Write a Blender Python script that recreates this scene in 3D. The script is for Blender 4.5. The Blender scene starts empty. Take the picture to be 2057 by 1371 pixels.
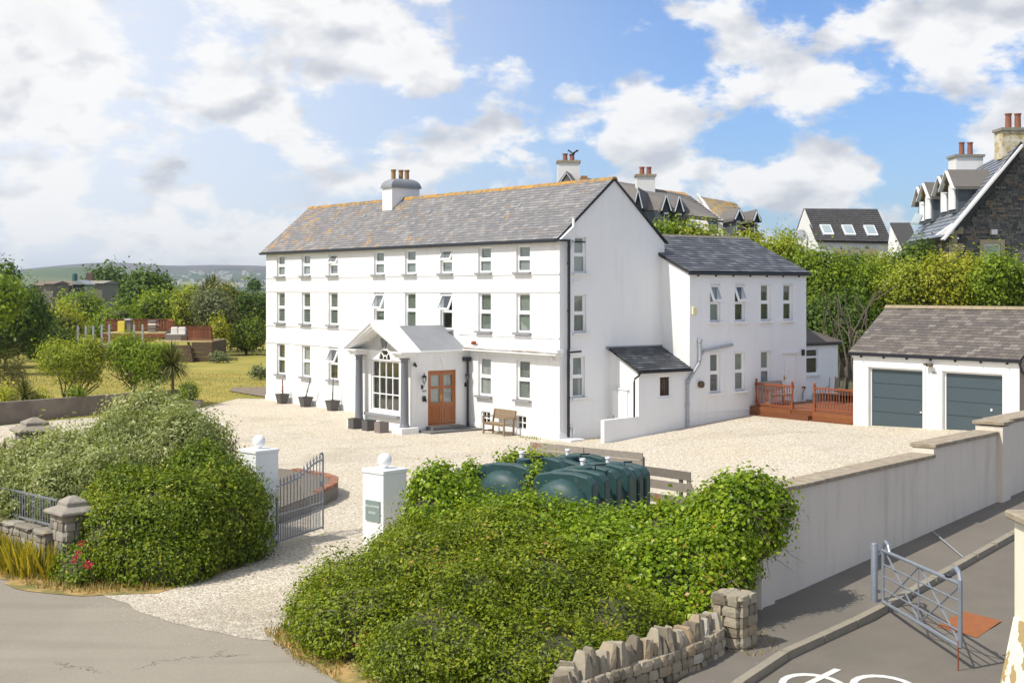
import bpy, bmesh, math, random
import numpy as np
from mathutils import Vector, Matrix
rnd = random.Random(7)
nr = np.random.default_rng(11)
scene = bpy.context.scene
COL = scene.collection
R = math.radians
# ---------------------------------------------------------------- camera
F_PX, CX, YH, CAMH = 2690.0, 1028.5, 581.0, 5.4      # photo 2057 x 1371
cam_d = bpy.data.cameras.new('camera'); cam = bpy.data.objects.new('camera', cam_d); COL.objects.link(cam)
cam.location = (0, 0, CAMH); cam.rotation_euler = (R(90), 0, 0)
cam_d.sensor_width = 36; cam_d.lens = 36*F_PX/2057
cam_d.shift_x = 0.0; cam_d.shift_y = -(685.5-YH)/2057
cam_d.clip_start = .5; cam_d.clip_end = 30000
scene.camera = cam
vs = scene.view_settings
vs.view_transform = 'Standard'; vs.look = 'None'; vs.exposure = 0.12; vs.gamma = 1.0; vs.use_curve_mapping = False
# ---------------------------------------------------------------- sun
SUN_AZ = R(29.0); SUN_EL = R(52.0)                    # travel direction of the light on the ground, height
sun_d = bpy.data.lights.new('sun', 'SUN'); sun_d.energy = 4.4; sun_d.angle = R(.53); sun_d.color = (1.0, .955, .88)
sun = bpy.data.objects.new('sun', sun_d); COL.objects.link(sun)
trav = Vector((math.cos(SUN_AZ)*math.cos(SUN_EL), math.sin(SUN_AZ)*math.cos(SUN_EL), -math.sin(SUN_EL)))
sun.rotation_euler = trav.to_track_quat('-Z', 'Y').to_euler(); sun.location = (-30, -10, 60)
# ---------------------------------------------------------------- node helper
class NT:
    def __init__(s, nt): s.nt = nt; s.n = nt.nodes; s.l = nt.links
    def add(s, t, **k):
        n = s.n.new(t)
        for a, v in k.items():
            if a == 'ins':
                for kk, vv in v.items():
                    if hasattr(vv, 'is_linked') or hasattr(vv, 'links'): s.l.new(vv, n.inputs[kk])
                    else: n.inputs[kk].default_value = vv
            else: setattr(n, a, v)
        return n
    def math(s, op, a, b=None, c=None, clamp=False):
        n = s.n.new('ShaderNodeMath'); n.operation = op; n.use_clamp = clamp
        for i, v in enumerate((a, b, c)):
            if v is None: continue
            if isinstance(v, (int, float)): n.inputs[i].default_value = v
            else: s.l.new(v, n.inputs[i])
        return n.outputs[0]
    def mix(s, f, a, b, mode='MIX'):
        n = s.n.new('ShaderNodeMix'); n.data_type = 'RGBA'; n.blend_type = mode
        for i, v in ((0, f), (6, a), (7, b)):
            if isinstance(v, (int, float)): n.inputs[i].default_value = v
            elif isinstance(v, tuple): n.inputs[i].default_value = (*v[:3], 1)
            else: s.l.new(v, n.inputs[i])
        return n.outputs[2]
    def ramp(s, f, stops):
        n = s.n.new('ShaderNodeValToRGB'); e = n.color_ramp.elements
        while len(e) < len(stops): e.new(.5)
        for q, (p, c) in zip(e, stops): q.position = p; q.color = (*c, 1) if len(c) == 3 else c
        s.l.new(f, n.inputs[0]); return n.outputs[0]
    def sm(s, v, a, b):
        n = s.n.new('ShaderNodeMapRange'); n.interpolation_type = 'SMOOTHSTEP'
        s.l.new(v, n.inputs[0]); n.inputs[1].default_value = a; n.inputs[2].default_value = b
        return n.outputs[0]
    def noise(s, vec, scale, detail=4, rough=.55, out=0, dist=0):
        n = s.n.new('ShaderNodeTexNoise'); n.inputs['Scale'].default_value = scale; n.inputs['Detail'].default_value = detail
        n.inputs['Roughness'].default_value = rough; n.inputs['Distortion'].default_value = dist
        if vec is not None: s.l.new(vec, n.inputs['Vector'])
        return n.outputs[out]
# ---------------------------------------------------------------- world: Nishita sky with broken cumulus
world = bpy.data.worlds.new('World'); scene.world = world; world.use_nodes = True
T = NT(world.node_tree); T.n.clear()
outw = T.add('ShaderNodeOutputWorld'); bg = T.add('ShaderNodeBackground'); bg.inputs[1].default_value = .10
T.l.new(bg.outputs[0], outw.inputs[0])
sky = T.add('ShaderNodeTexSky', sky_type='NISHITA'); sky.sun_disc = False
sky.sun_elevation = SUN_EL; sky.sun_rotation = math.atan2(-trav.x, -trav.y)
sky.altitude = 20; sky.air_density = 1.0; sky.dust_density = 1.0; sky.ozone_density = 1.6
tc = T.add('ShaderNodeTexCoord'); gen = tc.outputs['Generated']
sep = T.add('ShaderNodeSeparateXYZ'); T.l.new(gen, sep.inputs[0])
az = T.math('ARCTAN2', sep.outputs[0], sep.outputs[1]); el = T.math('ARCSINE', sep.outputs[2])
mp = T.add('ShaderNodeMapping'); mp.inputs['Scale'].default_value = (1, 1, 1.75); T.l.new(gen, mp.inputs[0])
mp2 = T.add('ShaderNodeMapping'); mp2.inputs['Scale'].default_value = (1, 1, 1.75); mp2.inputs['Location'].default_value = (-.010, 0, .022); T.l.new(gen, mp2.inputs[0])
def fb(v):
    a = T.noise(v, 5.5, 3, .5, dist=.2); b = T.noise(v, 15, 10, .58, dist=.15); c = T.noise(v, 46, 6, .6)
    return T.math('ADD', T.math('ADD', T.math('MULTIPLY', a, .40), T.math('MULTIPLY', b, .48)), T.math('MULTIPLY', c, .12))
n0 = fb(mp.outputs[0]); n1 = fb(mp2.outputs[0])
BL = [(40,230,150,70,.10),(110,90,120,90,.09),(20,60,110,90,.10),(660,50,170,60,.10),(760,110,110,60,.09),(860,170,70,70,.07),(480,130,90,40,.06),(440,215,100,45,.09),(565,265,50,45,.10),(320,370,100,65,.10),
      (40,440,110,50,.08),(970,290,130,70,.12),(700,370,150,50,.10),(430,480,110,28,.09),(1030,130,55,60,.10),(1140,190,60,45,.05),(1290,230,100,90,.12),(1390,60,90,50,.08),
      (1500,90,90,90,.10),(1640,170,150,70,.12),(1850,60,190,60,.11),(1990,270,90,90,.12),(1660,350,110,75,.13),(1740,450,80,40,.08),(1490,370,60,50,.06),(1900,140,110,50,.08),
      (330,90,80,90,-.12),(1120,60,110,70,-.14),(960,60,70,70,-.10),(1240,110,70,60,-.10),(1840,310,70,70,-.16),(1540,270,80,60,-.10),(1180,330,60,40,-.06),(690,225,110,40,-.10),(210,320,60,60,-.06),
      (1760,250,100,50,-.10),(930,210,40,50,-.08),(420,320,90,45,-.08),(560,380,80,50,-.06),(1960,200,80,30,-.05),(1440,300,70,60,-.05),(1680,40,90,40,-.08)]
acc = None
for (px, py, rx, ry, st) in BL:
    dx = T.math('MULTIPLY', T.math('SUBTRACT', az, math.atan((px-CX)/F_PX)), F_PX/rx)
    dy = T.math('MULTIPLY', T.math('SUBTRACT', el, (YH-py)/F_PX), F_PX/ry)
    q = T.math('ADD', T.math('MULTIPLY', dx, dx), T.math('MULTIPLY', dy, dy))
    g = T.math('MULTIPLY', T.math('POWER', 2.718, T.math('MULTIPLY', q, -1.0)), st)
    acc = g if acc is None else T.math('ADD', acc, g)
d0 = T.math('ADD', n0, acc)
hb = T.math('MULTIPLY', T.sm(el, .045, -.005), .13)          # haze bank along the horizon
d0 = T.math('ADD', d0, hb)
mask = T.sm(d0, .468, .548)
sn0 = T.noise(mp.outputs[0], 13, 4, .5, dist=.2); sn1 = T.noise(mp2.outputs[0], 13, 4, .5, dist=.2)
light = T.math('ADD', T.math('ADD', .76, T.math('MULTIPLY', T.sm(az, .08, -.34), .26)), T.math('MULTIPLY', T.math('SUBTRACT', sn0, sn1), 5.0), clamp=True)
thick = T.math('MULTIPLY', T.sm(d0, .56, .74), T.sm(T.noise(mp.outputs[0], 9, 3, .5), .44, .60))
light = T.math('SUBTRACT', light, T.math('MULTIPLY', thick, .30), clamp=True)
ccol = T.mix(light, (5.6, 5.85, 6.4), (9.3, 9.25, 9.2))
# clear air: Nishita, tinted to the deep blue of the photograph; white sun glare painted in towards the side the sun stands on
sun_glare = T.math('MULTIPLY', T.sm(az, .20, -.36), .84)
blue = T.mix(1.0, sky.outputs[0], (.86, 1.10, 1.52), 'MULTIPLY')
blue = T.mix(sun_glare, blue, (8.4, 8.8, 9.5))
mask = T.math('MULTIPLY', mask, .97)
T.l.new(T.mix(mask, blue, ccol), bg.inputs[0])

# ---------------------------------------------------------------- materials
MATS = {}
def mat(name, col=(.8,.8,.8), rough=.7, metal=0, spec=.5, var=.0, vs_=6., bump=0., bs=40., attr=None, col2=None, f=None, coat=0, streak=0):
    if name in MATS: return MATS[name]
    m = bpy.data.materials.new(name); m.use_nodes = True; t = NT(m.node_tree)
    b = t.n['Principled BSDF']; b.inputs['Roughness'].default_value = rough; b.inputs['Metallic'].default_value = metal
    b.inputs['Specular IOR Level'].default_value = spec; b.inputs['Coat Weight'].default_value = coat
    pos = t.add('ShaderNodeNewGeometry').outputs['Position']
    c = None
    if attr:
        at = t.add('ShaderNodeAttribute', attribute_name='rnd').outputs['Fac']
        c = t.ramp(at, attr)
    if var or col2:
        n = t.noise(pos, vs_, 6, .6)
        base = c if c is not None else tuple(col)
        sec = col2 if col2 else tuple(x*(1-var*2) for x in col)
        fac = t.sm(n, .38, .66) if col2 else n
        if c is not None and not col2:
            c = t.mix(n, c, t.mix(1., c, (1-var*2,)*3, 'MULTIPLY'))
        else: c = t.mix(fac, base, sec)
    if streak:
        mpp = t.add('ShaderNodeMapping'); mpp.inputs['Scale'].default_value = (2.2, 2.2, .28); t.l.new(pos, mpp.inputs[0])
        s_ = t.sm(t.noise(mpp.outputs[0], 1.6, 7, .62), .46, .8)
        s_ = t.math('MULTIPLY', s_, streak)
        c = t.mix(s_, c if c is not None else tuple(col), (.34, .31, .25))
    if f: c = f(t, pos, c if c is not None else tuple(col), b)
    if c is None: b.inputs['Base Color'].default_value = (*col, 1)
    elif isinstance(c, tuple): b.inputs['Base Color'].default_value = (*c, 1)
    else: t.l.new(c, b.inputs['Base Color'])
    if bump:
        bn = t.noise(pos, bs, 5, .65)
        bp = t.add('ShaderNodeBump'); bp.inputs['Strength'].default_value = bump; bp.inputs['Distance'].default_value = .02
        t.l.new(bn, bp.inputs['Height']); t.l.new(bp.outputs[0], b.inputs['Normal'])
    MATS[name] = m; return m

def leafmat(name, stops, gloss=.35, trans=.35, patch=.25):
    m = bpy.data.materials.new(name); m.use_nodes = True; t = NT(m.node_tree)
    b = t.n['Principled BSDF']; out = t.n['Material Output']
    at = t.add('ShaderNodeAttribute', attribute_name='rnd').outputs['Fac']
    pos = t.add('ShaderNodeNewGeometry').outputs['Position']
    n = t.noise(pos, 1.3, 3, .5)
    fac = t.math('ADD', at, t.math('MULTIPLY', t.math('SUBTRACT', n, .5), patch*2), clamp=True)
    c = t.ramp(fac, stops); t.l.new(c, b.inputs['Base Color'])
    b.inputs['Roughness'].default_value = gloss+.08; b.inputs['Specular IOR Level'].default_value = .24
    tr = t.add('ShaderNodeBsdfTranslucent'); t.l.new(t.mix(1., c, (1.45, 1.5, .5), 'MULTIPLY'), tr.inputs[0])
    mx = t.add('ShaderNodeMixShader'); mx.inputs[0].default_value = trans
    t.l.new(b.outputs[0], mx.inputs[1]); t.l.new(tr.outputs[0], mx.inputs[2]); t.l.new(mx.outputs[0], out.inputs[0])
    return m

def glassmat(name, tint=(.95,.97,.96), refl=.0):
    m = bpy.data.materials.new(name); m.use_nodes = True; t = NT(m.node_tree); t.n.clear()
    out = t.add('ShaderNodeOutputMaterial'); gl = t.add('ShaderNodeBsdfGlossy'); gl.inputs['Roughness'].default_value = .015
    gl.inputs['Color'].default_value = (1, 1, 1, 1)
    tp = t.add('ShaderNodeBsdfTransparent'); tp.inputs[0].default_value = (*tint, 1)
    fr = t.add('ShaderNodeFresnel'); fr.inputs[0].default_value = 1.55
    geo = t.add('ShaderNodeNewGeometry'); pos = geo.outputs['Position']
    f2 = t.math('ADD', t.math('MULTIPLY', fr.outputs[0], 1.5), .03+refl, clamp=True)
    f2 = t.math('MULTIPLY', f2, t.math('SUBTRACT', 1.0, geo.outputs['Backfacing']))
    bp = t.add('ShaderNodeBump'); bp.inputs['Strength'].default_value = .08; bp.inputs['Distance'].default_value = .02
    t.l.new(t.noise(pos, 3., 2), bp.inputs['Height']); t.l.new(bp.outputs[0], gl.inputs['Normal'])
    mx = t.add('ShaderNodeMixShader'); t.l.new(f2, mx.inputs[0]); t.l.new(tp.outputs[0], mx.inputs[1]); t.l.new(gl.outputs[0], mx.inputs[2])
    t.l.new(mx.outputs[0], out.inputs[0]); return m

# ---------------------------------------------------------------- object helpers
HR = math.atan2(-.7907, .6123)                       # house frame: +x to the right along the front, +y into the house
HM = Matrix.Translation((1.70, 47.86, 0)) @ Matrix.Rotation(HR, 4, 'Z')
OFF = {}
def prop(o, label=None, cat=None, group=None, kind=None):
    if label: o['label'] = label
    if cat: o['category'] = cat
    if group: o['group'] = group
    if kind: o['kind'] = kind
    return o
def thing(name, label, cat, base=(0,0,0), frame=None, group=None, rz=0):
    """Empty at the thing's base; part geometry is given in the frame's coordinates."""
    o = bpy.data.objects.new(name, None); COL.objects.link(o); o.empty_display_size = .2
    fm = frame if frame is not None else Matrix.Identity(4)
    o.matrix_world = fm @ Matrix.Translation(base) @ Matrix.Rotation(rz, 4, 'Z')
    OFF[o.name] = (Vector(base), rz)
    return prop(o, label, cat, group)
class MB:
    def __init__(s): s.v = []; s.f = []; s.r = []
    def add(s, vs_, fs, r=None):
        k = len(s.v); s.v += [tuple(p) for p in vs_]; s.f += [tuple(i+k for i in f) for f in fs]
        s.r += [r if r is not None else rnd.random()]*len(fs); return s
    def box(s, x0, x1, y0, y1, z0, z1, M=None, r=None, tap=0):
        vv = [Vector((x, y, z)) for z in (z0, z1) for x, y in ((x0,y0),(x1,y0),(x1,y1),(x0,y1))]
        if tap:
            cx, cy = (x0+x1)/2, (y0+y1)/2
            for q in vv[4:]: q.x = cx+(q.x-cx)*(1-tap); q.y = cy+(q.y-cy)*(1-tap)
        if M is not None: vv = [M @ q for q in vv]
        return s.add(vv, [(0,3,2,1),(4,5,6,7),(0,1,5,4),(1,2,6,5),(2,3,7,6),(3,0,4,7)], r)
    def bar(s, a, b, w, h=None, up=(0,0,1), r=None):
        a, b = Vector(a), Vector(b); h = h or w; d = (b-a); L = d.length
        if L < 1e-6: return s
        d /= L; u = Vector(up)
        if abs(d.dot(u)) > .98: u = Vector((1,0,0))
        sx = d.cross(u).normalized(); sz = sx.cross(d)
        M = Matrix((( *sx, 0), (*d, 0), (*sz, 0), (0,0,0,1))).transposed(); M.translation = a
        return s.box(-w/2, w/2, 0, L, -h/2, h/2, M, r)
    def tube(s, pts, rad, n=8, r=None, caps=True):
        pts = [Vector(p) for p in pts]; rad = rad if isinstance(rad, (list, tuple)) else [rad]*len(pts)
        rings = []; k = []
        for i, p in enumerate(pts):
            d = (pts[min(i+1, len(pts)-1)]-pts[max(i-1, 0)]).normalized()
            u = Vector((0,0,1)) if abs(d.z) < .95 else Vector((1,0,0))
            a = d.cross(u).normalized(); b = a.cross(d)
            rings += [p+(a*math.cos(2*math.pi*j/n)+b*math.sin(2*math.pi*j/n))*rad[i] for j in range(n)]
        fs = [(i*n+j, i*n+(j+1)%n, (i+1)*n+(j+1)%n, (i+1)*n+j) for i in range(len(pts)-1) for j in range(n)]
        if caps: fs += [tuple(range(n-1, -1, -1)), tuple((len(pts)-1)*n+j for j in range(n))]
        return s.add(rings, fs, r)
    def lathe(s, prof, c=(0,0,0), n=16, r=None):
        c = Vector(c); vv = [c+Vector((q*math.cos(2*math.pi*j/n), q*math.sin(2*math.pi*j/n), z)) for q, z in prof for j in range(n)]
        fs = [(i*n+j, i*n+(j+1)%n, (i+1)*n+(j+1)%n, (i+1)*n+j) for i in range(len(prof)-1) for j in range(n)]
        fs += [tuple(range(n-1, -1, -1)), tuple((len(prof)-1)*n+j for j in range(n))]
        return s.add(vv, fs, r)
    def prism(s, poly, d, r=None):
        """poly: 3D points of one face; d: extrusion vector."""
        n = len(poly); d = Vector(d); a = [Vector(p) for p in poly]; b = [p+d for p in a]
        return s.add(a+b, [tuple(range(n-1, -1, -1)), tuple(range(n, 2*n))]+[(i, (i+1)%n, n+(i+1)%n, n+i) for i in range(n)], r)
    def build(s, name, m, parent=None, label=None, cat=None, group=None, kind=None, smooth=False, bevel=0, frame=None, sub=False):
        me = bpy.data.meshes.new(name)
        off, rz = Vector((0,0,0)), 0
        if parent is not None and not sub:
            q = parent
            while q.parent is not None: q = q.parent
            off, rz = OFF.get(q.name, (off, 0))
            p = parent
            while p.parent is not None:
                off = off+p.location if not rz else off; p = p.parent
        Mi = (Matrix.Translation(off) @ Matrix.Rotation(rz, 4, 'Z')).inverted()
        if frame is not None: Mi = Mi @ frame
        me.from_pydata([Mi @ Vector(p) for p in s.v], [], s.f); me.update()
        bm = bmesh.new(); bm.from_mesh(me); bmesh.ops.recalc_face_normals(bm, faces=bm.faces)
        if bevel: bmesh.ops.bevel(bm, geom=bm.edges[:], offset=bevel, segments=1, affect='EDGES')
        bm.to_mesh(me); bm.free()
        if not bevel and len(s.r) == len(me.polygons):
            at = me.attributes.new('rnd', 'FLOAT', 'FACE'); at.data.foreach_set('value', s.r)
        else:
            at = me.attributes.new('rnd', 'FLOAT', 'FACE'); at.data.foreach_set('value', [rnd.random()]*len(me.polygons))
        if smooth:
            me.shade_smooth()
            if hasattr(me, 'set_sharp_from_angle'): me.set_sharp_from_angle(angle=R(40))
        me.materials.append(m)
        o = bpy.data.objects.new(name, me); COL.objects.link(o)
        if parent is not None: o.parent = parent
        return prop(o, label, cat, group, kind)
def B(x0, x1, y0, y1, z0, z1, M=None): return MB().box(x0, x1, y0, y1, z0, z1, M)
def copy_tree(o, parent=None):
    c = o.copy(); COL.objects.link(c)
    if parent is not None: c.parent = parent
    for ch in o.children: copy_tree(ch, c)
    return c
def W(px, py, d):                                    # a point of the place seen at photo pixel (px,py), d metres ahead
    return Vector(((px-CX)/F_PX*d, d, CAMH+(YH-py)/F_PX*d))
def lerp(a, b, t): return a+(b-a)*t
def interp(x, pts):
    if x <= pts[0][0]: return pts[0][1]
    for (a, b), (c, d) in zip(pts, pts[1:]):
        if x <= c: return b+(d-b)*(x-a)/(c-a)
    return pts[-1][1]
GP = [(3.5,0),(6.5,.31),(9.2,.57),(12.2,.58),(13.9,.68),(15.8,.8),(30,1.3)]

def G(x): return interp(x, GP)
# ---------------------------------------------------------------- wall with real openings
def wall(parent, name, m, O, X, Wd, z0, z1, holes, depth=.16, top=None, label=None, th=.3, sub=False):
    """vertical wall from O along unit X (house coords), outward normal = X rotated -90 deg; holes (x0,x1,z0,z1); top(x)->z for gables"""
    X = Vector(X); N = Vector((X.y, -X.x, 0)); O = Vector(O)
    mb = MB()
    xs = sorted({0, Wd, *[h[0] for h in holes], *[h[1] for h in holes]}); zs = sorted({z0, z1, *[h[2] for h in holes], *[h[3] for h in holes]})
    P = lambda x, z, y=0: O+X*x-N*y+Vector((0, 0, z))
    zs = [z for z in zs if z <= z1+1e-6] if top else zs
    for xa, xb in zip(xs, xs[1:]):
        for za, zb in zip(zs, zs[1:]):
            cx, cz = (xa+xb)/2, (za+zb)/2
            if any(h[0] < cx < h[1] and h[2] < cz < h[3] for h in holes): continue
            mb.add([P(xa,za), P(xb,za), P(xb,zb), P(xa,zb)], [(0,1,2,3)], .5)
    for h in holes:
        a, b, c, d = h[:4]
        for q in ([(a,c),(b,c)],[(b,c),(b,d)],[(b,d),(a,d)],[(a,d),(a,c)]):
            (xa,za),(xb,zb) = q
            mb.add([P(xa,za), P(xb,zb), P(xb,zb,depth), P(xa,za,depth)], [(3,2,1,0)], .5)
    if top:
        line = [(0, z1)]+list(top)+[(Wd, z1)]
        ex = sorted({x for x, _ in line} | {h[0] for h in holes if h[3] > z1} | {h[1] for h in holes if h[3] > z1})
        for xa, xb in zip(ex, ex[1:]):
            lo = z1
            for h in holes:
                if h[0] < (xa+xb)/2 < h[1] and h[3] > z1: lo = h[3]
            za, zb = interp(xa, line), interp(xb, line)
            q = [P(xa,lo), P(xb,lo)]+([P(xb,zb)] if zb > lo+1e-4 else [])+([P(xa,za)] if za > lo+1e-4 else [])
            if len(q) > 2: mb.add(q, [tuple(range(len(q)))], .5)
    me_o = mb.build(name, m, parent, label, sub=sub)
    return me_o
# ================================================================ materials
M_render = mat('white_render', (.81,.81,.80), .75, var=.05, vs_=.8, bump=.25, bs=26, streak=.17)
M_renderg = mat('white_render_gable', (.84,.85,.86), .75, var=.05, vs_=.5, bump=.3, bs=22, streak=.10)
M_upvc = mat('white_upvc', (.84,.84,.84), .3, spec=.5)
M_trim = mat('white_trim', (.8,.8,.79), .55, var=.06, vs_=3)
M_grey = mat('grey_paint', (.17,.18,.20), .55, var=.1, vs_=5)
M_greysill = mat('grey_sill', (.30,.30,.31), .7, var=.12, vs_=8)
M_black = mat('black_plastic', (.012,.013,.02), .35)
M_lead = mat('lead_sheet', (.27,.28,.30), .55, var=.15, vs_=2.5, bump=.1, bs=8)
M_int = mat('unlit_room_dark', (.10,.095,.085), .9)  # dark colour standing in for unlit rooms behind the glass
M_blind = mat('blind_fabric', (.25,.28,.25), .9, var=.12, vs_=9)
M_curt = mat('curtain_fabric', (.19,.19,.12), .9, var=.25, vs_=14)
M_netc = mat('net_curtain', (.36,.38,.37), .9, var=.1, vs_=9)
M_wood = mat('stained_wood', (.38,.115,.02), .32, var=.15, vs_=6, coat=.3)
M_brass = mat('brass', (.6,.38,.1), .25, metal=1)
M_glass = glassmat('window_glass'); M_glassb = glassmat('tilted_glass', refl=.03)
def lichen(t, pos, c, b):
    n = t.noise(pos, 1.7, 8, .7); n2 = t.noise(pos, 9, 5, .6)
    s = t.add('ShaderNodeSeparateXYZ'); t.l.new(pos, s.inputs[0])
    bias = t.math('MULTIPLY', t.math('ADD', s.outputs[0], 3.0), -.0055)      # more lichen on the old left half
    f = t.sm(t.math('ADD', t.math('ADD', t.math('MULTIPLY', n, .62), t.math('MULTIPLY', n2, .38)), bias), .562, .63)
    c = t.mix(t.math('MULTIPLY', f, .8), c, (.52, .27, .03))
    g = t.sm(t.noise(pos, 14, 4, .6), .56, .74)
    c = t.mix(t.math('MULTIPLY', g, .45), c, (.52, .51, .46))
    return c
M_slate = mat('old_slate', (.2,.2,.22), .6, attr=[(0,(.155,.15,.155)),(.35,(.18,.174,.178)),(.7,(.205,.197,.197)),(1,(.27,.258,.25))], f=lichen, bump=.4, bs=18, spec=.4)
M_slateb = mat('blue_slate', (.1,.12,.15), .5, attr=[(0,(.06,.064,.072)),(.6,(.095,.10,.112)),(1,(.17,.175,.185))], bump=.3, bs=18, var=.1, vs_=2)
M_slatebk = mat('dark_slate', (.1,.12,.15), .45, attr=[(0,(.025,.03,.036)),(.6,(.05,.055,.065)),(1,(.11,.12,.13))], bump=.3, bs=18, var=.1, vs_=2)
def lich2(t, pos, c, b):
    f = t.sm(t.noise(pos, 3.5, 6, .7), .36, .62)
    c = t.mix(f, (.17,.15,.12), (.50,.25,.02)); return c
M_ridge = mat('lichen_ridge', (.5,.28,.04), .85, f=lich2, bump=.5, bs=20)
M_ridgeg = mat('grey_ridge', (.24,.22,.18), .85, var=.25, vs_=5, bump=.4, bs=20)
M_under = mat('roof_underlay', (.03,.03,.03), .9)
M_stone_d = mat('dark_step_stone', (.16,.16,.16), .6, var=.15, vs_=4)
M_pot = mat('clay_pot', (.40,.235,.09), .8, var=.3, vs_=7)
M_rust = mat('rust', (.25,.06,.02), .9)

# ================================================================ main house (house frame: front along -x .. 0, y into the house)
house = thing('house', 'long white three storey house with slate roof, columned porch and lower wing on its right', 'house', (-11,0,0), HM)
HL = 22.45; EZ = 7.16; HD = 5.2; RZ = 9.40; RY = 2.6
cols = [-20.95,-18.48,-15.98,-12.1,-9.67,-7.07,-4.5,-2.11]
W2 = .41
def mk_window(parent, loc, wd, h, sillm, open_=False, curtain='blind', rz=0, split=.5, sill_w=.1, side=False, lab=None):
    w = MB(); y0, y1 = .09, .15; f = .055
    w.box(-wd/2, -wd/2+f, y0, y1, 0, h); w.box(wd/2-f, wd/2, y0, y1, 0, h)
    w.box(-wd/2+f, wd/2-f, y0, y1, 0, f+.02); w.box(-wd/2+f, wd/2-f, y0, y1, h-f, h)
    zt = h*split
    w.box(-wd/2+f, wd/2-f, y0+.002, y1-.002, zt-.05, zt+.05)
    if not open_:
        for xx in (-1, 1): w.box(min(xx*(wd/2-f), xx*(wd/2-f-.035)), max(xx*(wd/2-f), xx*(wd/2-f-.035)), y0+.004, y1-.004, zt+.05, h-f)
        w.box(-wd/2+f+.035, wd/2-f-.035, y0+.004, y1-.004, zt+.05, zt+.085)
    o = w.build('window', M_upvc, None, lab, sub=True); o.parent = parent
    B(-wd/2+f, wd/2-f, .12, .126, f+.02, zt-.05).build('pane', M_glass, o, sub=True)
    if open_:
        s = MB(); g = f
        ang = R(24); zz = h-f
        Mx = Matrix.Translation((0, y0, zz)) @ Matrix.Rotation(-ang, 4, 'X')
        hh = -(h-f-zt-.05)-.05
        s.box(-wd/2+.01, -wd/2+.075, -.04, .02, hh, 0, Mx); s.box(wd/2-.075, wd/2-.01, -.04, .02, hh, 0, Mx)
        s.box(-wd/2+.075, wd/2-.075, -.038, .018, hh, hh+.07, Mx); s.box(-wd/2+.075, wd/2-.075, -.038, .018, -.065, 0, Mx)
        s.build('open_sash', M_upvc, o, sub=True)
        MB().box(-wd/2+.075, wd/2-.075, -.012, -.004, hh+.07, -.065, Mx).build('pane', M_glassb, o, sub=True)
    else:
        B(-wd/2+f+.035, wd/2-f-.035, .12, .126, zt+.085, h-f).build('pane', M_glass, o, sub=True)
    if sillm is not None:
        B(-wd/2-sill_w, wd/2+sill_w, -.14, .1, -.075, 0).build('sill', sillm, o, sub=True)
    # curtain or blind just behind the glass
    if curtain == 'blind':
        c = B(-wd/2+.06, wd/2-.06, .17, .18, .03, h-.04); c.build('blind', M_blind, o, sub=True)
    elif curtain == 'stripe':
        for k in range(int((h-.1)/.075)):
            pass
        c = MB()
        for k in range(int((h-.1)/.075)):
            c.box(-wd/2+.06, wd/2-.06, .17, .20, .05+k*.075, .05+k*.075+.05)
        c.build('slatted_blind', M_blind, o, sub=True)
    elif curtain == 'net':
        B(-wd/2+.06, wd/2-.06, .17, .18, .03, h-.04).build('net_curtain', M_netc, o, sub=True)
    elif curtain in ('sides', 'left'):
        c = MB()
        for sg in ((-1, 1) if curtain == 'sides' else (-1,)):
            for k in range(4):
                x = sg*(wd/2-.08-k*.06); c.box(x-.022, x+.022, .24+.02*(k % 2), .27+.02*(k % 2), .03, h-.04)
        c.build('curtain', M_curt, o, sub=True)
    o.location = loc; o.rotation_euler = (0, 0, rz)
    return o
hb = Vector((-11, 0, 0))
holes = []; wins = []
for i, c in enumerate(cols): holes.append((c-W2, c+W2, 6.04, 7.02)); wins.append((c, 6.04, .98, i in (2, 5)))
for i, c in enumerate(cols): holes.append((c-W2, c+W2, 3.80, 5.25)); wins.append((c, 3.80, 1.45, i in (3, 5)))
for i in (0,1,2,6,7): holes.append((cols[i]-W2, cols[i]+W2, 1.32, 2.78)); wins.append((cols[i], 1.32, 1.46, i == 2))
vents = [(-4.42-.28,-4.42+.28,.22,.72), (-2.2-.28,-2.2+.28,.22,.72)]
# front wall
wall(house, 'front_wall', M_render, (-HL,0,0), (1,0,0), HL, -.3, EZ, [(a+HL,b+HL,c,d) for a,b,c,d in holes+vents], .15)
proto = {}
curt_seq = ['blind','net','net','blind','blind','net','blind','blind','stripe','stripe','stripe','blind','stripe','none','stripe','blind','sides','net','sides','net','stripe']
for k, (c, z, h, op) in enumerate(wins):
    key = (round(h,2), op, curt_seq[k])
    if key not in proto:
        o = mk_window(house, (c+11, 0, z), .82, h, M_greysill, op, curt_seq[k], split=.5); proto[key] = o
        if op: o['label'] = 'window with its top sash tilted open'
    else:
        o = copy_tree(proto[key], house); o.location = (c+11, 0, z)
# string courses (thin raised bands), plinth
for zc, th in ((5.97,.03),(5.31,.03),(3.66,.03),(2.84,.03)):
    segs = [(-HL, 0)]
    if zc < 3.7 and zc > 3.0: segs = [(-HL, -8.9), (-6.2, 0)]
    if zc < 3.0: segs = [(-HL, -9.3), (-5.45, 0)]
    b = MB()
    for a, e in segs: b.box(a, e, -.028, 0, zc-.03, zc+.018)
    b.build('string_course', M_render, house)
b = MB(); b.box(-HL-.03, -8.9, -.035, -.001, -.3, .24); b.box(-5.46, vents[0][0], -.035, -.001, -.3, .24); b.box(vents[0][1], vents[1][0], -.035, -.001, -.3, .22)
b.box(vents[1][1], .035, -.035, -.001, -.3, .26); b.build('plinth', M_render, house)
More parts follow.
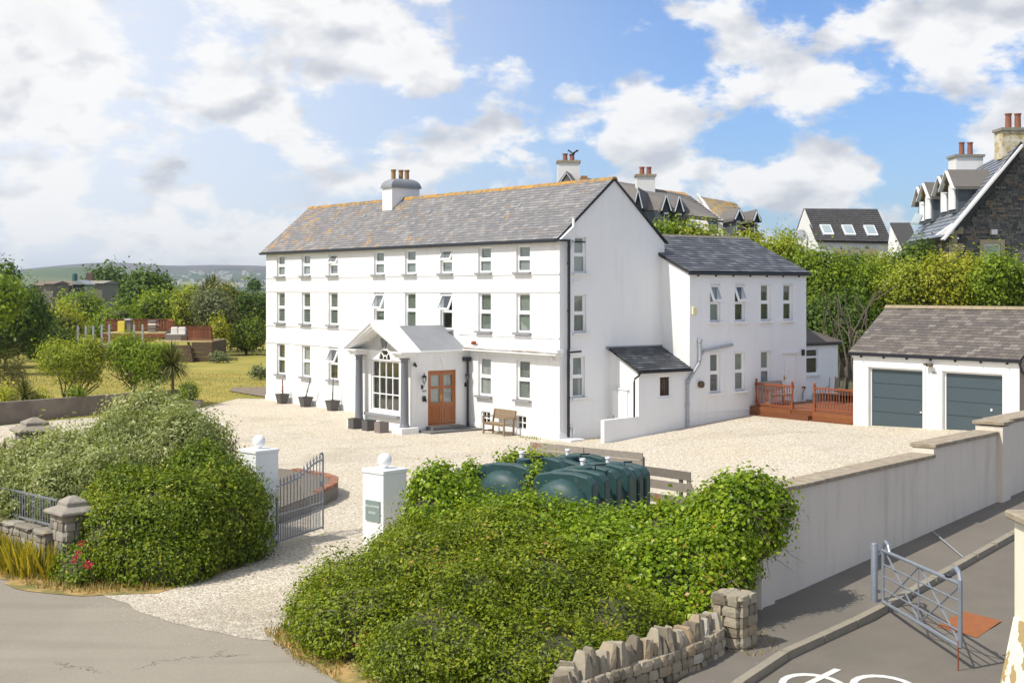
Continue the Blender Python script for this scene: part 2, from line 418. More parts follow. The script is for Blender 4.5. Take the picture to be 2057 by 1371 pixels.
# basement grilles
for a, bb, c, d in vents:
    g = MB(); g.box(a, bb, .04, .09, c, c+.04); g.box(a, bb, .04, .09, d-.04, d)
    for x in (a, (a+bb)/2-.02, bb-.04): g.box(x, x+.04, .045, .085, c+.04, d-.04)
    g.box(a, bb, .043, .087, (c+d)/2-.02, (c+d)/2+.02)
    o = g.build('basement_window', M_upvc, house)
    B(a, bb, .06, .065, c+.03, d-.03).build('pane', M_glass, o)
# lead covered ledge over the right ground floor windows
b = MB(); b.prism([(-5.5,-.001,3.24),(-5.5,-.30,3.16),(-5.5,-.32,3.05),(-5.5,-.001,2.98)], (5.66,0,0)); b.build('ledge', M_trim, house, bevel=0)
b = MB().box(-5.5, .17, -.34, -.30, 3.12, 3.17); b.build('ledge_edging', mat('rusty_edging', (.55,.55,.53), .7, col2=(.3,.24,.18), vs_=1.5), house)
MB().lathe([(.03,0),(.1,.02),(.11,.12),(.05,.16)], (-5.0,-.15,3.25), 10).build('vent_cowl', M_rust, house)
# alarm box / camera on the front, brackets
for x in (-.35,): B(x-.05, x+.05, -.12, -.002, 2.85, 2.98).build('security_sensor', M_trim, house)
# gable wall (normal +x), lx = 0, runs in +y
gh = [(.68-.0,1.26,5.98,7.30),(.68,1.26,3.83,5.22),(.62,1.2,1.50,2.98)]
wall(house, 'gable_wall', M_renderg, (0,0,0), (0,1,0), HD, -.3, EZ, gh, .13, top=[(RY, RZ+.05)])
for k, (a, b_, c, d) in enumerate(gh):
    mk_window(house, (11, (a+b_)/2, c), b_-a, d-c, M_trim, False, ['net','blind','net'][k], rz=R(90), sill_w=.1)
wall(house, 'rear_wall', M_renderg, (0,HD,0), (-1,0,0), HL, -.3, EZ, [])
wall(house, 'left_gable_wall', M_renderg, (-HL,HD,0), (0,-1,0), HD, -.3, EZ, [], top=[(HD-RY, RZ+.05)])
b = MB(); b.box(.001, .03, .0, 2.35, -.3, .30); b.build('gable_plinth', M_renderg, house)
B(.001, .02, .56, 2.4, 1.36, 1.40).build('gable_band', M_renderg, house)
# inner partition added in a dark colour, so the rooms read as unlit
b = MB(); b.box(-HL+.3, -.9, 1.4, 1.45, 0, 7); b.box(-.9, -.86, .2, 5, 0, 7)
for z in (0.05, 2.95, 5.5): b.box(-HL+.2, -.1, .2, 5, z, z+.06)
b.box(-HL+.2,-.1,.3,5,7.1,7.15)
b.build('dark_backing', M_int, house)

# ---------------------------------------------------------------- slates
NSL = {}
def slate_proto(w, L, th, m, name):
    key = (round(w,3), round(L,3), m.name)
    if key in NSL: return NSL[key]
    out = []
    for k in range(8):
        me = bpy.data.meshes.new(name)
        x = w/2-.004; dx = (rnd.random()-.5)*.008
        vv = [(-x,0,0),(x,dx,0),(x,L,0),(-x,L,0),(-x,0,th),(x,dx,th),(x,L,th),(-x,L,th)]
        me.from_pydata(vv, [], [(0,3,2,1),(4,5,6,7),(0,1,5,4),(1,2,6,5),(2,3,7,6),(3,0,4,7)]); me.materials.append(m)
        at = me.attributes.new('rnd', 'FLOAT', 'FACE'); v = (k+.5)/8; at.data.foreach_set('value', [v*v*.6+.4*v]*6)
        out.append(me)
    NSL[key] = out; return out
def slope(parent, name, O, X, Y, Wd, Ls, sw, ex, m, n_ind, clip=None, th=.012, base=True, rough=.012, near=None):
    """slates on a slope: O eave corner, X along eave, Y unit up the slope (frame coords of the thing)."""
    O, X, Y = Vector(O), Vector(X), Vector(Y); N = X.cross(Y).normalized()
    rows = int(math.ceil(Ls/ex)); L = ex*1.9; items = []
    for i in range(rows):
        off = (sw/2 if i % 2 else 0); n = int(Wd/sw)+2
        for j in range(-1, n):
            x0 = j*sw+off
            xa, xb = max(0, x0), min(Wd, x0+sw)
            if xb-xa < sw*.3: continue
            y0 = i*ex
            if clip and not clip((xa+xb)/2, y0+ex/2): continue
            LL = min(L, Ls-y0+.02)
            items.append(((xa+xb)/2, y0, xb-xa, LL))
    tilt = th*1.2/ex
    offp = OFF[parent.name if parent.parent is None else parent.parent.name][0]
    if near is None: near = Vector((5, -40, 5))
    pos = [O+X*x+Y*y for x, y, w, l in items]
    order = sorted(range(len(items)), key=lambda k: (pos[k]-near).length)
    full = [k for k in order if abs(items[k][2]-sw) < .02 and items[k][3] > L*.98][:n_ind]; fs = set(full)
    P = slate_proto(sw, L, th, m, name)
    for k in full:
        x, y, w, l = items[k]
        o = bpy.data.objects.new(name, P[rnd.randrange(8)]); COL.objects.link(o); o.parent = parent
        Yt = (Y+N*(-tilt)).normalized(); Nt = X.cross(Yt)
        jig = Matrix.Rotation((rnd.random()-.5)*.03, 3, 'Z')
        Mr = Matrix((X, Yt, Nt)).transposed() @ jig
        Mt = Mr.to_4x4(); Mt.translation = O+X*x+Y*(y+(rnd.random()-.5)*rough)+N*(.004+tilt*L*.95)-offp
        o.matrix_local = Mt
    mb = MB()
    for k in order:
        if k in fs: continue
        x, y, w, l = items[k]; Yt = (Y+N*(-tilt)).normalized(); Nt = X.cross(Yt)
        p = O+X*x+Y*(y+(rnd.random()-.5)*rough)+N*(.004+tilt*L*.95)
        Mt = Matrix((X, Yt, Nt)).transposed().to_4x4(); Mt.translation = p
        mb.box(-w/2+.004, w/2-.004, 0, l, 0, th, Mt)
    if mb.f: mb.build(name+'_field', m, parent, kind='stuff')
    if base:
        q = [O-N*.05, O+X*Wd-N*.05, O+X*Wd+Y*Ls-N*.05, O+Y*Ls-N*.05]
        if clip is None: MB().prism(q, N*.045).build('roof_deck', M_under, parent)
# main roof
roofp = B(-HL+.05, -.05, .1, HD-.1, EZ-.06, EZ-.02).build('roof', M_under, house)
sl = Vector((0, RY+.14, RZ+.02-(EZ-.06))); Ls = sl.length; Yd = sl/Ls
slope(roofp, 'slate', (-HL-.28,-.14,EZ+.03), (1,0,0), Yd, HL+.34, Ls+.02, .30, .165, M_slate, 190)
slr = Vector((0, -(RY+.14), RZ+.02-(EZ-.06)))/Ls
MB().prism([Vector((-HL-.28,HD+.14,EZ-.02)), Vector((.06,HD+.14,EZ-.02)), Vector((.06,HD+.14,EZ-.02))+slr*Ls, Vector((-HL-.28,HD+.14,EZ-.02))+slr*Ls], (0,0,.05)).build('rear_slope', M_slate, roofp)
# verge trims on the gable
b = MB(); b.bar((.05,-.14,EZ-.0), (.05,RY,RZ+.06), .07, .05); b.bar((.05,HD+.14,EZ-.02), (.05,RY,RZ+.06), .07, .05); b.build('verge', M_black, roofp)
# ridge tiles
rp = [MB() for _ in range(1)]
for k in range(50):
    x = -HL-.28+k*.456
    if -14.9 < x+.2 < -14.0: continue
    b = MB(); dz = (rnd.random()-.5)*.015
    pts = [(x,RY-.17,RZ+.02+dz),(x,RY-.08,RZ+.15+dz),(x,RY+.08,RZ+.15+dz),(x,RY+.17,RZ+.02+dz),(x,RY+.14,RZ+.01+dz),(x,RY,RZ+.08+dz),(x,RY-.14,RZ+.01+dz)]
    b.prism(pts, (.45,0,0)); b.build('ridge_tile', M_ridge, roofp)
# roof vents
for (px, py) in ((636,458),(700,452),(849,443),(1047,427)):
    xx = (px-534)/589*1.0
for lx, t in ((-18.2,.55),(-16.0,.62),(-10.6,.6),(-4.3,.58)):
    p = Vector((lx,-.14,EZ+.03))+Yd*Ls*t
    MB().bar(p+Vector((0,0,.04)), p+Vector((0,.18,.2)), .17, .05).build('roof_vent', M_lead, roofp)
# gutter and fascia
b = MB().box(-HL-.32, .0, -.24, -.12, EZ-.075, EZ+.035); b.build('gutter', M_black, house, bevel=.02)
B(-HL, 0, -.12, -.001, EZ-.04, EZ+.06).build('fascia', M_black, house)
b = MB(); b.box(.0, .26, -.22, .3, EZ-.05, EZ+.02); b.build('gutter_return', M_black, house)
b = MB().prism([(.002,-.1,EZ+.02),(.002,.5,EZ+.02),(.002,.5,EZ+.5)],(.2,0,0)); b.build('kneeler', M_render, house)
b = MB().tube([(.16,.3,EZ),(.16,.3,3.3),(.16,.28,3.2),(.16,.28,.12)], .055, 10); 
for z in (6.3,4.6,3.0,1.5,.4): b.lathe([(.066,0),(.066,.07)], (.16,.29,z), 10)
b.build('downpipe', M_black, house, smooth=True)
MB().tube([(.12,.55,7.95),(.12,.55,7.15),(.12,.5,7.0),(.08,.42,6.85),(.08,.42,.6),(.08,.6,.4),(.08,.62,0)], .05, 10).build('white_soil_pipe', M_upvc, house, smooth=True)
MB().tube([(.1,.5,5.62),(.12,.85,5.66)], .03, 8).build('overflow_pipe', M_upvc, house)
MB().tube([(.1,.3,3.14),(.2,.85,3.17)], .035, 8).build('black_branch_pipe', M_black, house)
B(.0, .62, .0, .66, -.1, .07).build('concrete_pad', M_render, house)
B(-.35, .3, -.36, -.05, 3.14, 3.26).build('corner_hopper', M_upvc, house)
# chimney
ch = MB(); ch.box(-14.83, -14.02, 1.9, 3.38, 8.2, 9.97); ch = ch.build('chimney', M_render, house)
B(-14.9,-13.95,1.83,3.45,9.97,10.02).build('chimney_drip', M_lead, ch)
b = MB(); n = 7
rings = []
for k in range(n+1):
    a = k/n*math.pi/2; s = math.cos(a)*.62+.38 if k < n else .4; z = 10.02+.38*math.sin(a)
    hx, hy = .46*s, .80*s; rings += [(-14.425-hx,2.64-hy,z),(-14.425+hx,2.64-hy,z),(-14.425+hx,2.64+hy,z),(-14.425-hx,2.64+hy,z)]
b.add(rings, [(i*4+j, i*4+(j+1)%4, (i+1)*4+(j+1)%4, (i+1)*4+j) for i in range(n) for j in range(4)]+[(n*4, n*4+1, n*4+2, n*4+3)])
b.build('chimney_flaunching', M_lead, ch)
for dx, dy in ((-.1,-.3),(-.1,.1),(.06,.32)):
    MB().lathe([(.10,0),(.115,.05),(.10,.1),(.10,.42),(.125,.44),(.125,.5),(.08,.5)], (-14.43+dx,2.6+dy,10.33), 12).build('chimney_pot', M_pot, ch, smooth=True)
b = MB(); b.bar((-14.0,1.86,8.86),(-14.0,2.6,9.49),.04,.12); b.box(-14.85,-13.98,1.84,1.9,8.78,8.9); b.build('lead_flashing', M_black, ch)

# ---------------------------------------------------------------- porch
PX0, PX1, PY = -9.05, -5.5, -2.7       # wall box: left, right, front
pw = [(PX0, PX1)]
# front wall with the tall window and the fanlight (approximated by a narrow arched recess)
wl, wr = -8.38, -6.36
fc = -7.29; fr = .43
# front wall with gable top
wall(house, 'porch_front_wall', M_render, (PX0,PY,0), (1,0,0), PX1-PX0, -.3, 2.98, [(wl-PX0, wr-PX0, .66, 2.64)], .16)
def arch_pts(cx, cz, r, n=12, a0=0, a1=math.pi): return [(cx+r*math.cos(a0+(a1-a0)*k/n), cz+r*math.sin(a0+(a1-a0)*k/n)) for k in range(n+1)]
b = MB()                                                                # tympanum in front of the wall plane with the arch cut
ap = arch_pts(fc, 2.66, fr)                                             # right to left
MBt = MB()
tz = 4.02
# left half and right half polygons around the arch
rightp = [(fc+fr,2.66)]+ap[1:7]+[(fc,tz),(PX1,2.98),(PX1,2.66)]
leftp = [(fc-fr,2.66),(PX0,2.66),(PX0,2.98),(fc,tz)]+[ap[6]]+ap[7:-1]
for pl_ in (rightp, leftp):
    MBt.prism([Vector((x, PY-.05, z)) for x, z in pl_], (0,.05,0))
MBt.build('porch_tympanum', M_render, house)
b = MB()
for (x0, z0), (x1, z1) in zip(arch_pts(fc,2.66,fr-.0), arch_pts(fc,2.66,fr-.0)[1:]): b.bar((x0,PY-.03,z0),(x1,PY-.03,z1),.05,.05,up=(0,1,0))
for (x0, z0), (x1, z1) in zip(arch_pts(fc,2.70,.14,6), arch_pts(fc,2.70,.14,6)[1:]): b.bar((x0,PY-.025,z0),(x1,PY-.025,z1),.04,.025,up=(0,1,0))
for a in (R(45),R(135)): b.bar((fc+.14*math.cos(a),PY-.025,2.70+.14*math.sin(a)),(fc+fr*math.cos(a),PY-.025,2.68+fr*math.sin(a)),.04,.026,up=(0,1,0))
b.box(fc-fr, fc+fr, PY-.03, PY+.02, 2.64, 2.68)
fan = b.build('fanlight', M_upvc, house)
MB().prism([Vector((x,PY-.008,z)) for x, z in ap],(0,.006,0)).build('pane', mat('dark_glass',(.02,.02,.02),.05), fan)
MB().prism([(fc-.13,PY-.10,3.13),(fc+.11,PY-.10,3.13),(fc+.22,PY-.10,3.5),(fc-.24,PY-.10,3.5)],(0,.05,0)).build('keystone', M_grey, house)
# tall window: frame, bars, panes
pwf = MB(); y0, y1 = PY+.06, PY+.12
pwf.box(wl, wl+.07, y0, y1, .66, 2.64); pwf.box(wr-.07, wr, y0, y1, .66, 2.64); pwf.box(wl+.07, wr-.07, y0, y1, .66, .74); pwf.box(wl+.07, wr-.07, y0, y1, 2.57, 2.64)
pwin = pwf.build('porch_window', M_upvc, house)
W4 = (wr-wl-.14)/4
for k in range(1,4): B(wl+.07+W4*k-.022, wl+.07+W4*k+.022, y0+.004, y1-.004, .74, 2.57).build('glazing_bar', M_upvc, pwin)
for z in (1.33, 1.985): B(wl+.07, wr-.07, y0+.008, y1-.008, z-.02, z+.02).build('glazing_bar', M_upvc, pwin)
zs = [.74,1.31,1.965,2.57]
for i in range(4):
    for j in range(3): B(wl+.07+W4*i+.022, wl+.07+W4*(i+1)-.022, PY+.088, PY+.094, zs[j]+.02, zs[j+1]-.02).build('pane', M_glass, pwin)
c_ = MB()
for k in range(5): c_.box(wl+.08+k*.07, wl+.13+k*.07, PY+.22+.02*(k%2), PY+.25+.02*(k%2), .66, 2.6)
for k in range(3): c_.box(wr-.35+k*.11, wr-.27+k*.11, PY+.22, PY+.25, .9, 2.6)
c_.build('curtain', M_curt, pwin)
B(-8.66,-6.28,PY-.16,PY+.05,.47,.56).build('porch_sill', M_greysill, house)
# right side wall with the front door
wall(house, 'porch_side_wall', M_render, (PX1,PY,0), (0,1,0), -PY, -.3, 2.98, [(.76, 2.06, .2, 2.3)], .12)
wall(house, 'porch_left_wall', M_render, (PX0,0,0), (0,-1,0), -PY, -.3, 2.98, [])
B(PX1-.02,PX1+.025,PY,0,-.3,.17).build('porch_plinth', M_render, house)
# doors: two leaves
dx = PX1-.09
df = MB(); df.box(dx, dx+.06, -1.94, -1.88, .2, 2.3); df.box(dx, dx+.06, -.70, -.64, .2, 2.3); df.box(dx, dx+.06, -1.88, -.70, 2.24, 2.3); df.box(dx,dx+.08,-1.88,-.7,.2,.24)
door = df.build('front_door', M_wood, house)
for ya, yb, s in ((-1.875,-1.295,1),(-1.285,-.705,-1)):
    lf = MB(); X0, X1 = dx+.005, dx+.05
    lf.box(X0,X1,ya,ya+.09,.245,2.235); lf.box(X0,X1,yb-.09,yb,.245,2.235)
    for za, zb in ((.245,.4),(.93,1.06),(1.60,1.69),(2.12,2.235)): lf.box(X0,X1,ya+.09,yb-.09,za,zb)
    lf.box(X0+.012,X1-.014,ya+.09,yb-.09,.4,.93); lf.box(X0+.01,X1-.004,ya+.16,yb-.16,.47,.86)
    leaf = lf.build('door_leaf', M_wood, door)
    for za, zb in ((1.06,1.60),(1.69,2.12)): B(dx+.02,dx+.03,ya+.09,yb-.09,za,zb).build('door_glass', glassmat('door_glass') if 'door_glass' not in bpy.data.materials else bpy.data.materials['door_glass'], door)
    B(dx-.04,dx-.03,ya+.09,yb-.09,1.06,2.12).build('door_net', M_netc, door)
hd = MB(); hd.box(dx+.05,dx+.06,-1.33,-1.30,1.12,1.38); hd.bar((dx+.09,-1.315,1.28),(dx+.09,-1.42,1.28),.02,.02); hd.bar((dx+.05,-1.315,1.28),(dx+.09,-1.315,1.28),.02); hd.build('door_handle', M_brass, door)
MB().prism([(PX1+.002,-1.24,2.38),(PX1+.002,-1.4,2.80),(PX1+.002,-.98,2.80),(PX1+.002,-1.08,2.38)][::-1],(.03,0,0)).build('keystone', M_render, house)
# steps
B(PX1+.02,PX1+.5,-2.05,-.5,-.2,.19).build('step', M_stone_d, house, bevel=.01)
B(PX1+.02,PX1+.95,-2.45,-.05,-.2,.07).build('step', M_stone_d, house, bevel=.01)
B(PX1+.02,PX1+.5,-.5,-.0,-.2,.1).build('step', M_stone_d, house, bevel=.01)
# lanterns
def lantern(y):
    b = MB(); x = PX1; b.box(x,x+.03,y-.04,y+.04,1.62,1.78); b.tube([(x+.03,y,1.66),(x+.12,y,1.68),(x+.16,y,1.78),(x+.16,y,1.86)],.012,6)
    b.lathe([(.02,1.84),(.05,1.88)],(x+.16,y,0),6); b.lathe([(.105,2.06),(.06,2.14),(.02,2.17),(.014,2.24)],(x+.16,y,0),6)
    for k in range(6):
        a = k*math.pi/3; b.bar((x+.16+.05*math.cos(a),y+.05*math.sin(a),1.88),(x+.16+.095*math.cos(a),y+.095*math.sin(a),2.06),.012)
    o = b.build('wall_lantern', M_black, house)
    MB().lathe([(.045,1.885),(.085,2.055)],(x+.16,y,0),6).build('lantern_glass', M_glass, o)
lantern(-2.22); lantern(-.2)
b = MB().box(PX1,PX1+.07,-2.2,-2.08,1.15,1.35); b.tube([(PX1+.07,-2.12,1.3),(PX1+.12,-2.10,1.2),(PX1+.05,-2.06,1.12)],.02,6); b.build('intercom', M_black, house)
B(PX1,PX1+.015,-2.2,-2.02,1.5,1.58).build('number_plate', M_netc, house)
b = MB().box(PX1,PX1+.05,-2.6,-2.54,2.5,2.62); b.tube([(PX1+.05,-2.57,2.6),(PX1+.18,-2.6,2.5)],.045,8); b.build('security_camera', M_black, house)
# hopper and downpipe at the porch corner
b = MB().box(PX1+.02,PX1+.22,-.34,-.06,2.62,2.78); b.tube([(PX1+.12,-.16,2.62),(PX1+.12,-.16,.1)],.05,10); b.build('porch_downpipe', M_black, house)
# columns on plinths
for cx in (-8.75,-5.47):
    B(cx-.34,cx+.34,-3.38,-2.6,-.2,.22).build('column_plinth', M_render, house, bevel=.015)
    MB().lathe([(.20,.22),(.20,.27),(.17,.30),(.165,.36),(.155,.40),(.15,1.4),(.135,2.62),(.15,2.66),(.135,2.69),(.135,2.74),(.17,2.78),(.185,2.84)],(cx,-3.02,0),20).build('column', M_grey, house, smooth=True)
# entablature blocks, pediment, roof
for cx in (-8.75,-5.47):
    ent = MB(); ent.box(cx-.27,cx+.27,-3.30,-2.70,2.84,2.93); ent.box(cx-.33,cx+.33,-3.36,-2.70,2.93,3.0); ent.box(cx-.38,cx+.38,-3.42,-2.70,3.0,3.05); ent.build('entablature', M_render, house)
lx0, lx1, ax, az_ = -9.45, -5.05, -7.27, 4.22
def rake(y0,y1,th,inset):
    b = MB()
    for s in (-1,1):
        ex = lx0 if s<0 else lx1
        p = [(ax,y0,az_-inset),(ex+(-s)*inset*1.0,y0,3.05),(ex+(-s)*(inset+th*1.3),y0,3.05),(ax,y0,az_-inset-th)]
        b.prism(p if s>0 else p[::-1],(0,y1-y0,0))
    return b
rake(-3.44,-2.75,.12,0).build('pediment_cornice', M_render, house)
rake(-3.38,-2.75,.12,.12).build('pediment_cornice', M_render, house)
rake(-3.32,-2.75,.10,.24).build('pediment_cornice', M_render, house)
# gabled upstand (white) then hipped lead roof behind it, sloping down to the side parapet
MB().prism([(lx0+.25,-2.75,3.03),(lx1-.3,-2.75,3.03),(ax,-2.75,4.2)],(0,.42,0)).build('pediment_back', M_render, house)
b = MB(); b.add([(PX1-.1,-2.33,3.05),(PX1-.1,-.05,3.05),(ax,-.05,3.98),(ax,-2.33,3.98),(PX0+.1,-2.33,3.05),(PX0+.1,-.05,3.05)],[(0,1,2,3),(3,2,5,4),(1,5,2),(0,3,4)]); b.build('porch_roof', M_lead, house)
for y in (-2.28,): MB().bar((PX1-.1,y,3.07),(ax,y,4.0),.03,.03).build('lead_roll', M_lead, house)
b = MB().box(PX1-.14,PX1+.06,-2.7,-.0,2.98,3.05); b.box(PX0-.06,PX0+.14,-2.7,0,2.98,3.05); b.build('parapet', M_render, house)

# ---------------------------------------------------------------- wing: right, behind the gable
WX = 1.55; WY0, WY1 = 4.99, 11.58; WE = 6.02
hw = [(6.07,6.63,4.17,5.60,1),(7.43,7.99,4.17,5.60,1),(8.89,9.46,4.17,5.60,0),(10.2,10.77,4.17,5.60,0),(6.07,6.63,1.50,2.98,0),(7.43,7.99,1.52,2.98,0),(8.89,9.46,1.52,3.0,0)]
dh = (10.22,11.0,.95,2.87)
wall(house, 'wing_front_wall', M_renderg, (WX,WY0,0), (0,1,0), WY1-WY0, -.3, WE, [(a-WY0,b-WY0,c,d) for a,b,c,d,_ in hw]+[(dh[0]-WY0,dh[1]-WY0,dh[2],dh[3])], .12)
cs = ['net','sides','sides','sides','stripe','net','net']
for k,(a,b_,c,d,op) in enumerate(hw): mk_window(house, (11+WX,(a+b_)/2,c), b_-a, d-c, M_renderg, bool(op), cs[k], rz=R(90))
wall(house, 'wing_side_wall', M_render, (-1.8,WY0,0), (1,0,0), WX+1.8, -.3, WE, [], top=[(0.05,7.42),(0.1,7.42)])
wall(house, 'wing_end_wall', M_renderg, (WX,WY1,0), (-1,0,0), 6.6, -.3, WE, [], top=[(3.3,7.5)])
B(WX-.3,WX-.26,WY0+.2,WY1-.1,.2,5.9).build('dark_backing', M_int, house)  # dark sheet added behind the wing windows, painted as unlit room
# back door
d0 = MB().box(WX-.1,WX-.05,dh[0],dh[1],dh[2],dh[3]); 
for za,zb in ((1.15,1.75),(1.95,2.6)):
    for ya,yb in ((dh[0]+.1,dh[0]+.36),(dh[0]+.43,dh[0]+.69)): d0.box(WX-.05,WX-.035,ya,yb,za,zb)
bd = d0.build('back_door', M_upvc, house)
b = MB().bar((WX-.02,dh[0]+.08,1.9),(WX-.02,dh[0]+.2,1.9),.02); b.box(WX-.05,WX-.03,dh[0]+.06,dh[0]+.1,1.8,2.0); b.build('door_handle', M_brass, bd)
B(WX,WX+.05,dh[0]-.12,dh[1]+.1,2.87,2.93).build('door_hood', M_renderg, house)
for (a,b_,c,d,_) in hw: B(WX,WX+.03,a-.1,b_+.1,d+.01,d+.05).build('drip_mould', M_renderg, house)
B(WX,WX+.03,5.1,8.3,.78,.82).build('wing_band', M_renderg, house)
wroof = B(-1.6, WX-.02, WY0+.02, WY1-.1, WE-.05, WE-.01).build('wing_roof', M_under, house)
ws = Vector((-3.32-.1,0,1.50)); Lw = ws.length; Yw = ws/Lw
slope(wroof, 'slate', (WX+.1,WY0-.12,WE+.03), (0,1,0), Yw, WY1-WY0+.24, Lw, .32, .23, M_slateb, 80, th=.014, near=Vector((12,-30,5)))
MB().prism([(WX-3.3,WY0-.1,7.5),(WX-3.3,WY1+.12,7.5),(WX-6.6,WY1+.12,WE),(WX-6.6,WY0-.1,WE)],(0,0,.05)).build('rear_slope', M_slateb, wroof)
for k in range(14): MB().prism([(WX-3.45,WY0+k*.485,7.50),(WX-3.34,WY0+k*.485,7.60),(WX-3.24,WY0+k*.485,7.60),(WX-3.12,WY0+k*.485,7.50)],(0,.478,0)).build('ridge_tile', M_ridgeg, wroof)
b = MB().box(WX+.06,WX+.17,WY0-.15,WY1+.14,WE-.08,WE+.02); b.build('wing_gutter', M_black, house, bevel=.02)
b = MB().bar((WX+.1,WY0-.06,WE-.0),(-1.8,WY0-.06,WE+1.46),.06,.1); b.build('wing_verge', M_black, house)
for k in range(7): B(WX+.0,WX+.06,WY0+.4+k*.95,WY0+.44+k*.95,WE-.14,WE-.02).build('gutter_bracket', M_black, house)
# pipes and fittings on the wing
M_gpipe = mat('grey_pipe', (.40,.42,.45), .45, var=.1, vs_=6)
b = MB().tube([(WX+.09,5.44,3.45),(WX+.09,5.44,2.85),(WX+.09,5.4,2.65),(WX+.09,4.86,2.05),(WX+.09,4.80,1.9),(WX+.09,4.80,.3)],.06,10)
for z in (3.3,2.75,1.95,1.1,.5): b.lathe([(.075,0),(.075,.09)],(WX+.09,5.44 if z>2.6 else 4.80,z),10)
b.lathe([(.08,0),(.09,.05),(.09,.12)],(WX+.09,5.44,3.42),10)
b.build('soil_pipe', M_gpipe, house, smooth=True)
MB().tube([(WX+.09,5.46,2.92),(WX+.09,5.68,3.12),(WX+.09,7.2,3.30)],.055,10).build('branch_pipe', M_gpipe, house, smooth=True)
b = MB().box(WX,WX+.09,5.08,5.3,4.46,4.76); b.build('alarm_box', mat('cream_plastic',(.7,.66,.42),.5), house, bevel=.015)
b = MB().box(WX,WX+.03,5.3,5.74,1.7,2.02); b.build('flue_plate', M_trim, house)
MB().lathe([(.13,0),(.13,.12),(.09,.14)],(0,0,0),12).build('flue', mat('flue_metal',(.2,.15,.09),.5,metal=.6,var=.3), house, frame=Matrix.Translation((WX+.03,5.5,1.86))@Matrix.Rotation(R(90),4,'Y'))
B(WX,WX+.08,11.28,11.42,2.76,3.0).build('wall_light', M_black, house, bevel=.01)
b = MB().tube([(WX+.05,11.3,1.0),(WX+.05,11.32,1.3),(WX+.1,11.38,1.45)],.02,6); b.build('tap_pipe', M_grey, house)
B(WX+.0,WX+.12,11.34,11.42,1.45,1.52).build('tap', M_rust, house)
# ---------------------------------------------------------------- lean-to shed in the corner
SY0 = 2.41
shp = MB()
wall(house, 'shed_front_wall', M_renderg, (WX+.004,SY0,0), (0,1,0), WY0-SY0, -.3, 2.42, [(3.43-SY0,4.01-SY0,1.46,2.26)], .12)
MBs = MB().prism([(0,SY0,-.3),(WX,SY0,-.3),(WX,SY0,2.42),(0,SY0,3.18)],(0,.14,0)); MBs.build('shed_side_wall', M_render, house)
w = MB().box(WX-.06,WX-.02,3.43,3.48,1.46,2.26).box(WX-.06,WX-.02,3.96,4.01,1.46,2.26).box(WX-.06,WX-.02,3.48,3.96,1.46,1.52).box(WX-.06,WX-.02,3.48,3.96,2.2,2.26)
sw_ = w.build('shed_window', M_upvc, house); B(WX-.045,WX-.04,3.48,3.96,1.52,2.2).build('pane', M_glass, sw_)
B(WX-.2,WX-.19,3.44,4.0,1.48,2.24).build('curtain', mat('brown_curtain',(.045,.04,.035),.9,var=.3,vs_=12), sw_); B(WX,WX+.06,3.38,4.06,1.36,1.44).build('sill', M_renderg, sw_)
b = MB().box(.2,.98,SY0-.045,SY0-.005,-.2,1.72); b.box(.26,.92,SY0-.06,SY0-.045,.1,1.62); sd = b.build('shed_door', M_upvc, house)
B(.12,1.06,SY0-.07,SY0-.001,1.74,1.80).build('door_lintel', M_render, house)
B(.25,.29,SY0-.08,SY0-.06,.62,.80).build('door_handle', M_brass, sd)
sroof = B(.02, WX-.05, SY0+.1, WY0-.1, 2.36, 2.40).build('shed_roof', M_under, house)
ss = Vector((-(WX+.12),0,.80)); Lq = ss.length; Yq = ss/Lq
slope(sroof, 'slate', (WX+.12,SY0-.12,2.46), (0,1,0), Yq, WY0-SY0+.1, Lq, .28, .17, M_slatebk, 25, near=Vector((12,-30,5)))
b = MB().box(.0,.10,SY0-.2,WY0,3.2,3.3); b.build('shed_flashing', M_lead, house)
b = MB().box(WX+.09,WX+.19,SY0-.14,WY0,2.38,2.46); b.tube([(WX+.14,SY0-.05,2.4),(WX+.1,SY0-.1,2.3),(WX+.03,SY0-.22,2.2),(WX+.02,SY0-.24,2.1),(WX+.02,SY0-.24,.84)],.035,8); b.build('shed_gutter', M_black, house)
# ---------------------------------------------------------------- low single storey rear extension beyond the wing
RX = 0.0
wall(house, 'rear_extension_wall', M_renderg, (RX,11.5,0), (0,1,0), 4.0, .0, 3.08, [(1.6,2.70,1.85,2.92)], .1)
w = MB()
for a,b_,c,d in ((13.1,13.16,1.85,2.92),(14.14,14.2,1.85,2.92),(13.16,14.14,1.85,1.91),(13.16,14.14,2.86,2.92),(13.16,14.14,2.52,2.6)): w.box(RX-.08,RX-.03,a,b_,c,d)
ew = w.build('window', M_upvc, house); B(RX-.06,RX-.055,13.16,14.14,1.91,2.52).build('pane', M_glass, ew); B(RX-.06,RX-.055,13.16,14.14,2.6,2.86).build('pane', M_glass, ew)
B(RX,RX+.12,13.0,14.3,1.77,1.85).build('sill', M_renderg, ew); B(RX-.5,RX-.45,12.5,15.3,.5,3).build('dark_backing', M_int, house)  # dark sheet added behind this window for an unlit room
MB().prism([(RX+.12,11.5,3.12),(RX+.12,15.62,3.12),(RX-1.7,13.2,4.15),(RX-1.7,11.5,4.15)],(0,0,.06)).build('extension_roof', mat('brown_felt',(.12,.10,.085),.8,var=.1,vs_=3), house)
B(RX+.02,RX+.12,11.6,15.6,3.04,3.12).build('extension_gutter', M_black, house)
B(RX-3,RX-.01,15.4,15.5,.0,3.08).build('extension_end_wall', M_renderg, house)
MB().bar((RX+.14,15.66,3.16),(RX-1.7,13.2,4.22),.08,.06).build('extension_hip', M_ridgeg, house)
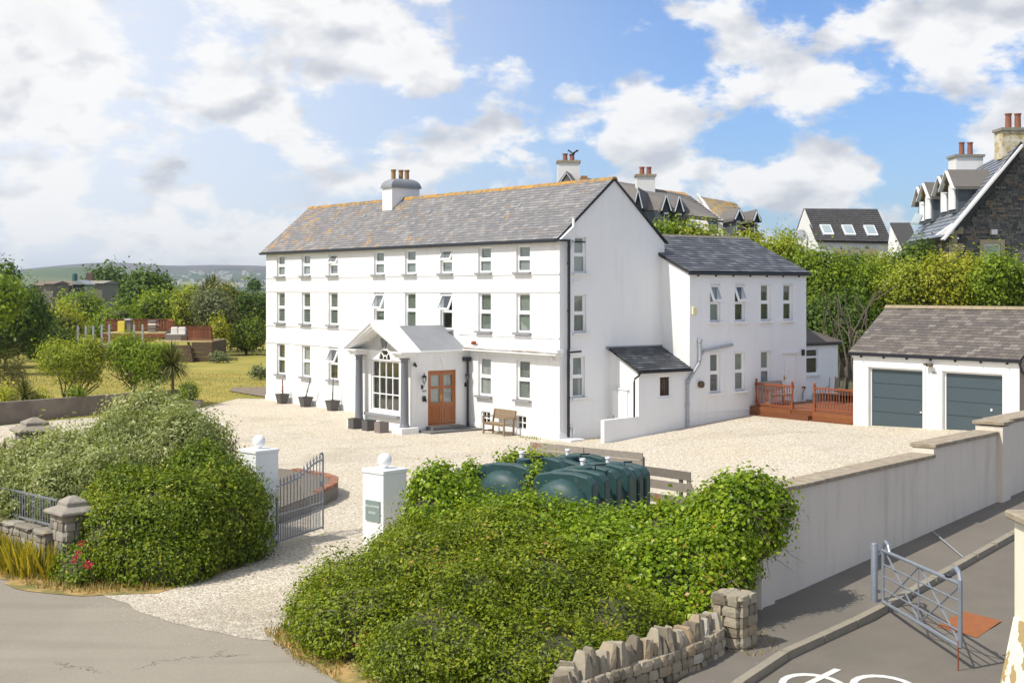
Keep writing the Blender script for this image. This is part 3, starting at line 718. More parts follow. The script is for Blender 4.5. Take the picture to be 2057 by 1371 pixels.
# low white wall in front of the shed
lw = thing('low_wall', 'low white rendered wall jutting out from the shed corner beside the gable', 'wall', (WX-.1,1.6,0), HM)
MB().prism([(WX-.18,.75,-.3),(WX-.18,SY0,-.3),(WX-.18,SY0,.84),(WX-.18,.75,.80)],(.18,0,0)).build('wall_body', M_renderg, lw, bevel=0)
# ================================================================ ground sheets
def gsheet(name, poly, zf, m, jag=0, cuts=(), step=.35, kind='structure', slab=None):
    pts = []
    for (a, b) in zip(poly, poly[1:]+poly[:1]):
        L = math.dist(a[:2], b[:2]); jj = jag if (len(a) > 2 and a[2]) else 0
        n = max(1, int(L/step)) if jj else 1
        for k in range(n):
            t = k/n; pts.append((lerp(a[0],b[0],t)+(rnd.gauss(0,jj) if k else 0), lerp(a[1],b[1],t)+(rnd.gauss(0,jj) if k else 0)))
    bm = bmesh.new(); vs_ = [bm.verts.new((x,y,0)) for x,y in pts]; bm.faces.new(vs_)
    bmesh.ops.triangulate(bm, faces=bm.faces[:])
    for c in cuts:
        bmesh.ops.bisect_plane(bm, geom=bm.verts[:]+bm.edges[:]+bm.faces[:], plane_co=(c[0],c[1],0), plane_no=(c[2],c[3],0))
    bmesh.ops.triangulate(bm, faces=bm.faces[:])
    for v in bm.verts: v.co.z = zf(v.co.x, v.co.y)
    bmesh.ops.recalc_face_normals(bm, faces=bm.faces)
    me = bpy.data.meshes.new(name); bm.to_mesh(me); bm.free()
    if me.polygons and me.polygons[0].normal.z < 0: me.flip_normals()
    me.materials.append(m); o = bpy.data.objects.new(name, me); COL.objects.link(o); return prop(o, kind=kind)

def m_gravel(t, pos, c, b):
    v = t.add('ShaderNodeTexVoronoi', ins={'Scale': 26.0}); t.l.new(pos, v.inputs['Vector'])
    cell = v.outputs['Color']
    hs = t.add('ShaderNodeSeparateColor'); t.l.new(cell, hs.inputs[0])
    c0 = t.ramp(hs.outputs[0], [(0,(.31,.26,.195)),(.25,(.46,.40,.31)),(.7,(.58,.52,.42)),(1,(.72,.67,.57))])
    big = t.noise(pos, .35, 5, .6); c0 = t.mix(t.sm(big, .35, .7), c0, t.mix(1., c0, (1.0,.98,.93), 'MULTIPLY'))
    trk = t.math('MULTIPLY', t.sm(t.noise(pos, .22, 4, .62, dist=1.2), .5, .68), .38); c0 = t.mix(trk, c0, (.33,.285,.215)); spk = t.sm(t.noise(pos, 8, 4, .7), .62, .74); c0 = t.mix(t.math('MULTIPLY', spk, .5), c0, (.24,.19,.13))
    sy = t.add('ShaderNodeSeparateXYZ'); t.l.new(pos, sy.inputs[0]); wear = t.math('MULTIPLY', t.sm(t.math('ADD', sy.outputs[1], t.math('MULTIPLY', t.noise(pos, 1.1, 5, .65), -3.0)), 23.2, 19.6), t.sm(t.noise(pos, 5, 5, .7), .30, .62)); c0 = t.mix(t.math('MULTIPLY', wear, .75), c0, (.30,.265,.21))
    bp = t.add('ShaderNodeBump'); bp.inputs['Strength'].default_value = .9; bp.inputs['Distance'].default_value = .02
    t.l.new(v.outputs['Distance'], bp.inputs['Height']); bp.invert = True; t.l.new(bp.outputs[0], b.inputs['Normal'])
    return c0
M_gravel = mat('cream_gravel', rough=.95, f=m_gravel, spec=.2)
def m_asphalt(t, pos, c, b):
    n = t.noise(pos, .5, 6, .6); f = t.noise(pos, 70, 3, .7)
    c0 = t.mix(n, (.215,.19,.152), (.30,.266,.212)); c0 = t.mix(t.math('MULTIPLY', t.sm(t.noise(pos, .16, 2, .4), .52, .54), .35), c0, (.20,.18,.15)); c0 = t.mix(t.sm(f, .35, .75), c0, t.mix(1., c0, (1.3,1.28,1.25), 'MULTIPLY'))
    mp_ = t.add('ShaderNodeMapping'); mp_.inputs['Rotation'].default_value = (0,0,R(-52)); mp_.inputs['Scale'].default_value = (.18,1.6,1); t.l.new(pos, mp_.inputs[0])
    tr = t.sm(t.noise(mp_.outputs[0], .9, 3, .5), .50, .68); c0 = t.mix(t.math('MULTIPLY', tr, .4), c0, (.20,.178,.145))
    vv = t.add('ShaderNodeTexVoronoi', feature='DISTANCE_TO_EDGE', ins={'Scale': .23}); 
    pd = t.add('ShaderNodeVectorMath', operation='ADD'); t.l.new(pos, pd.inputs[0])
    nv = t.add('ShaderNodeVectorMath', operation='SCALE'); t.l.new(t.noise(pos, 1.3, 6, .7, out=1), nv.inputs[0]); nv.inputs[3].default_value = 1.6; t.l.new(nv.outputs[0], pd.inputs[1])
    t.l.new(pd.outputs[0], vv.inputs['Vector'])
    sp2 = t.sm(t.noise(pos, 34, 2, .6), .60, .72); c0 = t.mix(t.math('MULTIPLY', sp2, .45), c0, (.46,.42,.34)); sp3 = t.sm(t.noise(pos, 27, 2, .6), .63, .74); c0 = t.mix(t.math('MULTIPLY', sp3, .5), c0, (.14,.125,.10)); cr = t.math('MULTIPLY', t.math('LESS_THAN', vv.outputs[0], .0035), t.sm(t.noise(pos, .45, 2), .47, .55))
    c0 = t.mix(t.math('MULTIPLY', cr, .75), c0, (.04,.035,.03))
    bp = t.add('ShaderNodeBump'); bp.inputs['Strength'].default_value = .5; bp.inputs['Distance'].default_value = .01
    t.l.new(f, bp.inputs['Height']); t.l.new(bp.outputs[0], b.inputs['Normal'])
    return c0
M_road = mat('worn_asphalt', rough=.9, f=m_asphalt, spec=.25)
def m_lane(t, pos, c, b):
    n = t.noise(pos, .7, 6, .6); f = t.noise(pos, 60, 3, .7)
    c0 = t.mix(n, (.10,.09,.074), (.19,.167,.135)); c0 = t.mix(t.sm(f, .35, .75), c0, t.mix(1., c0, (1.3,1.28,1.25), 'MULTIPLY'))
    sp = t.sm(t.noise(pos, 16, 2, .5), .74, .78); c0 = t.mix(sp, c0, (.3,.28,.24))
    bp = t.add('ShaderNodeBump'); bp.inputs['Strength'].default_value = .5; bp.inputs['Distance'].default_value = .01
    t.l.new(f, bp.inputs['Height']); t.l.new(bp.outputs[0], b.inputs['Normal'])
    return c0
M_lane = mat('lane_asphalt', rough=.9, f=m_lane, spec=.25)
def m_lawn(t, pos, c, b):
    n = t.noise(pos, .28, 6, .65); f = t.noise(pos, 5, 6, .7)
    mp_ = t.add('ShaderNodeMapping'); mp_.inputs['Rotation'].default_value = (0,0,R(38)); mp_.inputs['Scale'].default_value = (.5,3.2,1); t.l.new(pos, mp_.inputs[0])
    s_ = t.noise(mp_.outputs[0], .6, 4, .6)
    c0 = t.mix(t.sm(n, .34, .66), (.42,.33,.07), (.22,.22,.04)); c0 = t.mix(t.math('MULTIPLY', t.sm(s_, .4, .7), .6), c0, (.50,.42,.15))
    c0 = t.mix(t.math('MULTIPLY', f, .55), c0, (.17,.165,.035))
    bp = t.add('ShaderNodeBump'); bp.inputs['Strength'].default_value = .6; bp.inputs['Distance'].default_value = .06
    t.l.new(t.noise(pos, 14, 4, .7), bp.inputs['Height']); t.l.new(bp.outputs[0], b.inputs['Normal'])
    return c0
M_lawn = mat('dry_lawn', rough=.95, f=m_lawn, spec=.15)
def m_field(t, pos, c, b):
    v = t.add('ShaderNodeTexVoronoi', ins={'Scale': .0042}); t.l.new(pos, v.inputs['Vector'])
    hs = t.add('ShaderNodeSeparateColor'); t.l.new(v.outputs['Color'], hs.inputs[0])
    c0 = t.ramp(hs.outputs[0], [(0,(.05,.08,.02)),(.4,(.10,.14,.03)),(.7,(.17,.18,.05)),(1,(.26,.23,.10))])
    e = t.add('ShaderNodeTexVoronoi', feature='DISTANCE_TO_EDGE', ins={'Scale': .0042}); t.l.new(pos, e.inputs['Vector'])
    c0 = t.mix(t.math('LESS_THAN', e.outputs[0], .022), c0, (.025,.045,.015))
    w = t.sm(t.noise(pos, .004, 4, .6), .56, .62); c0 = t.mix(w, c0, (.03,.05,.018))
    return c0
M_field = mat('fields', rough=1, f=m_field, spec=.1)
M_soil = mat('dry_verge', (.42,.27,.10), .95, col2=(.16,.15,.04), vs_=2.2, bump=.6, bs=20)
M_bank = mat('leafy_soil', (.10,.085,.05), .95, col2=(.06,.07,.02), vs_=1.5, bump=.6, bs=8)

# terrain: one sheet to the horizon, rising gently behind the houses on the right
def terr(x, y):
    z = -.3
    if y > 66 and x > 6: z = -.3+min(1, (y-66)/34)*min(1, (x-6)/14)*4.0
    return z
vx = [-9000,-3000,-900,-300,-120,-60,-30,-10,0,6,10,16,22,30,45,60,90,150,400,1500,6000]; vy = [-60,0,30,66,70,76,84,92,100,115,140,200,400,900,2000,4500,9000]
mb = MB(); mb.add([(x,y,terr(x,y)) for y in vy for x in vx], [(j*len(vx)+i, j*len(vx)+i+1, (j+1)*len(vx)+i+1, (j+1)*len(vx)+i) for j in range(len(vy)-1) for i in range(len(vx)-1)])
mb.build('terrain', M_field, kind='structure')
gsheet('road', [(-70,-30),(9,-30),(9,9),(3.12,18.2),(4.5,21.5),(2,24.5),(-1,28.5),(-6,34),(-70,30)], lambda x,y: -.005, M_road)
cutx = [(x,0,1,0) for x,_ in GP]
grav = [(-7.4,24.1,1),(-6.88,23.3,1),(-6.2,22.4,1),(-5.5,21.7,1),(-4.6,21.1,1),(-3.7,20.6,1),(-2.9,20.3),(-1.5,24.2),(1,24),(4.3,23.2),(12.2,32.2),(17,38),(24,43),(19,52),(14,58),(-2,62),(-10,70),(-14.4,69),(-13.6,66.6,1),(-14.3,61.4),(-14.9,62.4),(-20.3,53.3),(-27,42),(-14,31),(-6.6,28.2)]
gsheet('gravel_drive', grav, lambda x,y: G(x) if y > 26 else 0.0, M_gravel, .07, cutx)
lawn = [(-14.3,60.9),(-13.6,66.3,1),(-12.4,66.2),(-12.2,66.2),(-14,84),(-13,112),(-16,150),(-90,150),(-90,60),(-27,42),(-20.4,53.4)]
gsheet('lawn', lawn, lambda x,y: .012, M_lawn)
gsheet('paved_path', [(-14.9,70.6),(-12.2,66.6),(-10,67),(-12.8,73.5),(-15.2,73)], lambda x,y: .06, mat('brown_paving',(.26,.2,.15),.9,var=.2,vs_=3,bump=.3))
gsheet('grass_verge', [(2.6,24.2),(4.4,23.2),(6.4,26.0,1),(6.0,28.0,1),(4.6,30.2,1),(3.6,30.4,1)], lambda x,y: G(x)+.012, mat('green_grass',(.16,.21,.03),.95,var=.3,vs_=3,bump=.6,bs=18), .06)
gsheet('wooded_bank', [(13,56),(26,50),(60,50),(60,140),(4,140),(4,62.5),(8,60)], lambda x,y: 1.0+max(0,min(3.0,(y-62)*.08)), M_bank, cuts=[(0,62,0,1),(0,70,0,1),(0,80,0,1),(0,99.5,0,1)])
gsheet('dry_verge', [(-60,34),(-14,28.9),(-11,26.0,1),(-9.7,25.1,1),(-8.7,24.0,1),(-7.6,23.6,1),(-6.3,23.8),(-5.2,26.2),(-7,29),(-14,33)], lambda x,y: .006, M_soil, .07)
gsheet('hedge_soil', [(-3.75,20.9,1),(-3.2,19.7,1),(-2.5,18.6,1),(-1.9,17.4),(-.5,15),(.5,16.2),(2.9,19.0),(4.4,21.8),(3.8,24),(-1.8,25.2),(-3,23)], lambda x,y: .008, M_soil, .05)
# ---- lane behind the white wall
ld = Vector((.656,.755)); l0 = Vector((4.68,23.0))
def zl(x, y): return .0505*max(0, (Vector((x,y))-l0).dot(ld))
kerbl = [(-1.6,8.2),(1.1,14.2),(3.12,18.2),(3.98,19.6),(6.23,22.4),(10.14,27.2),(14.4,32.5)]
wl_ = [(-2.6,8.2),(-.2,13.6),(2.2,18.0),(3.05,19.7),(3.6,21.6),(4.55,23.5),(13.5,33.8)]
cutl = [(l0.x+ld.x*s, l0.y+ld.y*s, ld.x, ld.y) for s in (0,)]
gsheet('lane', kerbl+[(40,50),(40,0),(20,-30),(-8,-30)], lambda x,y: zl(x,y)-.004 if y>8.3 else -.004, M_lane, cuts=cutl)
gsheet('footway', kerbl[:1]+kerbl[1:]+wl_[::-1], lambda x,y: zl(x,y)+.10, mat('footway_asphalt',f=m_lane), cuts=cutl)
M_kerb = mat('concrete_kerb',(.33,.29,.22),.9,var=.2,vs_=4,bump=.4,bs=20)
kt = thing('kerb','weathered concrete kerb stones edging the lane footway','kerb',(4,19.6,0))
for (a,b_) in zip(kerbl, kerbl[1:]):
    L = math.dist(a,b_); n = max(1,int(L/.92))
    for k in range(n):
        p = [Vector((lerp(a[0],b_[0],q),lerp(a[1],b_[1],q),0)) for q in (k/n+.004,(k+1)/n-.004)]
        for q in p: q.z = zl(q.x,q.y)+.03+rnd.uniform(-.004,.004)
        MB().bar(p[0],p[1],.14,.17).build('kerb_stone', M_kerb, kt)
# rusty manhole patch and white road marking
pc = W(1949,1256,1).copy(); c = Vector(((1949-CX)/F_PX*20.9, 20.9))
def q2(px,py):
    d = 20.
    for _ in range(6): x = (px-CX)/F_PX*d; d = F_PX*(CAMH-zl(x,d))/(py-YH)
    return ((px-CX)/F_PX*d, d)
gsheet('manhole_cover', [q2(1882,1258),(q2(1932,1226)),(q2(2012,1246)),(q2(1962,1280))], lambda x,y: zl(x,y)+.003, mat('rusty_iron',(.36,.12,.035),.9,var=.25,vs_=9,bump=.6,bs=30))
M_mark = mat('road_paint',(.72,.70,.64),.8,var=.12,vs_=12)
mk = MB()
def ringm(cx,cy,rx,ry,a0,a1,w=.10,n=20):
    for k in range(n):
        A0, A1 = a0+(a1-a0)*k/n, a0+(a1-a0)*(k+1)/n
        pts = [(cx+rr*math.cos(A)*rx, cy+rr*math.sin(A)*ry) for A, rr in ((A0,1-w/rx),(A1,1-w/rx),(A1,1),(A0,1))]
        mk.add([(x,y,zl(x,y)+.002) for x,y in pts], [(0,1,2,3)])
c1 = q2(1634,1377); c2 = q2(1778,1380)
ringm(c1[0],c1[1],.46,.62,0,2*math.pi); ringm(c2[0],c2[1],.46,.62,0,2*math.pi)
a = Vector(q2(1596,1371+15)); b_ = Vector(q2(1683,1343)); d = (b_-a).normalized(); s_ = Vector((-d.y,d.x))*.055
mk.add([(p.x,p.y,zl(p.x,p.y)+.0035) for p in (a-s_,b_-s_,b_+s_,a+s_)], [(0,1,2,3)])
mk.build('cycle_marking', M_mark, kind='structure')
# ================================================================ white boundary wall along the lane
M_wallp = mat('stained_white_wall', (.74,.665,.56), .85, var=.08, vs_=.6, bump=.35, bs=14, streak=.38)
M_cop = mat('brown_coping', (.27,.215,.15), .9, col2=(.36,.31,.23), vs_=5, bump=.5, bs=22)
LW = Matrix.Translation((4.85,23.26,0)) @ Matrix.Rotation(math.atan2(.755,.656),4,'Z')     # +x along the wall, -y to the lane
bw = thing('boundary_wall','long stained white boundary wall stepping up along the lane past the ivy','wall',(0,0,0),LW)
def wseg(x0,x1,y0,y1,top,nm='wall_panel'): return B(x0,x1,y0,y1,-.5,top).build(nm, M_wallp, bw)
wseg(-.75,5.93,.0,.42,1.92); wseg(5.93,9.35,.002,.47,2.11); wseg(9.35,9.82,-.13,.5,2.30,'pier'); wseg(9.82,22,-.01,.5,2.32)
wseg(-1.15,-.75,-.11,.45,1.72,'pier'); wseg(-2.2,-1.15,-.02,.4,1.6)
def coping(x0,x1,y0,y1,z,step=.9):
    n = max(1,round((x1-x0)/step))
    for k in range(n):
        a, b_ = x0+(x1-x0)*k/n, x0+(x1-x0)*(k+1)/n
        B(a+.004,b_-.004,y0+rnd.uniform(-.006,.006),y1,z,z+.075+rnd.uniform(-.006,.006)).build('coping_stone', M_cop, bw, bevel=.008)
coping(-.8,5.92,-.05,.50,1.92); coping(5.90,9.34,-.05,.52,2.115); coping(9.3,9.9,-.18,.56,2.33,.7); coping(9.9,21.5,-.06,.56,2.345)
# second arm of that wall up to the gate pillar, under the ivy
iw = thing('ivy_covered_wall','rendered wall hidden under the ivy between gate pillar and lane','wall',(0,0,0))
MB().bar((4.2,22.35,.7),(-1.95,24.65,.7),.4,1.4).build('wall_body', M_wallp, iw)
# steel rod leaning on the kerb
mbr = MB(); p0 = W(1874,1078,27.3); p1 = W(1935,1126,25.3); p0.z = zl(p0.x,p0.y)+.18; p1.z = zl(p1.x,p1.y)+.13
o = MB().tube([p0,p1],.012,6).build('metal_rod', M_gpipe); prop(o,'thin pale metal rod lying across the lane footway to the kerb','rod')
# ================================================================ stone wall with upright cope stones
M_rub = mat('rubble_stone', (.3,.27,.2), .95, attr=[(0,(.18,.15,.105)),(.4,(.31,.265,.19)),(.75,(.42,.37,.275)),(.93,(.38,.28,.17)),(1,(.46,.43,.36))], var=.18, vs_=9, bump=.7, bs=14)
M_mort = mat('lime_mortar', (.24,.21,.165), .95, var=.2, vs_=7, bump=.6, bs=20)
def rock(mb, c, s, rot, r=None, flat=.0, n=1, top=.82):
    """irregular squared boulder"""
    Mx = Matrix.Translation(c) @ rot
    vv = []
    for z in (-1,1):
        for x,y in ((-1,-1),(0,-1.08),(1,-1),(1.08,0),(1,1),(0,1.08),(-1,1),(-1.08,0)):
            k = top if z>0 else .95
            vv.append(Mx @ Vector((x*s[0]*k*rnd.uniform(.82,1.08), y*s[1]*k*rnd.uniform(.82,1.08), z*s[2]*rnd.uniform(.86,1.1))))
    mid = [(vv[i]+vv[i+8])/2 + (((vv[i]+vv[i+8])/2)-Mx.translation)*rnd.uniform(.06,.2) for i in range(8)]
    allv = vv[:8]+mid+vv[8:]
    fs = [(7,6,5,4,3,2,1,0), tuple(16+i for i in range(8))]+[(b*8+i, b*8+(i+1)%8, b*8+8+(i+1)%8, b*8+8+i) for b in (0,1) for i in range(8)]
    return mb.add(allv, fs, r)
sw = thing('stone_wall','low rubble stone wall topped with upright jagged stones, curving down beside the footway','wall',(3,19.7,0))
path = [Vector(p) for p in ((1.25,14.7),(.92,15.6),(.80,16.3),(.98,16.95),(1.45,17.45),(2.07,18.08),(2.65,18.75),(3.12,19.55))]
core = MB()
segs = []; acc_l = 0
for a,b_ in zip(path,path[1:]):
    d = (b_-a).normalized(); n_ = Vector((-d.y,d.x)); segs.append((a,b_,d,n_,(b_-a).length))
    core.prism([(a.x+n_.x*.07,a.y+n_.y*.07,-.1),(b_.x+n_.x*.07,b_.y+n_.y*.07,-.1),(b_.x+n_.x*.07,b_.y+n_.y*.07,.38),(a.x+n_.x*.07,a.y+n_.y*.07,.38)],(n_.x*.42,n_.y*.42,0))
core.build('mortar_core', M_mort, sw)
for a,b_,d,n_,L in segs:
    ang = math.atan2(d.y,d.x); x = 0
    for row, (z0_,z1_) in enumerate(((-.02,.14),(.14,.28),(.28,.42))):
        x = rnd.uniform(0,.05)
        while x < L-.04:
            w = rnd.uniform(.10,.30); w = min(w, L-x+.05)
            p = a+d*(x+w/2)+n_*.08
            o = rock(MB(), Vector((p.x,p.y,(z0_+z1_)/2+.04)), (w/2*.95,.09,(z1_-z0_)/2*.93), Matrix.Rotation(ang,4,'Z')@Matrix.Rotation(rnd.uniform(-.06,.06),4,'Y')).build('stone', M_rub, sw)
            x += w
    x = 0
    while x < L:
        w = rnd.uniform(.08,.2); p = a+d*(x+w/2)+n_*(.24+rnd.uniform(-.03,.05)); h = rnd.uniform(.10,.20)
        rock(MB(), Vector((p.x,p.y,.42+h*.8)), (w/2,.18*rnd.uniform(.8,1.1),h), Matrix.Rotation(ang+rnd.uniform(-.25,.25),4,'Z')@Matrix.Rotation(rnd.uniform(-.1,.35),4,'Y'), top=rnd.uniform(.35,.7)).build('cope_stone', M_rub, sw)
        x += w*.92
sp_ = thing('stone_pier','square rubble stone pier between the jagged wall and the white wall','pillar',(3.35,20.2,0))
rot = Matrix.Translation((3.30,19.95,0)) @ Matrix.Rotation(R(50),4,'Z')
B(-.2,.2,-.22,.22,-.1,.80,rot).build('mortar_core', M_mort, sp_)
z = 0
while z < .78:
    h = rnd.uniform(.11,.17)
    for fx, fy, ln, an in ((0,-.22,.42,0),(0,.22,.42,0),(-.21,0,.44,R(90)),(.21,0,.44,R(90))):
        x = -ln/2
        while x < ln/2-.03:
            w = min(rnd.uniform(.13,.28), ln/2-x+.02)
            off = x+w/2
            P_ = rot @ Vector((fx+(off if an == 0 else 0), fy+(off if an else 0), z+h/2))
            rock(MB(), P_, (w/2*.95,.06,h/2*.93), rot.to_3x3().to_4x4()@Matrix.Rotation(an,4,'Z')).build('stone', M_rub, sp_)
            x += w
    z += h
rock(MB(), rot@Vector((0,0,.84)), (.25,.26,.05), rot.to_3x3().to_4x4()).build('cap_stone', M_rub, sp_)
# ================================================================ gate pillars with balls
M_pillar = mat('pillar_paint', (.84,.84,.83), .6, var=.04, vs_=2, bump=.12, bs=22)
def pillar(loc, yaw, label, extra=None):
    M = Matrix.Translation(loc) @ Matrix.Rotation(yaw,4,'Z')
    t = thing('gate_pillar', label, 'pillar', (0,0,0), M, 'white gate pillars with balls')
    s = .29
    MB().box(-s,s,-s,s,-.1,1.96).build('shaft', M_pillar, t)
    MB().prism([(-s-.02,-s-.02,1.96),(s+.02,-s-.02,1.96),(s+.02,s+.02,1.96),(-s-.02,s+.02,1.96)],(0,0,.075)).build('cap', M_pillar, t, bevel=.01)
    rr = .135; pr = [(.06,2.035),(.05,2.05)]+[(rr*math.sin(math.pi*k/14),2.05+rr-rr*math.cos(math.pi*k/14)) for k in range(2,14)]+[(.01,2.05+2*rr)]
    MB().lathe(pr,(0,0,0),20).build('ball', M_pillar, t, smooth=True)
    return t
YAW = math.atan2(-.68,.73)
pr_ = pillar((-2.40,25.24,0), YAW, 'white square gate pillar with ball and slate name sign, right of the drive')
pl_ = pillar((-5.36,28.35,0), YAW, 'white square gate pillar with ball and blue plate, hinge post of the iron gate')
B(.02-.21,.02+.19,-.315,-.292,1.08,1.46).build('name_sign', mat('slate_sign',(.21,.26,.24),.5), pr_, label='grey green name sign')
# white lettering as cut letters
def text(body, size, M, m, parent, name='lettering', align='CENTER'):
    cu = bpy.data.curves.new(name,'FONT'); cu.body = body; cu.size = size; cu.align_x = align; cu.extrude = .001
    o = bpy.data.objects.new(name, cu); COL.objects.link(o)
    dg = bpy.context.evaluated_depsgraph_get(); me = bpy.data.meshes.new_from_object(o.evaluated_get(dg)); bpy.data.objects.remove(o)
    me.materials.clear(); me.materials.append(m); q = bpy.data.objects.new(name, me); COL.objects.link(q); q.parent = parent; q.matrix_local = M; q['kind'] = 'stuff'; return q
M_wl = mat('white_lettering',(.75,.78,.76),.6)
text('BALLAHOWIN', .062, Matrix.Translation((0.0,-.318,1.335))@Matrix.Rotation(R(90),4,'X'), M_wl, pr_)
text('HOUSE', .062, Matrix.Translation((0.0,-.318,1.215))@Matrix.Rotation(R(90),4,'X'), M_wl, pr_)
B(-.3,-.2,-.32,-.29,1.28,1.48).build('blue_plate', mat('blue_enamel',(.03,.10,.42),.4), pl_)
# ================================================================ iron drive gate
M_iron = mat('galvanised_iron', (.30,.32,.35), .45, metal=.4, var=.15, vs_=12)
gA = Vector((-4.93,28.1)); gB = Vector((-4.20,29.75)); gd = (gB-gA).normalized(); gl = (gB-gA).length
GMt = Matrix.Translation((gA.x,gA.y,.06)) @ Matrix.Rotation(math.atan2(gd.y,gd.x),4,'Z')
gt = thing('drive_gate','grey iron driveway gate standing open, upswept top rail and spear finials','gate',(0,0,0),GMt,'driveway iron gates')
def gtop(x): 
    u = x/gl; return 1.20+.10*u+.28*(1/(1+math.exp(-(u-.62)*9)))
b = MB().tube([(.0,0,0),(.0,0,1.24)],.03,8); b.build('hinge_stile', M_iron, gt)
MB().tube([(gl,0,.02),(gl,0,1.66),(gl-.03,0,1.72),(gl-.09,0,1.7)],.022,8).build('latch_stile', M_iron, gt)
MB().tube([(gl*k/16,0,gtop(gl*k/16)) for k in range(17)],.022,8).build('top_rail', M_iron, gt)
for z_ in (.05,.60): MB().bar((0,0,z_),(gl,0,z_+.02),.03,.035).build('rail', M_iron, gt)
for k in range(1,14):
    x = gl*k/14; zt = gtop(x); b = MB().bar((x,0,.05),(x,0,zt+.06),.018); b.lathe([(.010,zt+.03),(.024,zt+.08),(.004,zt+.17)],(x,0,0),6); b.build('bar', M_iron, gt)
    if k < 14: MB().bar((x-gl/28,0,.05),(x-gl/28,0,.55),.014).build('bar', M_iron, gt); 
for k in range(14):
    MB().tube([(gl*(k+.1)/14,0,.56),(gl*(k+.5)/14,0,.52),(gl*(k+.9)/14,0,.56)],.008,5).build('scroll', M_iron, gt)
B(gl-.13,gl-.02,-.02,.02,.98,1.10).build('lock', M_iron, gt)
b = MB(); b.box(-.16,-.02,-.04,.04,1.0,1.18); b.box(-.16,-.02,-.03,.03,.1,.2); b.build('hinge', M_gpipe, gt)
# second leaf folded back beside the right pillar: only its finials show over the ivy
g2 = copy_tree(gt); g2['label'] = 'second iron gate leaf folded back behind the ivy at the right pillar'; g2.matrix_world = Matrix.Translation((-1.87,25.45,.06)) @ Matrix.Rotation(R(64),4,'Z')
# raised kerbed bed behind the gate
M_conc = mat('old_concrete',(.26,.23,.18),.95,var=.2,vs_=2.5,bump=.5,bs=14)
bed = thing('raised_bed','raised wedge shaped concrete bed with brick edge behind the open gate','planter',(-5.5,34,0))
bp_ = [(-5.35,30.9),(-4.75,33.2),(-4.52,34.6),(-4.62,35.6),(-4.95,36.3),(-6.0,37.4),(-6.9,38.0),(-6.7,31.2)]
MB().prism([(x,y,.34) for x,y in bp_],(0,0,-.44)).build('bed_wall', M_conc, bed)
MB().prism([(x*.97-.17,y*.985+.5,.347) for x,y in bp_],(0,0,.02)).build('bed_surface', mat('stony_soil',(.22,.185,.14),.95,var=.3,vs_=5,bump=.9,bs=12), bed)
for i,(a,b_) in enumerate(zip(bp_[1:5],bp_[2:6])):
    a,b_ = Vector(a),Vector(b_); n = int((b_-a).length/.12)
    for k in range(n):
        p = a+(b_-a)*((k+.5)/n); d = (b_-a).normalized(); nn = Vector((-d.y,d.x))
        MB().bar((p.x+nn.x*.2,p.y+nn.y*.2,.385),(p.x-nn.x*.01,p.y-nn.y*.01,.385),.105,.07).build('brick', mat('edge_brick',(.34,.14,.08),.9,attr=[(0,(.22,.10,.06)),(1,(.40,.18,.10))],bump=.4), bed)
# ================================================================ garage
gar = thing('garage','white double garage with slate roof and two dark grey doors','garage',(9.8,8.17,.6),HM)
g0,g1,gy = 6.53,13.02,8.17; gz = .2
M_gdoor = mat('anthracite_door',(.058,.085,.10),.38,var=.06,vs_=1.5)
dd = [(7.20,9.42,2.66),(10.22,12.42,2.66)]
wall(gar,'front_wall',M_render,(g0,gy,0),(1,0,0),g1-g0,gz,3.02,[(a-g0,b-g0,gz,c) for a,b,c in dd],.22)
wall(gar,'side_wall',M_renderg,(g0,gy+4.6,0),(0,-1,0),4.6,gz,3.02,[],top=[(2.45,4.72)])
wall(gar,'side_wall',mat('roughcast',(.30,.27,.23),.95,var=.15,vs_=4,bump=.6),(g1,gy,0),(0,1,0),4.6,gz,3.02,[],top=[(2.15,4.72)])
wall(gar,'rear_wall',M_renderg,(g1,gy+4.6,0),(-1,0,0),g1-g0,gz,3.02,[])
for i,(a,b_,c) in enumerate(dd):
    fr = MB(); fr.box(a-.13,a-.02,gy-.035,gy-.001,gz,c+.13); fr.box(b_+.02,b_+.13,gy-.035,gy-.001,gz,c+.13); fr.box(a-.02,b_+.02,gy-.035,gy-.001,c+.02,c+.13)
    fr.build('door_surround', M_render, gar)
    fw = MB(); fw.box(a,a+.05,gy+.1,gy+.16,gz,c); fw.box(b_-.05,b_,gy+.1,gy+.16,gz,c); fw.box(a+.05,b_-.05,gy+.1,gy+.16,c-.05,c); fw.build('door_frame', M_upvc if i==1 else M_trim, gar)
    zb = .62 if i==0 else .74; z4 = [zb+(c-.05-zb)*k/4 for k in range(5)]
    d0 = B(a+.05,b_-.05,gy+.14,gy+.17,zb-.3,c-.05).build('garage_door', M_gdoor, gar)
    for k in range(4): MB().box(a+.06,b_-.06,gy+.118,gy+.14,z4[k]+.008,z4[k+1]-.008).build('door_panel', M_gdoor, d0, bevel=.006)
    b = MB().box(b_-.48,b_-.42,gy+.08,gy+.12,1.45,1.53) if i else MB().box(a+.05+2.0,a+.12+2.0,gy+.08,gy+.12,1.2,1.24)
    b.build('door_handle', M_trim, d0)
    mb = MB()
B(g0-.12,g1+.14,gy-.16,gy-.06,3.06,3.17).build('gutter', M_black, gar, bevel=.02)
B(g0-.02,g1+.02,gy-.06,gy-.0,2.98,3.12).build('fascia', M_trim, gar)
for k in range(7): B(g0+.4+k*.95,g0+.44+k*.95,gy-.15,gy-.0,3.0,3.06).build('gutter_bracket', M_black, gar)
M_gt = mat('garage_tile',(.25,.21,.18),.85,attr=[(0,(.115,.10,.095)),(.5,(.165,.14,.12)),(1,(.235,.205,.18))],var=.18,vs_=2.5,bump=.4,bs=12)
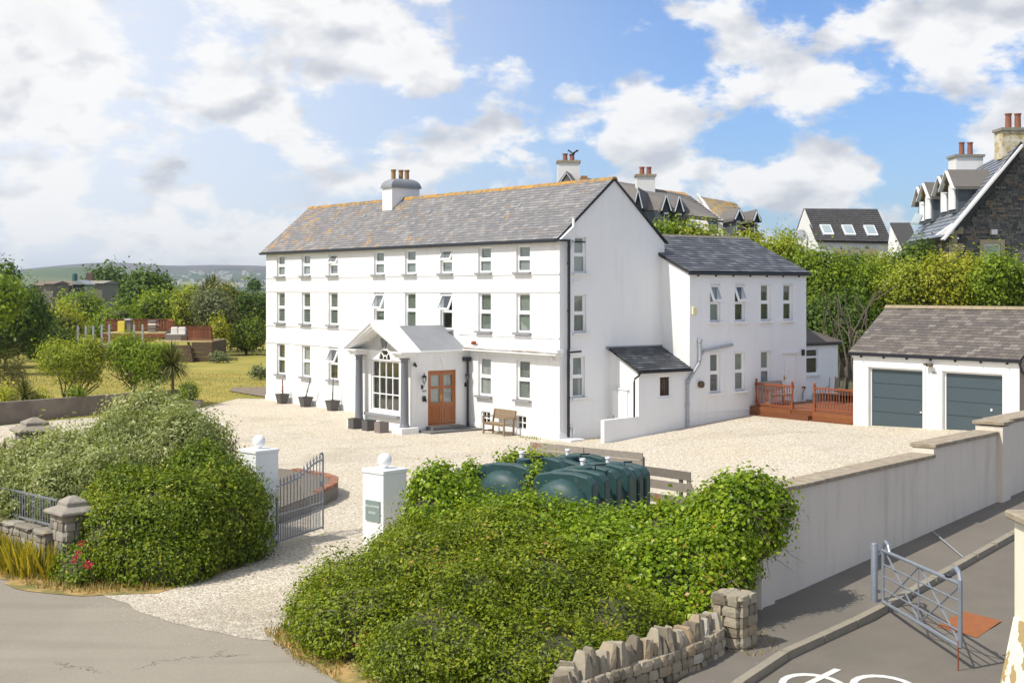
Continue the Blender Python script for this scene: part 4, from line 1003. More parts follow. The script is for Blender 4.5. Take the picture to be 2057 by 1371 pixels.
groof = B(g0+.02,g1-.02,gy+.1,gy+4.5,3.02,3.05).build('roof', M_under, gar)
gs = Vector((0,2.06+.13,4.72-3.12)); gL = gs.length; gY = gs/gL
slope(groof,'roof_tile',(g0-.1,gy-.13,3.15),(1,0,0),gY,g1-g0+.22,gL+.02,.30,.155,M_gt,300,near=Vector((12,-30,5)))
MB().prism([(g0-.1,gy+2.06,4.72),(g1+.12,gy+2.06,4.72),(g1+.12,gy+4.75,3.0),(g0-.1,gy+4.75,3.0)],(0,0,.05)).build('rear_slope', M_gt, groof)
for k in range(15): MB().prism([(g0-.1+k*.45,gy+1.9,4.72),(g0-.1+k*.45,gy+1.98,4.83),(g0-.1+k*.45,gy+2.12,4.83),(g0-.1+k*.45,gy+2.2,4.72)],(.443,0,0)).build('ridge_tile', mat('pale_ridge',(.38,.31,.2),.9,var=.25,vs_=4,bump=.4), groof)
b = MB().box(9.66,9.82,gy-.16,gy-.02,2.8,2.9); b.box(9.6,9.7,gy-.22,gy-.12,2.84,2.92); b.box(9.78,9.9,gy-.22,gy-.12,2.84,2.92); b.build('floodlight', mat('bronze_plastic',(.12,.09,.06),.5), gar)
B(9.78,9.98,gy-.012,gy-.002,2.56,2.64).build('number_plate', M_netc, gar)
MB().tube([(g1+.06,gy-.1,3.05),(g1+.05,gy+.05,2.8),(g1+.1,gy+.5,2.55),(g1+.1,gy+.8,2.0)],.035,8).build('downpipe', M_black, gar)
# ================================================================ deck beside the wing
M_deckw = mat('red_decking',(.24,.075,.02),.6,attr=[(0,(.17,.055,.018)),(1,(.30,.10,.03))],var=.2,vs_=4)
M_bal = mat('red_balustrade',(.28,.072,.022),.5,var=.12,vs_=5)
dk = thing('side_deck','raised red timber deck with turned balusters between wing and garage','deck',(1.6,8.25,.5),HM)
for k in range(28):
    y = 8.27+k*.142
    x0 = WX+.03 if y < 11.55 else .05
    MB().box(x0,6.5,y,y+.134,.90,.93).build('deck_board', M_deckw, dk)
MB().box(WX+.05,6.45,8.35,12.2,.3,.88).build('deck_frame', M_under, dk)
for z0_,z1_ in ((.40,.56),(.565,.73),(.735,.895)):
    MB().box(WX+.03,3.6,8.22,8.26,z0_,z1_).build('skirting_board', M_deckw, dk)
    MB().box(4.62,6.5,8.22,8.26,z0_,z1_).build('skirting_board', M_deckw, dk)
MB().box(3.6,4.62,8.0,8.5,.3,.76).build('deck_step', M_deckw, dk); MB().box(3.62,4.6,8.24,8.28,.76,.89).build('skirting_board', M_deckw, dk)
MB().box(WX+.6,6.5,8.05,8.22,.3,.62).build('deck_step', M_deckw, dk)
def balus(x0,x1,y,z=.93):
    for x in (x0,x1):
        b = MB().box(x-.045,x+.045,y-.045,y+.045,z-.3,z+.25); b.lathe([(.03,z+.25),(.045,z+.3),(.03,z+.5),(.045,z+.72),(.03,z+.76)],(x,y,0),8); b.box(x-.045,x+.045,y-.045,y+.045,z+.76,z+.92); b.lathe([(.02,z+.92),(.05,z+.97),(.045,z+1.02),(.01,z+1.06)],(x,y,0),8); b.build('newel_post', M_bal, dk)
    MB().box(x0+.045,x1-.045,y-.03,y+.03,z+.82,z+.88).build('handrail', M_bal, dk); MB().box(x0+.045,x1-.045,y-.03,y+.03,z+.05,z+.10).build('bottom_rail', M_bal, dk)
    n = int((x1-x0)/.125)
    for k in range(1,n): 
        x = x0+(x1-x0)*k/n
        MB().lathe([(.018,z+.1),(.018,z+.25),(.026,z+.3),(.014,z+.36),(.02,z+.5),(.014,z+.62),(.026,z+.67),(.018,z+.72),(.018,z+.82)],(x,y,0),6).build('baluster', M_bal, dk)
balus(1.82,3.6,8.33); balus(4.65,6.43,8.33)
# patio furniture on the deck
M_met = mat('bronze_metal',(.08,.07,.065),.5); M_sling = mat('taupe_sling',(.24,.21,.18),.8)
def patio_chair(x,y,rz,label):
    t = thing('patio_chair',label,'chair',(0,0,0),HM@Matrix.Translation((x,y,.93))@Matrix.Rotation(rz,4,'Z'),'patio chairs on the deck')
    b = MB()
    for sx in (-.27,.27):
        MB().tube([(sx,-.25,0),(sx,-.24,.62),(sx,.22,.66)],.016,6).build('side_frame',M_met,t); MB().tube([(sx,.3,0),(sx,.2,.42),(sx,.3,1.0)],.016,6).build('back_leg',M_met,t)
    MB().bar((0,-.22,.42),(0,.22,.40),.5,.03).build('seat',M_sling,t); MB().bar((0,.2,.45),(0,.31,1.0),.5,.025).build('backrest',M_sling,t)
    return t
patio_chair(3.0,11.5,R(20),'bronze framed patio chair behind the white back door corner on the deck')
ptb = thing('patio_table','round patio table on the deck behind the right hand balustrade','table',(0,0,0),HM@Matrix.Translation((5.7,9.8,.93)))
MB().lathe([(.45,.7),(.46,.72),(.45,.74)],(0,0,0),20).build('table_top', M_netc, ptb)
for k in range(4): MB().tube([(.1*math.cos(k*1.57),.1*math.sin(k*1.57),.7),(.36*math.cos(k*1.57),.36*math.sin(k*1.57),0)],.016,6).build('leg',M_met,ptb)
bn2 = thing('slatted_bench','pale slatted garden bench against the wing wall behind the left balustrade','bench',(0,0,0),HM@Matrix.Translation((1.95,9.15,.93))@Matrix.Rotation(R(90),4,'Z'))
def bench_parts(t, m, wd=1.2):
    for k in range(5): MB().box(-wd/2,wd/2,-.42+k*.09,-.345+k*.09,.41,.435).build('seat_slat',m,t)
    for s in (-1,1):
        x = s*(wd/2-.03)
        MB().bar((x,-.40,0),(x,-.40,.64),.055).build('leg',m,t); MB().bar((x,.05,0),(x,.05,.42),.055).build('leg',m,t)
        MB().bar((x,.05,.42),(x,.13,.88),.055,.05).build('back_post',m,t)
        MB().bar((x,-.44,.65),(x,.09,.65),.06,.03).build('armrest',m,t); MB().bar((x,-.40,.12),(x,.05,.12),.04,.05).build('side_rail',m,t)
    MB().bar((-wd/2+.03,-.38,.38),(wd/2-.03,-.38,.38),.03,.07).build('front_rail',m,t)
    MB().bar((-wd/2+.03,-.16,.10),(wd/2-.03,-.16,.10),.05,.03).build('stretcher',m,t)
    for z_,h_ in ((.60,.09),(.69,.09),(.78,.09),(.87,.09)): MB().bar((-wd/2-.02,.075+(z_-.42)*.16,z_),(wd/2+.02,.075+(z_-.42)*.16,z_),.025,h_-.004).build('back_board',m,t)
M_teak = mat('weathered_teak',(.36,.26,.16),.8,var=.25,vs_=9,bump=.3,bs=30); M_paleteak = mat('pale_timber',(.42,.36,.3),.85,var=.1)
bench_parts(bn2, M_paleteak, 1.3)
bn = thing('garden_bench','weathered teak bench against the white house front beside the basement grilles','bench',(0,0,0),HM@Matrix.Translation((-2.95,-.33,0)))
bench_parts(bn, M_teak, 1.32)
ht = thing('hot_tub','square hot tub with grey lid on the deck beside the garage','hot tub',(5.1,12.4,.93),HM)
B(4.0,5.9,11.6,13.4,.9,1.62).build('cabinet', mat('tan_cabinet',(.26,.22,.17),.7), ht, bevel=.04); B(3.94,5.96,11.54,13.46,1.63,1.74).build('lid', mat('lid_vinyl',(.10,.11,.12),.5,var=.2), ht, bevel=.03)
# ================================================================ pots and planters by the house
M_pl = mat('grey_planter',(.10,.095,.095),.6,var=.15,vs_=6)
def potm(t, m=None):
    b = MB(); 
    def ring(s,z): return [(-s,-s,z),(s,-s,z),(s,s,z),(-s,s,z)]
    lv = [ring(.17,0),ring(.24,.40),ring(.26,.40),ring(.26,.46),ring(.22,.46),ring(.20,.36)]
    vv = sum(lv,[]); fs = [(i*4+j,i*4+(j+1)%4,i*4+4+(j+1)%4,i*4+4+j) for i in range(5) for j in range(4)]+[(3,2,1,0),(20,21,22,23)]
    b.add(vv,fs); b.build('pot',M_pl,t)
M_redleaf = leafmat('red_leaves',[(0,(.20,.03,.02)),(1,(.42,.08,.03))]); M_darkleaf = leafmat('dark_conifer',[(0,(.02,.035,.015)),(1,(.05,.07,.03))])
def spire(t, h, lean, m, n=120, wid=.07):
    b = MB()
    b.tube([(0,0,.36),(lean*.5,0,.36+h*.5),(lean,0,.36+h)],[.02,.012,.004],6)
    b.build('stem',mat('stem_bark',(.07,.05,.03),.9),t)
    b = MB()
    for k in range(n):
        u = rnd.random(); c = Vector((lean*u,0,.38+h*u)); r = wid*(1-u*.75); a = rnd.random()*6.28
        o_ = Vector((math.cos(a)*r,math.sin(a)*r,rnd.uniform(-.03,.06))); s = Vector((-math.sin(a),math.cos(a),0))*.022
        b.add([c+o_*.2-s,c+o_*.2+s,c+o_+Vector((0,0,.06))],[(0,1,2)])
    b.build('foliage',m,t)
for (x,y,lean,hh,m,lab) in ((-20.0,-.42,0.03,.75,M_redleaf,'square grey pot holding a red leaved shrub, under the first ground floor window'),
                        (-17.75,-.42,.42,.82,M_darkleaf,'square grey pot with a dark conifer leaning right by the white front'),
                        (-15.3,-.42,.06,1.05,M_darkleaf,'square grey pot with a thin upright dark spire, nearest the porch column')):
    t = thing('potted_plant',lab,'potted plant',(0,0,0),HM@Matrix.Translation((x,y,0)),'potted plants along the front')
    potm(t); spire(t,hh,lean,m,wid=.10 if m is M_redleaf else .055)
for i,(x,y,lab,mm) in enumerate(((-8.05,-3.62,'dark grey cube planter beside the left column plinth',M_pl),(-7.15,-3.55,'dark grey cube planter in the middle below the porch window',M_pl),(-6.2,-3.58,'brownish cube planter nearest the right column plinth',mat('taupe_planter',(.20,.165,.15),.7)))):
    t = thing('cube_planter',lab,'planter',(0,0,0),HM@Matrix.Translation((x,y,0)),'cube planters below the porch window')
    b = MB(); s = .2
    for a_ in ((-s,s,-s,-s+.03),(-s,s,s-.03,s),(-s,-s+.03,-s+.03,s-.03),(s-.03,s,-s+.03,s-.03)): b.box(a_[0],a_[1],a_[2],a_[3],0,.4)
    b.build('box',mm,t); B(-s+.03,s-.03,-s+.03,s-.03,.02,.35).build('soil',M_bank,t)
    b = MB()
    for k in range(60):
        a = rnd.random()*6.28; r_ = rnd.random()*.14; c = Vector((math.cos(a)*r_,math.sin(a)*r_,.36)); d = Vector((rnd.gauss(0,.03),rnd.gauss(0,.03),rnd.uniform(.02,.08)))
        b.add([c+Vector((-.012,0,0)),c+Vector((.012,0,0)),c+d],[(0,1,2)])
    b.build('seedlings',leafmat('seedling',[(0,(.06,.10,.02)),(1,(.14,.2,.04))]) if i==0 else bpy.data.materials['seedling'],t)
# ================================================================ oil tanks
M_tank = mat('green_polythene',(.030,.085,.085),.5,var=.3,vs_=3,spec=.35,f=lambda t,pos,c,b: t.mix(t.math('MULTIPLY',t.sm(t.noise(pos,6,6,.7),.52,.72),.35), c, (.16,.19,.17)))
def tank(x,y,z,yaw,L,nr_,label,wd=1.4,h=1.35):
    M = Matrix.Translation((x,y,z)) @ Matrix.Rotation(yaw,4,'Z')      # +y along the tank, origin front centre bottom
    t = thing('oil_tank',label,'oil tank',(0,0,0),M,'green oil tanks behind the ivy')
    n = 20; prof = []
    def ring(yy, s): 
        return [(math.cos(2*math.pi*k/n)*wd/2*.93*s, yy, h*.47+math.sin(2*math.pi*k/n)*h*.47*s) for k in range(n)]
    lv = [ring(-.22,.25),ring(-.20,.55),ring(-.13,.82),ring(-.03,.96),ring(.08,1.0),ring(L-.08,1.0),ring(L+.1,.8),ring(L+.16,.4)]
    vv = sum(lv,[]); fs = [(i*n+j,i*n+(j+1)%n,i*n+n+(j+1)%n,i*n+n+j) for i in range(len(lv)-1) for j in range(n)]+[tuple(range(n)),tuple(range(7*n,8*n))[::-1]]
    MB().add(vv,fs).build('barrel',M_tank,t,smooth=True)
    MB().tube([(.3,L*.5,h),(.3,L*.5,h+.12),(.45,L*.6,h+.12)],.02,6).build('vent_pipe',M_black,t)
    for k in range(nr_):
        y0 = .08+k*(L-.28)/max(1,nr_-1); 
        pts = [(-wd/2,y0,0),(wd/2,y0,0),(wd/2,y0,h-.16),(wd/2-.12,y0,h-.02),(wd*.18,y0,h+.04),(-wd*.18,y0,h+.04),(-wd/2+.12,y0,h-.02),(-wd/2,y0,h-.16)]
        MB().prism(pts,(0,.24,0)).build('rib',M_tank,t,bevel=.03)
        # tapered buttress webs on the flank between ribs
        if k < nr_-1:
            for sx in (-1,1):
                yb = y0+.24; yc = .08+(k+1)*(L-.28)/max(1,nr_-1)
                MB().prism([(sx*wd/2*.99,yb,h*.62),(sx*wd/2*.99,(yb+yc)/2,.05),(sx*wd/2*.99,yb,.05)],(-sx*.1,0,0)).build('flank_web',M_tank,t)
    MB().lathe([(.16,h-.02),(.16,h+.07),(.12,h+.09)],(.1,L*.45,0),14).build('inspection_lid',M_tank,t,smooth=True)
    MB().lathe([(.05,h),(.05,h+.14),(.07,h+.14),(.06,h+.18)],(-.2,L*.7,0),10).build('fill_cap',M_trim,t,smooth=True)
    return t
yaw = math.atan2(-.51,.86)
tank(.98,27.2,.28,yaw,1.95,4,'green ribbed oil tank nearest the fence, its four ribs and domed end showing')
tank(-.22,28.45,.30,yaw,1.7,2,'green oil tank with domed end at the left, ivy creeping over its right side')
tank(.95,30.5,.12,yaw,1.5,3,'low green oil tank behind, in front of the grey plank screen, left one')
tank(1.98,29.5,.10,yaw,1.0,3,'green oil tank behind the four ribbed one, next to the red edged screen')
# ================================================================ plank screen round the tanks
M_plank = mat('grey_planks',(.30,.25,.20),.9,attr=[(0,(.22,.19,.155)),(1,(.38,.33,.27))],var=.2,vs_=9,bump=.3,bs=25,f=lambda t,pos,c,b: t.mix(t.sm(t.noise(pos,2.2,5,.7),.60,.68), c, (.34,.11,.06)))
fn = thing('plank_screen','grey weathered plank fence with flaking red paint, stepping down right of the tanks','fence',(2,32,0))
def fl(x): return Vector((x, 31.5+(3.12-x)*(.644/.765)))
a = fl(.46); b_ = fl(3.08)
for z_ in (1.48,1.30,1.12,.94,.76): 
    m_ = a.lerp(b_,.5)
    MB().bar((a.x,a.y,z_),(m_.x-.02,m_.y+.016,z_-.01),.03,.165).build('plank',M_plank,fn); MB().bar((m_.x,m_.y,z_-.01),(b_.x,b_.y,z_-.01),.03,.165).build('plank',M_plank,fn)
for q in (a,a.lerp(b_,.5),b_): MB().box(q.x-.05,q.x+.05,q.y+.02,q.y+.12,-.1,1.45).build('post',M_plank,fn)
c_ = fl(3.12); d_ = Vector((4.1,30.72))
for z_ in (1.13,.85,.53): MB().bar((c_.x,c_.y,z_+.02),(d_.x,d_.y,z_-.02),.035,.2).build('plank',M_plank,fn)
for q in (c_.lerp(d_,.97),c_.lerp(d_,.8)): MB().box(q.x-.045,q.x+.045,q.y+.025,q.y+.115,-.1,1.1).build('post',M_plank,fn)
MB().bar((d_.x-.05,d_.y,1.0),(d_.x+.35,d_.y-.25,.05),.07,.05).build('brace',M_plank,fn)
MB().bar((-1.25,29.9,1.0),(-.75,29.3,1.25),.2,.05).build('plank',mat('dark_plank',(.07,.05,.04),.9),fn); MB().box(-1.02,-.94,29.5,29.58,0,1.1).build('post',M_plank,fn)
# ================================================================ lane gate
M_galv = mat('galvanised_tube',(.36,.40,.46),.42,metal=.45,var=.2,vs_=10)
h0 = Vector((6.22,22.45)); h1 = Vector((6.36,19.0)); hd_ = (h1-h0).normalized(); hl = (h1-h0).length
LG = Matrix.Translation((h0.x,h0.y,0)) @ Matrix.Rotation(math.atan2(hd_.y,hd_.x),4,'Z')
lg = thing('lane_gate','galvanised tubular field gate with crossed braces standing open over the lane','gate',(0,0,0),LG)
zb = lambda x: .17+.16*x/hl; ztp = lambda x: 1.03+.19*x/hl
MB().tube([(0,0,zb(0)),(0,0,1.0),(.04,0,1.12),(.14,0,1.2),(.26,0,1.16),(.34,0,1.05)],.028,8).build('hinge_stile',M_galv,lg)
MB().tube([(hl,0,zb(hl)),(hl,0,1.28),(hl-.05,0,1.38),(hl-.16,0,1.42),(hl-.3,0,1.36)],.034,8).build('latch_stile',M_galv,lg)
MB().tube([(0,0,ztp(0)),(hl,0,ztp(hl))],.03,8).build('top_rail',M_galv,lg); MB().tube([(0,0,zb(0)),(hl,0,zb(hl))],.03,8).build('bottom_rail',M_galv,lg)
for f_ in (.27,.50,.75): MB().tube([(0,0,lerp(ztp(0),zb(0),f_)),(hl,0,lerp(ztp(hl),zb(hl),f_))],.014,6).build('bar',M_galv,lg)
m_ = hl/2
for (xa,za,xb,zb_) in ((0.05,ztp(0),m_,zb(m_)),(0.05,zb(0),m_,ztp(m_)),(m_,ztp(m_),hl,zb(hl)),(m_,zb(m_),hl,ztp(hl))): MB().tube([(xa,.02,za),(xb,.02,zb_)],.014,6).build('brace',M_galv,lg)
MB().tube([(m_,.0,zb(m_)),(m_,0,ztp(m_))],.014,6).build('brace',M_galv,lg)
MB().tube([(hl,-.03,.0),(hl,-.03,.42)],.012,6).build('drop_bolt',M_rust,lg); MB().box(hl*.84,hl*.88,-.02,.03,1.2,1.25).build('latch',M_black,lg)
gp = thing('gate_post','dark galvanised steel post behind the lane gate hinges','post',(0,0,0),Matrix.Translation((6.12,22.62,0)))
MB().lathe([(.06,.0),(.06,1.1),(.05,1.12)],(0,0,0),12).build('post',M_galv,gp,smooth=True); MB().box(0,.12,-.02,.02,.95,1.0).build('hinge_pin',M_galv,gp); MB().box(0,.12,-.02,.02,.28,.33).build('hinge_pin',M_galv,gp)
# ================================================================ cream wall end at the right edge
M_cream = mat('cream_paint',(.80,.74,.58),.8,var=.05,vs_=2,streak=.12,bump=.3,bs=16); 
M_flake = mat('flaking_cream',(.80,.76,.60),.85,f=lambda t,pos,c,b: t.mix(t.sm(t.noise(pos,3.1,6,.55),.53,.56), c, (.40,.29,.13)),bump=.5,bs=9)
cw = thing('cream_pier','cream painted gate pier with stone cap at the right edge of the picture','pillar',(6.5,16.2,0))
B(6.23,7.1,15.6,16.6,-.05,2.56).build('shaft',M_cream,cw); B(6.14,7.2,15.5,16.7,2.56,2.66).build('cap',M_cop,cw,bevel=.02)
cw2 = thing('cream_wall','battered cream wall with flaking paint running from the pier towards the viewer','wall',(5.9,14.5,0))
MB().prism([(5.90,16.55,-.1),(7.6,16.55,-.1),(7.6,16.55,1.42),(6.20,16.55,1.36)],(.1,-5.2,0)).build('wall_body',M_flake,cw2)
# ================================================================ left stone wall, railing and piers
M_oldst = mat('lichened_stone',(.33,.29,.22),.95,attr=[(0,(.22,.195,.16)),(.6,(.34,.30,.24)),(1,(.44,.40,.34))],var=.25,vs_=6,bump=.7,bs=14,f=lambda t,pos,c,b: t.mix(t.math('MULTIPLY',t.sm(t.noise(pos,5,5,.7),.58,.66),.7), c, (.42,.30,.08)))
lwl = thing('left_stone_wall','low pale rubble wall carrying iron railings at the left edge of the road','wall',(-10,26.4,0))
pts = [Vector(p) for p in ((-8.75,25.15),(-10.1,26.45),(-12.2,28.3),(-16,31.5))]
for a,b_ in zip(pts,pts[1:]):
    d = (b_-a).normalized(); n_ = Vector((d.y,-d.x)); n_ = n_ if n_.y > 0 else -n_
    core = MB().prism([(a.x+n_.x*.06,a.y+n_.y*.06,-.1),(b_.x+n_.x*.06,b_.y+n_.y*.06,-.1),(b_.x+n_.x*.06,b_.y+n_.y*.06,.78),(a.x+n_.x*.06,a.y+n_.y*.06,.78)],(n_.x*.34,n_.y*.34,0)).build('mortar_core',M_mort,lwl)
    L = (b_-a).length; ang = math.atan2(d.y,d.x)
    for row in range(5):
        x = rnd.uniform(0,.06)
        while x < L:
            w = rnd.uniform(.16,.36); p = a+d*(x+w/2)+n_*.06
            rock(MB(),Vector((p.x,p.y,.08+row*.155)),(w/2*.94,.07,.07),Matrix.Rotation(ang,4,'Z')).build('stone',M_oldst,lwl); x += w
    x = 0
    while x < L:
        w = rnd.uniform(.5,.8); p = a+d*(x+w/2)+n_*.2
        rock(MB(),Vector((p.x,p.y,.82)),(w/2*.97,.25,.04),Matrix.Rotation(ang,4,'Z')).build('cope_slab',M_oldst,lwl); x += w
rl = thing('iron_railing','grey iron railing on the low stone wall, half buried in the pale shrub','railing',(-9.5,26,0.8))
for a,b_ in zip(pts,pts[1:]):
    d = (b_-a).normalized(); n_ = Vector((d.y,-d.x)); n_ = n_ if n_.y > 0 else -n_; a2, b2 = a+n_*.22, b_+n_*.22
    for z_ in (.93,1.42): MB().bar((a2.x,a2.y,z_),(b2.x,b2.y,z_),.02,.035).build('rail',M_iron,rl)
    L = (b_-a).length; n = int(L/.10)
    for k in range(n): p = a2.lerp(b2,(k+.5)/n); MB().bar((p.x,p.y,.93),(p.x,p.y,1.42),.015).build('bar',M_iron,rl)
    for k in range(3): p = a2.lerp(b2,(k+.5)/3); MB().bar((p.x,p.y,.8),(p.x,p.y,.93),.03).build('foot',M_iron,rl)
def oldpier(x,y,h,s,label,yaw=.5):
    M = Matrix.Translation((x,y,0))@Matrix.Rotation(yaw,4,'Z')
    t = thing('stone_pier',label,'pillar',(0,0,0),M,'old stone piers with shaped caps')
    MB().box(-s,s,-s,s,-.1,h).build('mortar_core',M_mort,t)
    z_ = 0
    while z_ < h-.05:
        hh = rnd.uniform(.14,.2); hh = min(hh,h-z_)
        for fx,fy,an in ((0,-s,0),(0,s,0),(-s,0,1),(s,0,1)):
            q = -s
            while q < s-.03:
                w = min(rnd.uniform(.16,.3),s-q+.03)
                rock(MB(),Vector((fx+(q+w/2 if not an else 0),fy+(q+w/2 if an else 0),z_+hh/2)),(w/2*.95,.05,hh/2*.94),Matrix.Rotation(R(90)*an,4,'Z')).build('stone',M_oldst,t); q += w
        z_ += hh
    e = s+.13
    lv = [[(-r_,-r_,z),(r_,-r_,z),(r_,r_,z),(-r_,r_,z)] for r_,z in ((e,h),(e,h+.06),(s*.8,h+.14),(s*.8,h+.22),(.06,h+.32))]
    MB().add(sum(lv,[]),[(i*4+j,i*4+(j+1)%4,i*4+4+(j+1)%4,i*4+4+j) for i in range(4) for j in range(4)]+[(3,2,1,0),(16,17,18,19)]).build('cap',M_oldst,t,bevel=.015)
oldpier(-8.32,25.35,1.18,.27,'lichened stone pier with shaped cap at the end of the railings',.75)
oldpier(-11.05,31.0,2.12,.33,'taller grey stone pier rising out of the pale shrub near the garden wall',.6)
# garden wall
M_gw = mat('grey_render_wall',(.22,.185,.15),.95,col2=(.15,.125,.10),vs_=1.2,bump=.4,bs=12)
gwt = thing('garden_wall','low brown grey rendered garden wall between gravel and lawn','wall',(-18,58,0))
MB().prism([(-27,42.3,-.1),(-15.05,62.8,-.1),(-15.05,62.8,.74),(-27,42.3,1.05)],(-.22,.14,0)).build('wall_body',M_gw,gwt)
MB().box(-15.1,-14.25,61.0,61.9,-.1,.32).build('end_block',M_gw,gwt)
# ================================================================ vegetation
def np_mesh(name, V, Fc, rv, m, parent=None, kind=None, tri=True, label=None):
    me = bpy.data.meshes.new(name); n = len(Fc); k = Fc.shape[1]
    if parent is not None: V = V-np.array(OFF[parent.name][0])
    me.vertices.add(len(V)); me.vertices.foreach_set('co', V.astype(np.float32).ravel())
    me.loops.add(n*k); me.loops.foreach_set('vertex_index', Fc.astype(np.int32).ravel())
    me.polygons.add(n); me.polygons.foreach_set('loop_start', np.arange(0,n*k,k,dtype=np.int32)); me.polygons.foreach_set('loop_total', np.full(n,k,dtype=np.int32))
    me.update(calc_edges=True); me.materials.append(m)
    at = me.attributes.new('rnd','FLOAT','FACE'); at.data.foreach_set('value', rv.astype(np.float32))
    o = bpy.data.objects.new(name, me); COL.objects.link(o)
    if parent is not None: o.parent = parent
    return prop(o, label=label, kind=kind)
def unit(a): return a/np.maximum(np.linalg.norm(a,axis=1,keepdims=True),1e-6)
def leafgeo(P, N, size, asp=.5, fold=.25, jit=.35):
    n = len(P); s = size*(1+nr.uniform(-jit,jit,n))[:,None]
    T_ = unit(np.cross(N, nr.normal(size=(n,3)))); Bn = np.cross(N, T_)
    v0 = P-T_*s*.5; v2 = P+T_*s*.5+N*s*.05; f = N*s*fold*.5
    v1 = P-T_*s*.05+Bn*s*asp*.5+f; v3 = P-T_*s*.05-Bn*s*asp*.5+f
    V = np.stack([v0,v1,v2,v3],1).reshape(-1,3); i = np.arange(n)*4
    Fc = np.stack([i,i+1,i+2,i,i+2,i+3],1).reshape(-1,3)
    return V, Fc
def fbm3(P, sc, seed=0):
    """cheap smooth pseudo noise in -1..1"""
    r = np.random.default_rng(seed); out = np.zeros(len(P))
    for o_ in range(4):
        k = r.normal(size=(3,3))*sc*(1.7**o_); ph = r.uniform(0,6.28,3)
        out += np.sin(P@k[0]+ph[0]+1.3*np.sin(P@k[1]+ph[1]))*np.cos(P@k[2]+ph[2])/(1.5**o_)
    return out/2.2
def shell(ells, n, zmin=.0, seed=1, rough=.12, inner=.0, low=-.45):
    E_ = np.array(ells,float); area = (E_[:,3]*E_[:,4]+E_[:,3]*E_[:,5]+E_[:,4]*E_[:,5])
    P = []; Nn = []; tot = 0
    while tot < n:
        m = int((n-tot)*2.2)+50; k = nr.choice(len(E_), m, p=area/area.sum()); d = unit(nr.normal(size=(m,3)))
        rad = 1-np.abs(nr.normal(0,inner,m)) if inner else np.ones(m)
        q = E_[k,:3]+d*E_[k,3:]*rad[:,None]
        nn = unit(d/E_[k,3:])
        q = q+nn*(fbm3(q,2.2/max(.5,E_[:,3:].mean()),seed)*rough*E_[:,3:].mean())[:,None]
        ok = (q[:,2] > zmin) & (d[:,2] > low)
        for j in range(len(E_)):
            ins = (((q-E_[j,:3])/E_[j,3:])**2).sum(1) < .80
            ok &= ~(ins & (k != j))
        P.append(q[ok]); Nn.append(nn[ok]); tot += ok.sum()
        if m < 60 and ok.sum() == 0: break
    return np.concatenate(P)[:n], np.concatenate(Nn)[:n]
def foliage(ells, n, size, m, parent, name='foliage', clump=.16, per=14, zmin=.02, seed=1, rough=.12, inner=0., up=.25, asp=.5, low=-.45, core=None, ccl=1.0, rbias=0, tuft=.0, gap=.0, shoots=.0, jit=.4):
    C_, N_ = shell(ells, max(8,n//per), zmin, seed, rough, inner, low)
    if gap:
        g_ = fbm3(C_, 2.6, seed+9)+.5*fbm3(C_, 7., seed+19); keep = g_ > np.quantile(g_, gap*.9) - .0; keep |= nr.uniform(0,1,len(C_)) < .12
        C_ = C_[keep]; N_ = N_[keep]
    if shoots:
        e_ = np.where(nr.uniform(0,1,len(C_)) < shoots, np.minimum(nr.exponential(clump*.9, len(C_)),clump*1.9), 0)[:,None]; C_ = C_+(N_*.6+np.array([0,0,.7]))*e_
    C_ = C_-N_*np.abs(nr.normal(0,clump*.7,len(C_)))[:,None]
    cr = nr.uniform(0,1,len(C_))
    idx = np.repeat(np.arange(len(C_)), per)
    sz = nr.uniform(.5,1.4,len(C_))
    g = nr.normal(size=(len(idx),3))*clump*sz[idx][:,None]
    if tuft: g[:,2] += np.abs(nr.normal(size=len(idx)))*tuft
    P = C_[idx]+g; ok = P[:,2] > zmin; P = P[ok]; idx = idx[ok]; gN = unit(g[ok])
    N = unit(N_[idx]*.7+gN*.6+nr.normal(size=P.shape)*.5+np.array([0,0,up]))
    V, Fc = leafgeo(P, N, size*(.8+.4*cr[idx])[:,None], asp, jit=jit)
    big = fbm3(P, .9, seed+5)*.16
    rv = np.clip(cr[idx]*.45+nr.uniform(0,.55,len(P))+rbias+big,0,1)
    o = np_mesh(name, V, Fc, np.repeat(rv,2), m, parent, kind=None)
    if core:
        vv = []; ff = []; k0 = 0
        for e in ells:
            bm = bmesh.new(); bmesh.ops.create_icosphere(bm, subdivisions=3, radius=1)
            q = np.array([v.co[:] for v in bm.verts]); fc = np.array([[v.index for v in f.verts] for f in bm.faces]); bm.free()
            q = q*np.array(e[3:])*core+np.array(e[:3]); q = q+unit(q-np.array(e[:3]))*(fbm3(q,3.,seed+3)*.06*min(e[3:]))[:,None]
            q[:,2] = np.maximum(q[:,2], zmin-.1); vv.append(q); ff.append(fc+k0); k0 += len(q)
        F_ = np.concatenate(ff); np_mesh('dark_core', np.concatenate(vv), F_, nr.uniform(0,.5,len(F_)), mat('dark_core_brown',(.075,.07,.03),.95,col2=(.05,.06,.02),vs_=9,bump=.8,bs=30), parent)  # solid core blocking the view; dark twig brown also paints shade in leaf gaps
    return o
LM_ivy = leafmat('ivy_leaves',[(0,(.045,.095,.004)),(.35,(.135,.22,.007)),(.72,(.245,.335,.012)),(.97,(.40,.44,.04)),(1,(.40,.20,.05))],gloss=.28,trans=.28)
LM_esc = leafmat('escallonia_leaves',[(0,(.036,.062,.003)),(.35,(.105,.155,.004)),(.72,(.215,.265,.008)),(.95,(.34,.35,.03)),(1,(.42,.20,.07))],gloss=.32,trans=.28)
LM_dark = leafmat('dark_shrub_leaves',[(0,(.035,.065,.004)),(.4,(.10,.155,.006)),(.8,(.19,.25,.012)),(1,(.38,.36,.03))],gloss=.32,trans=.28)
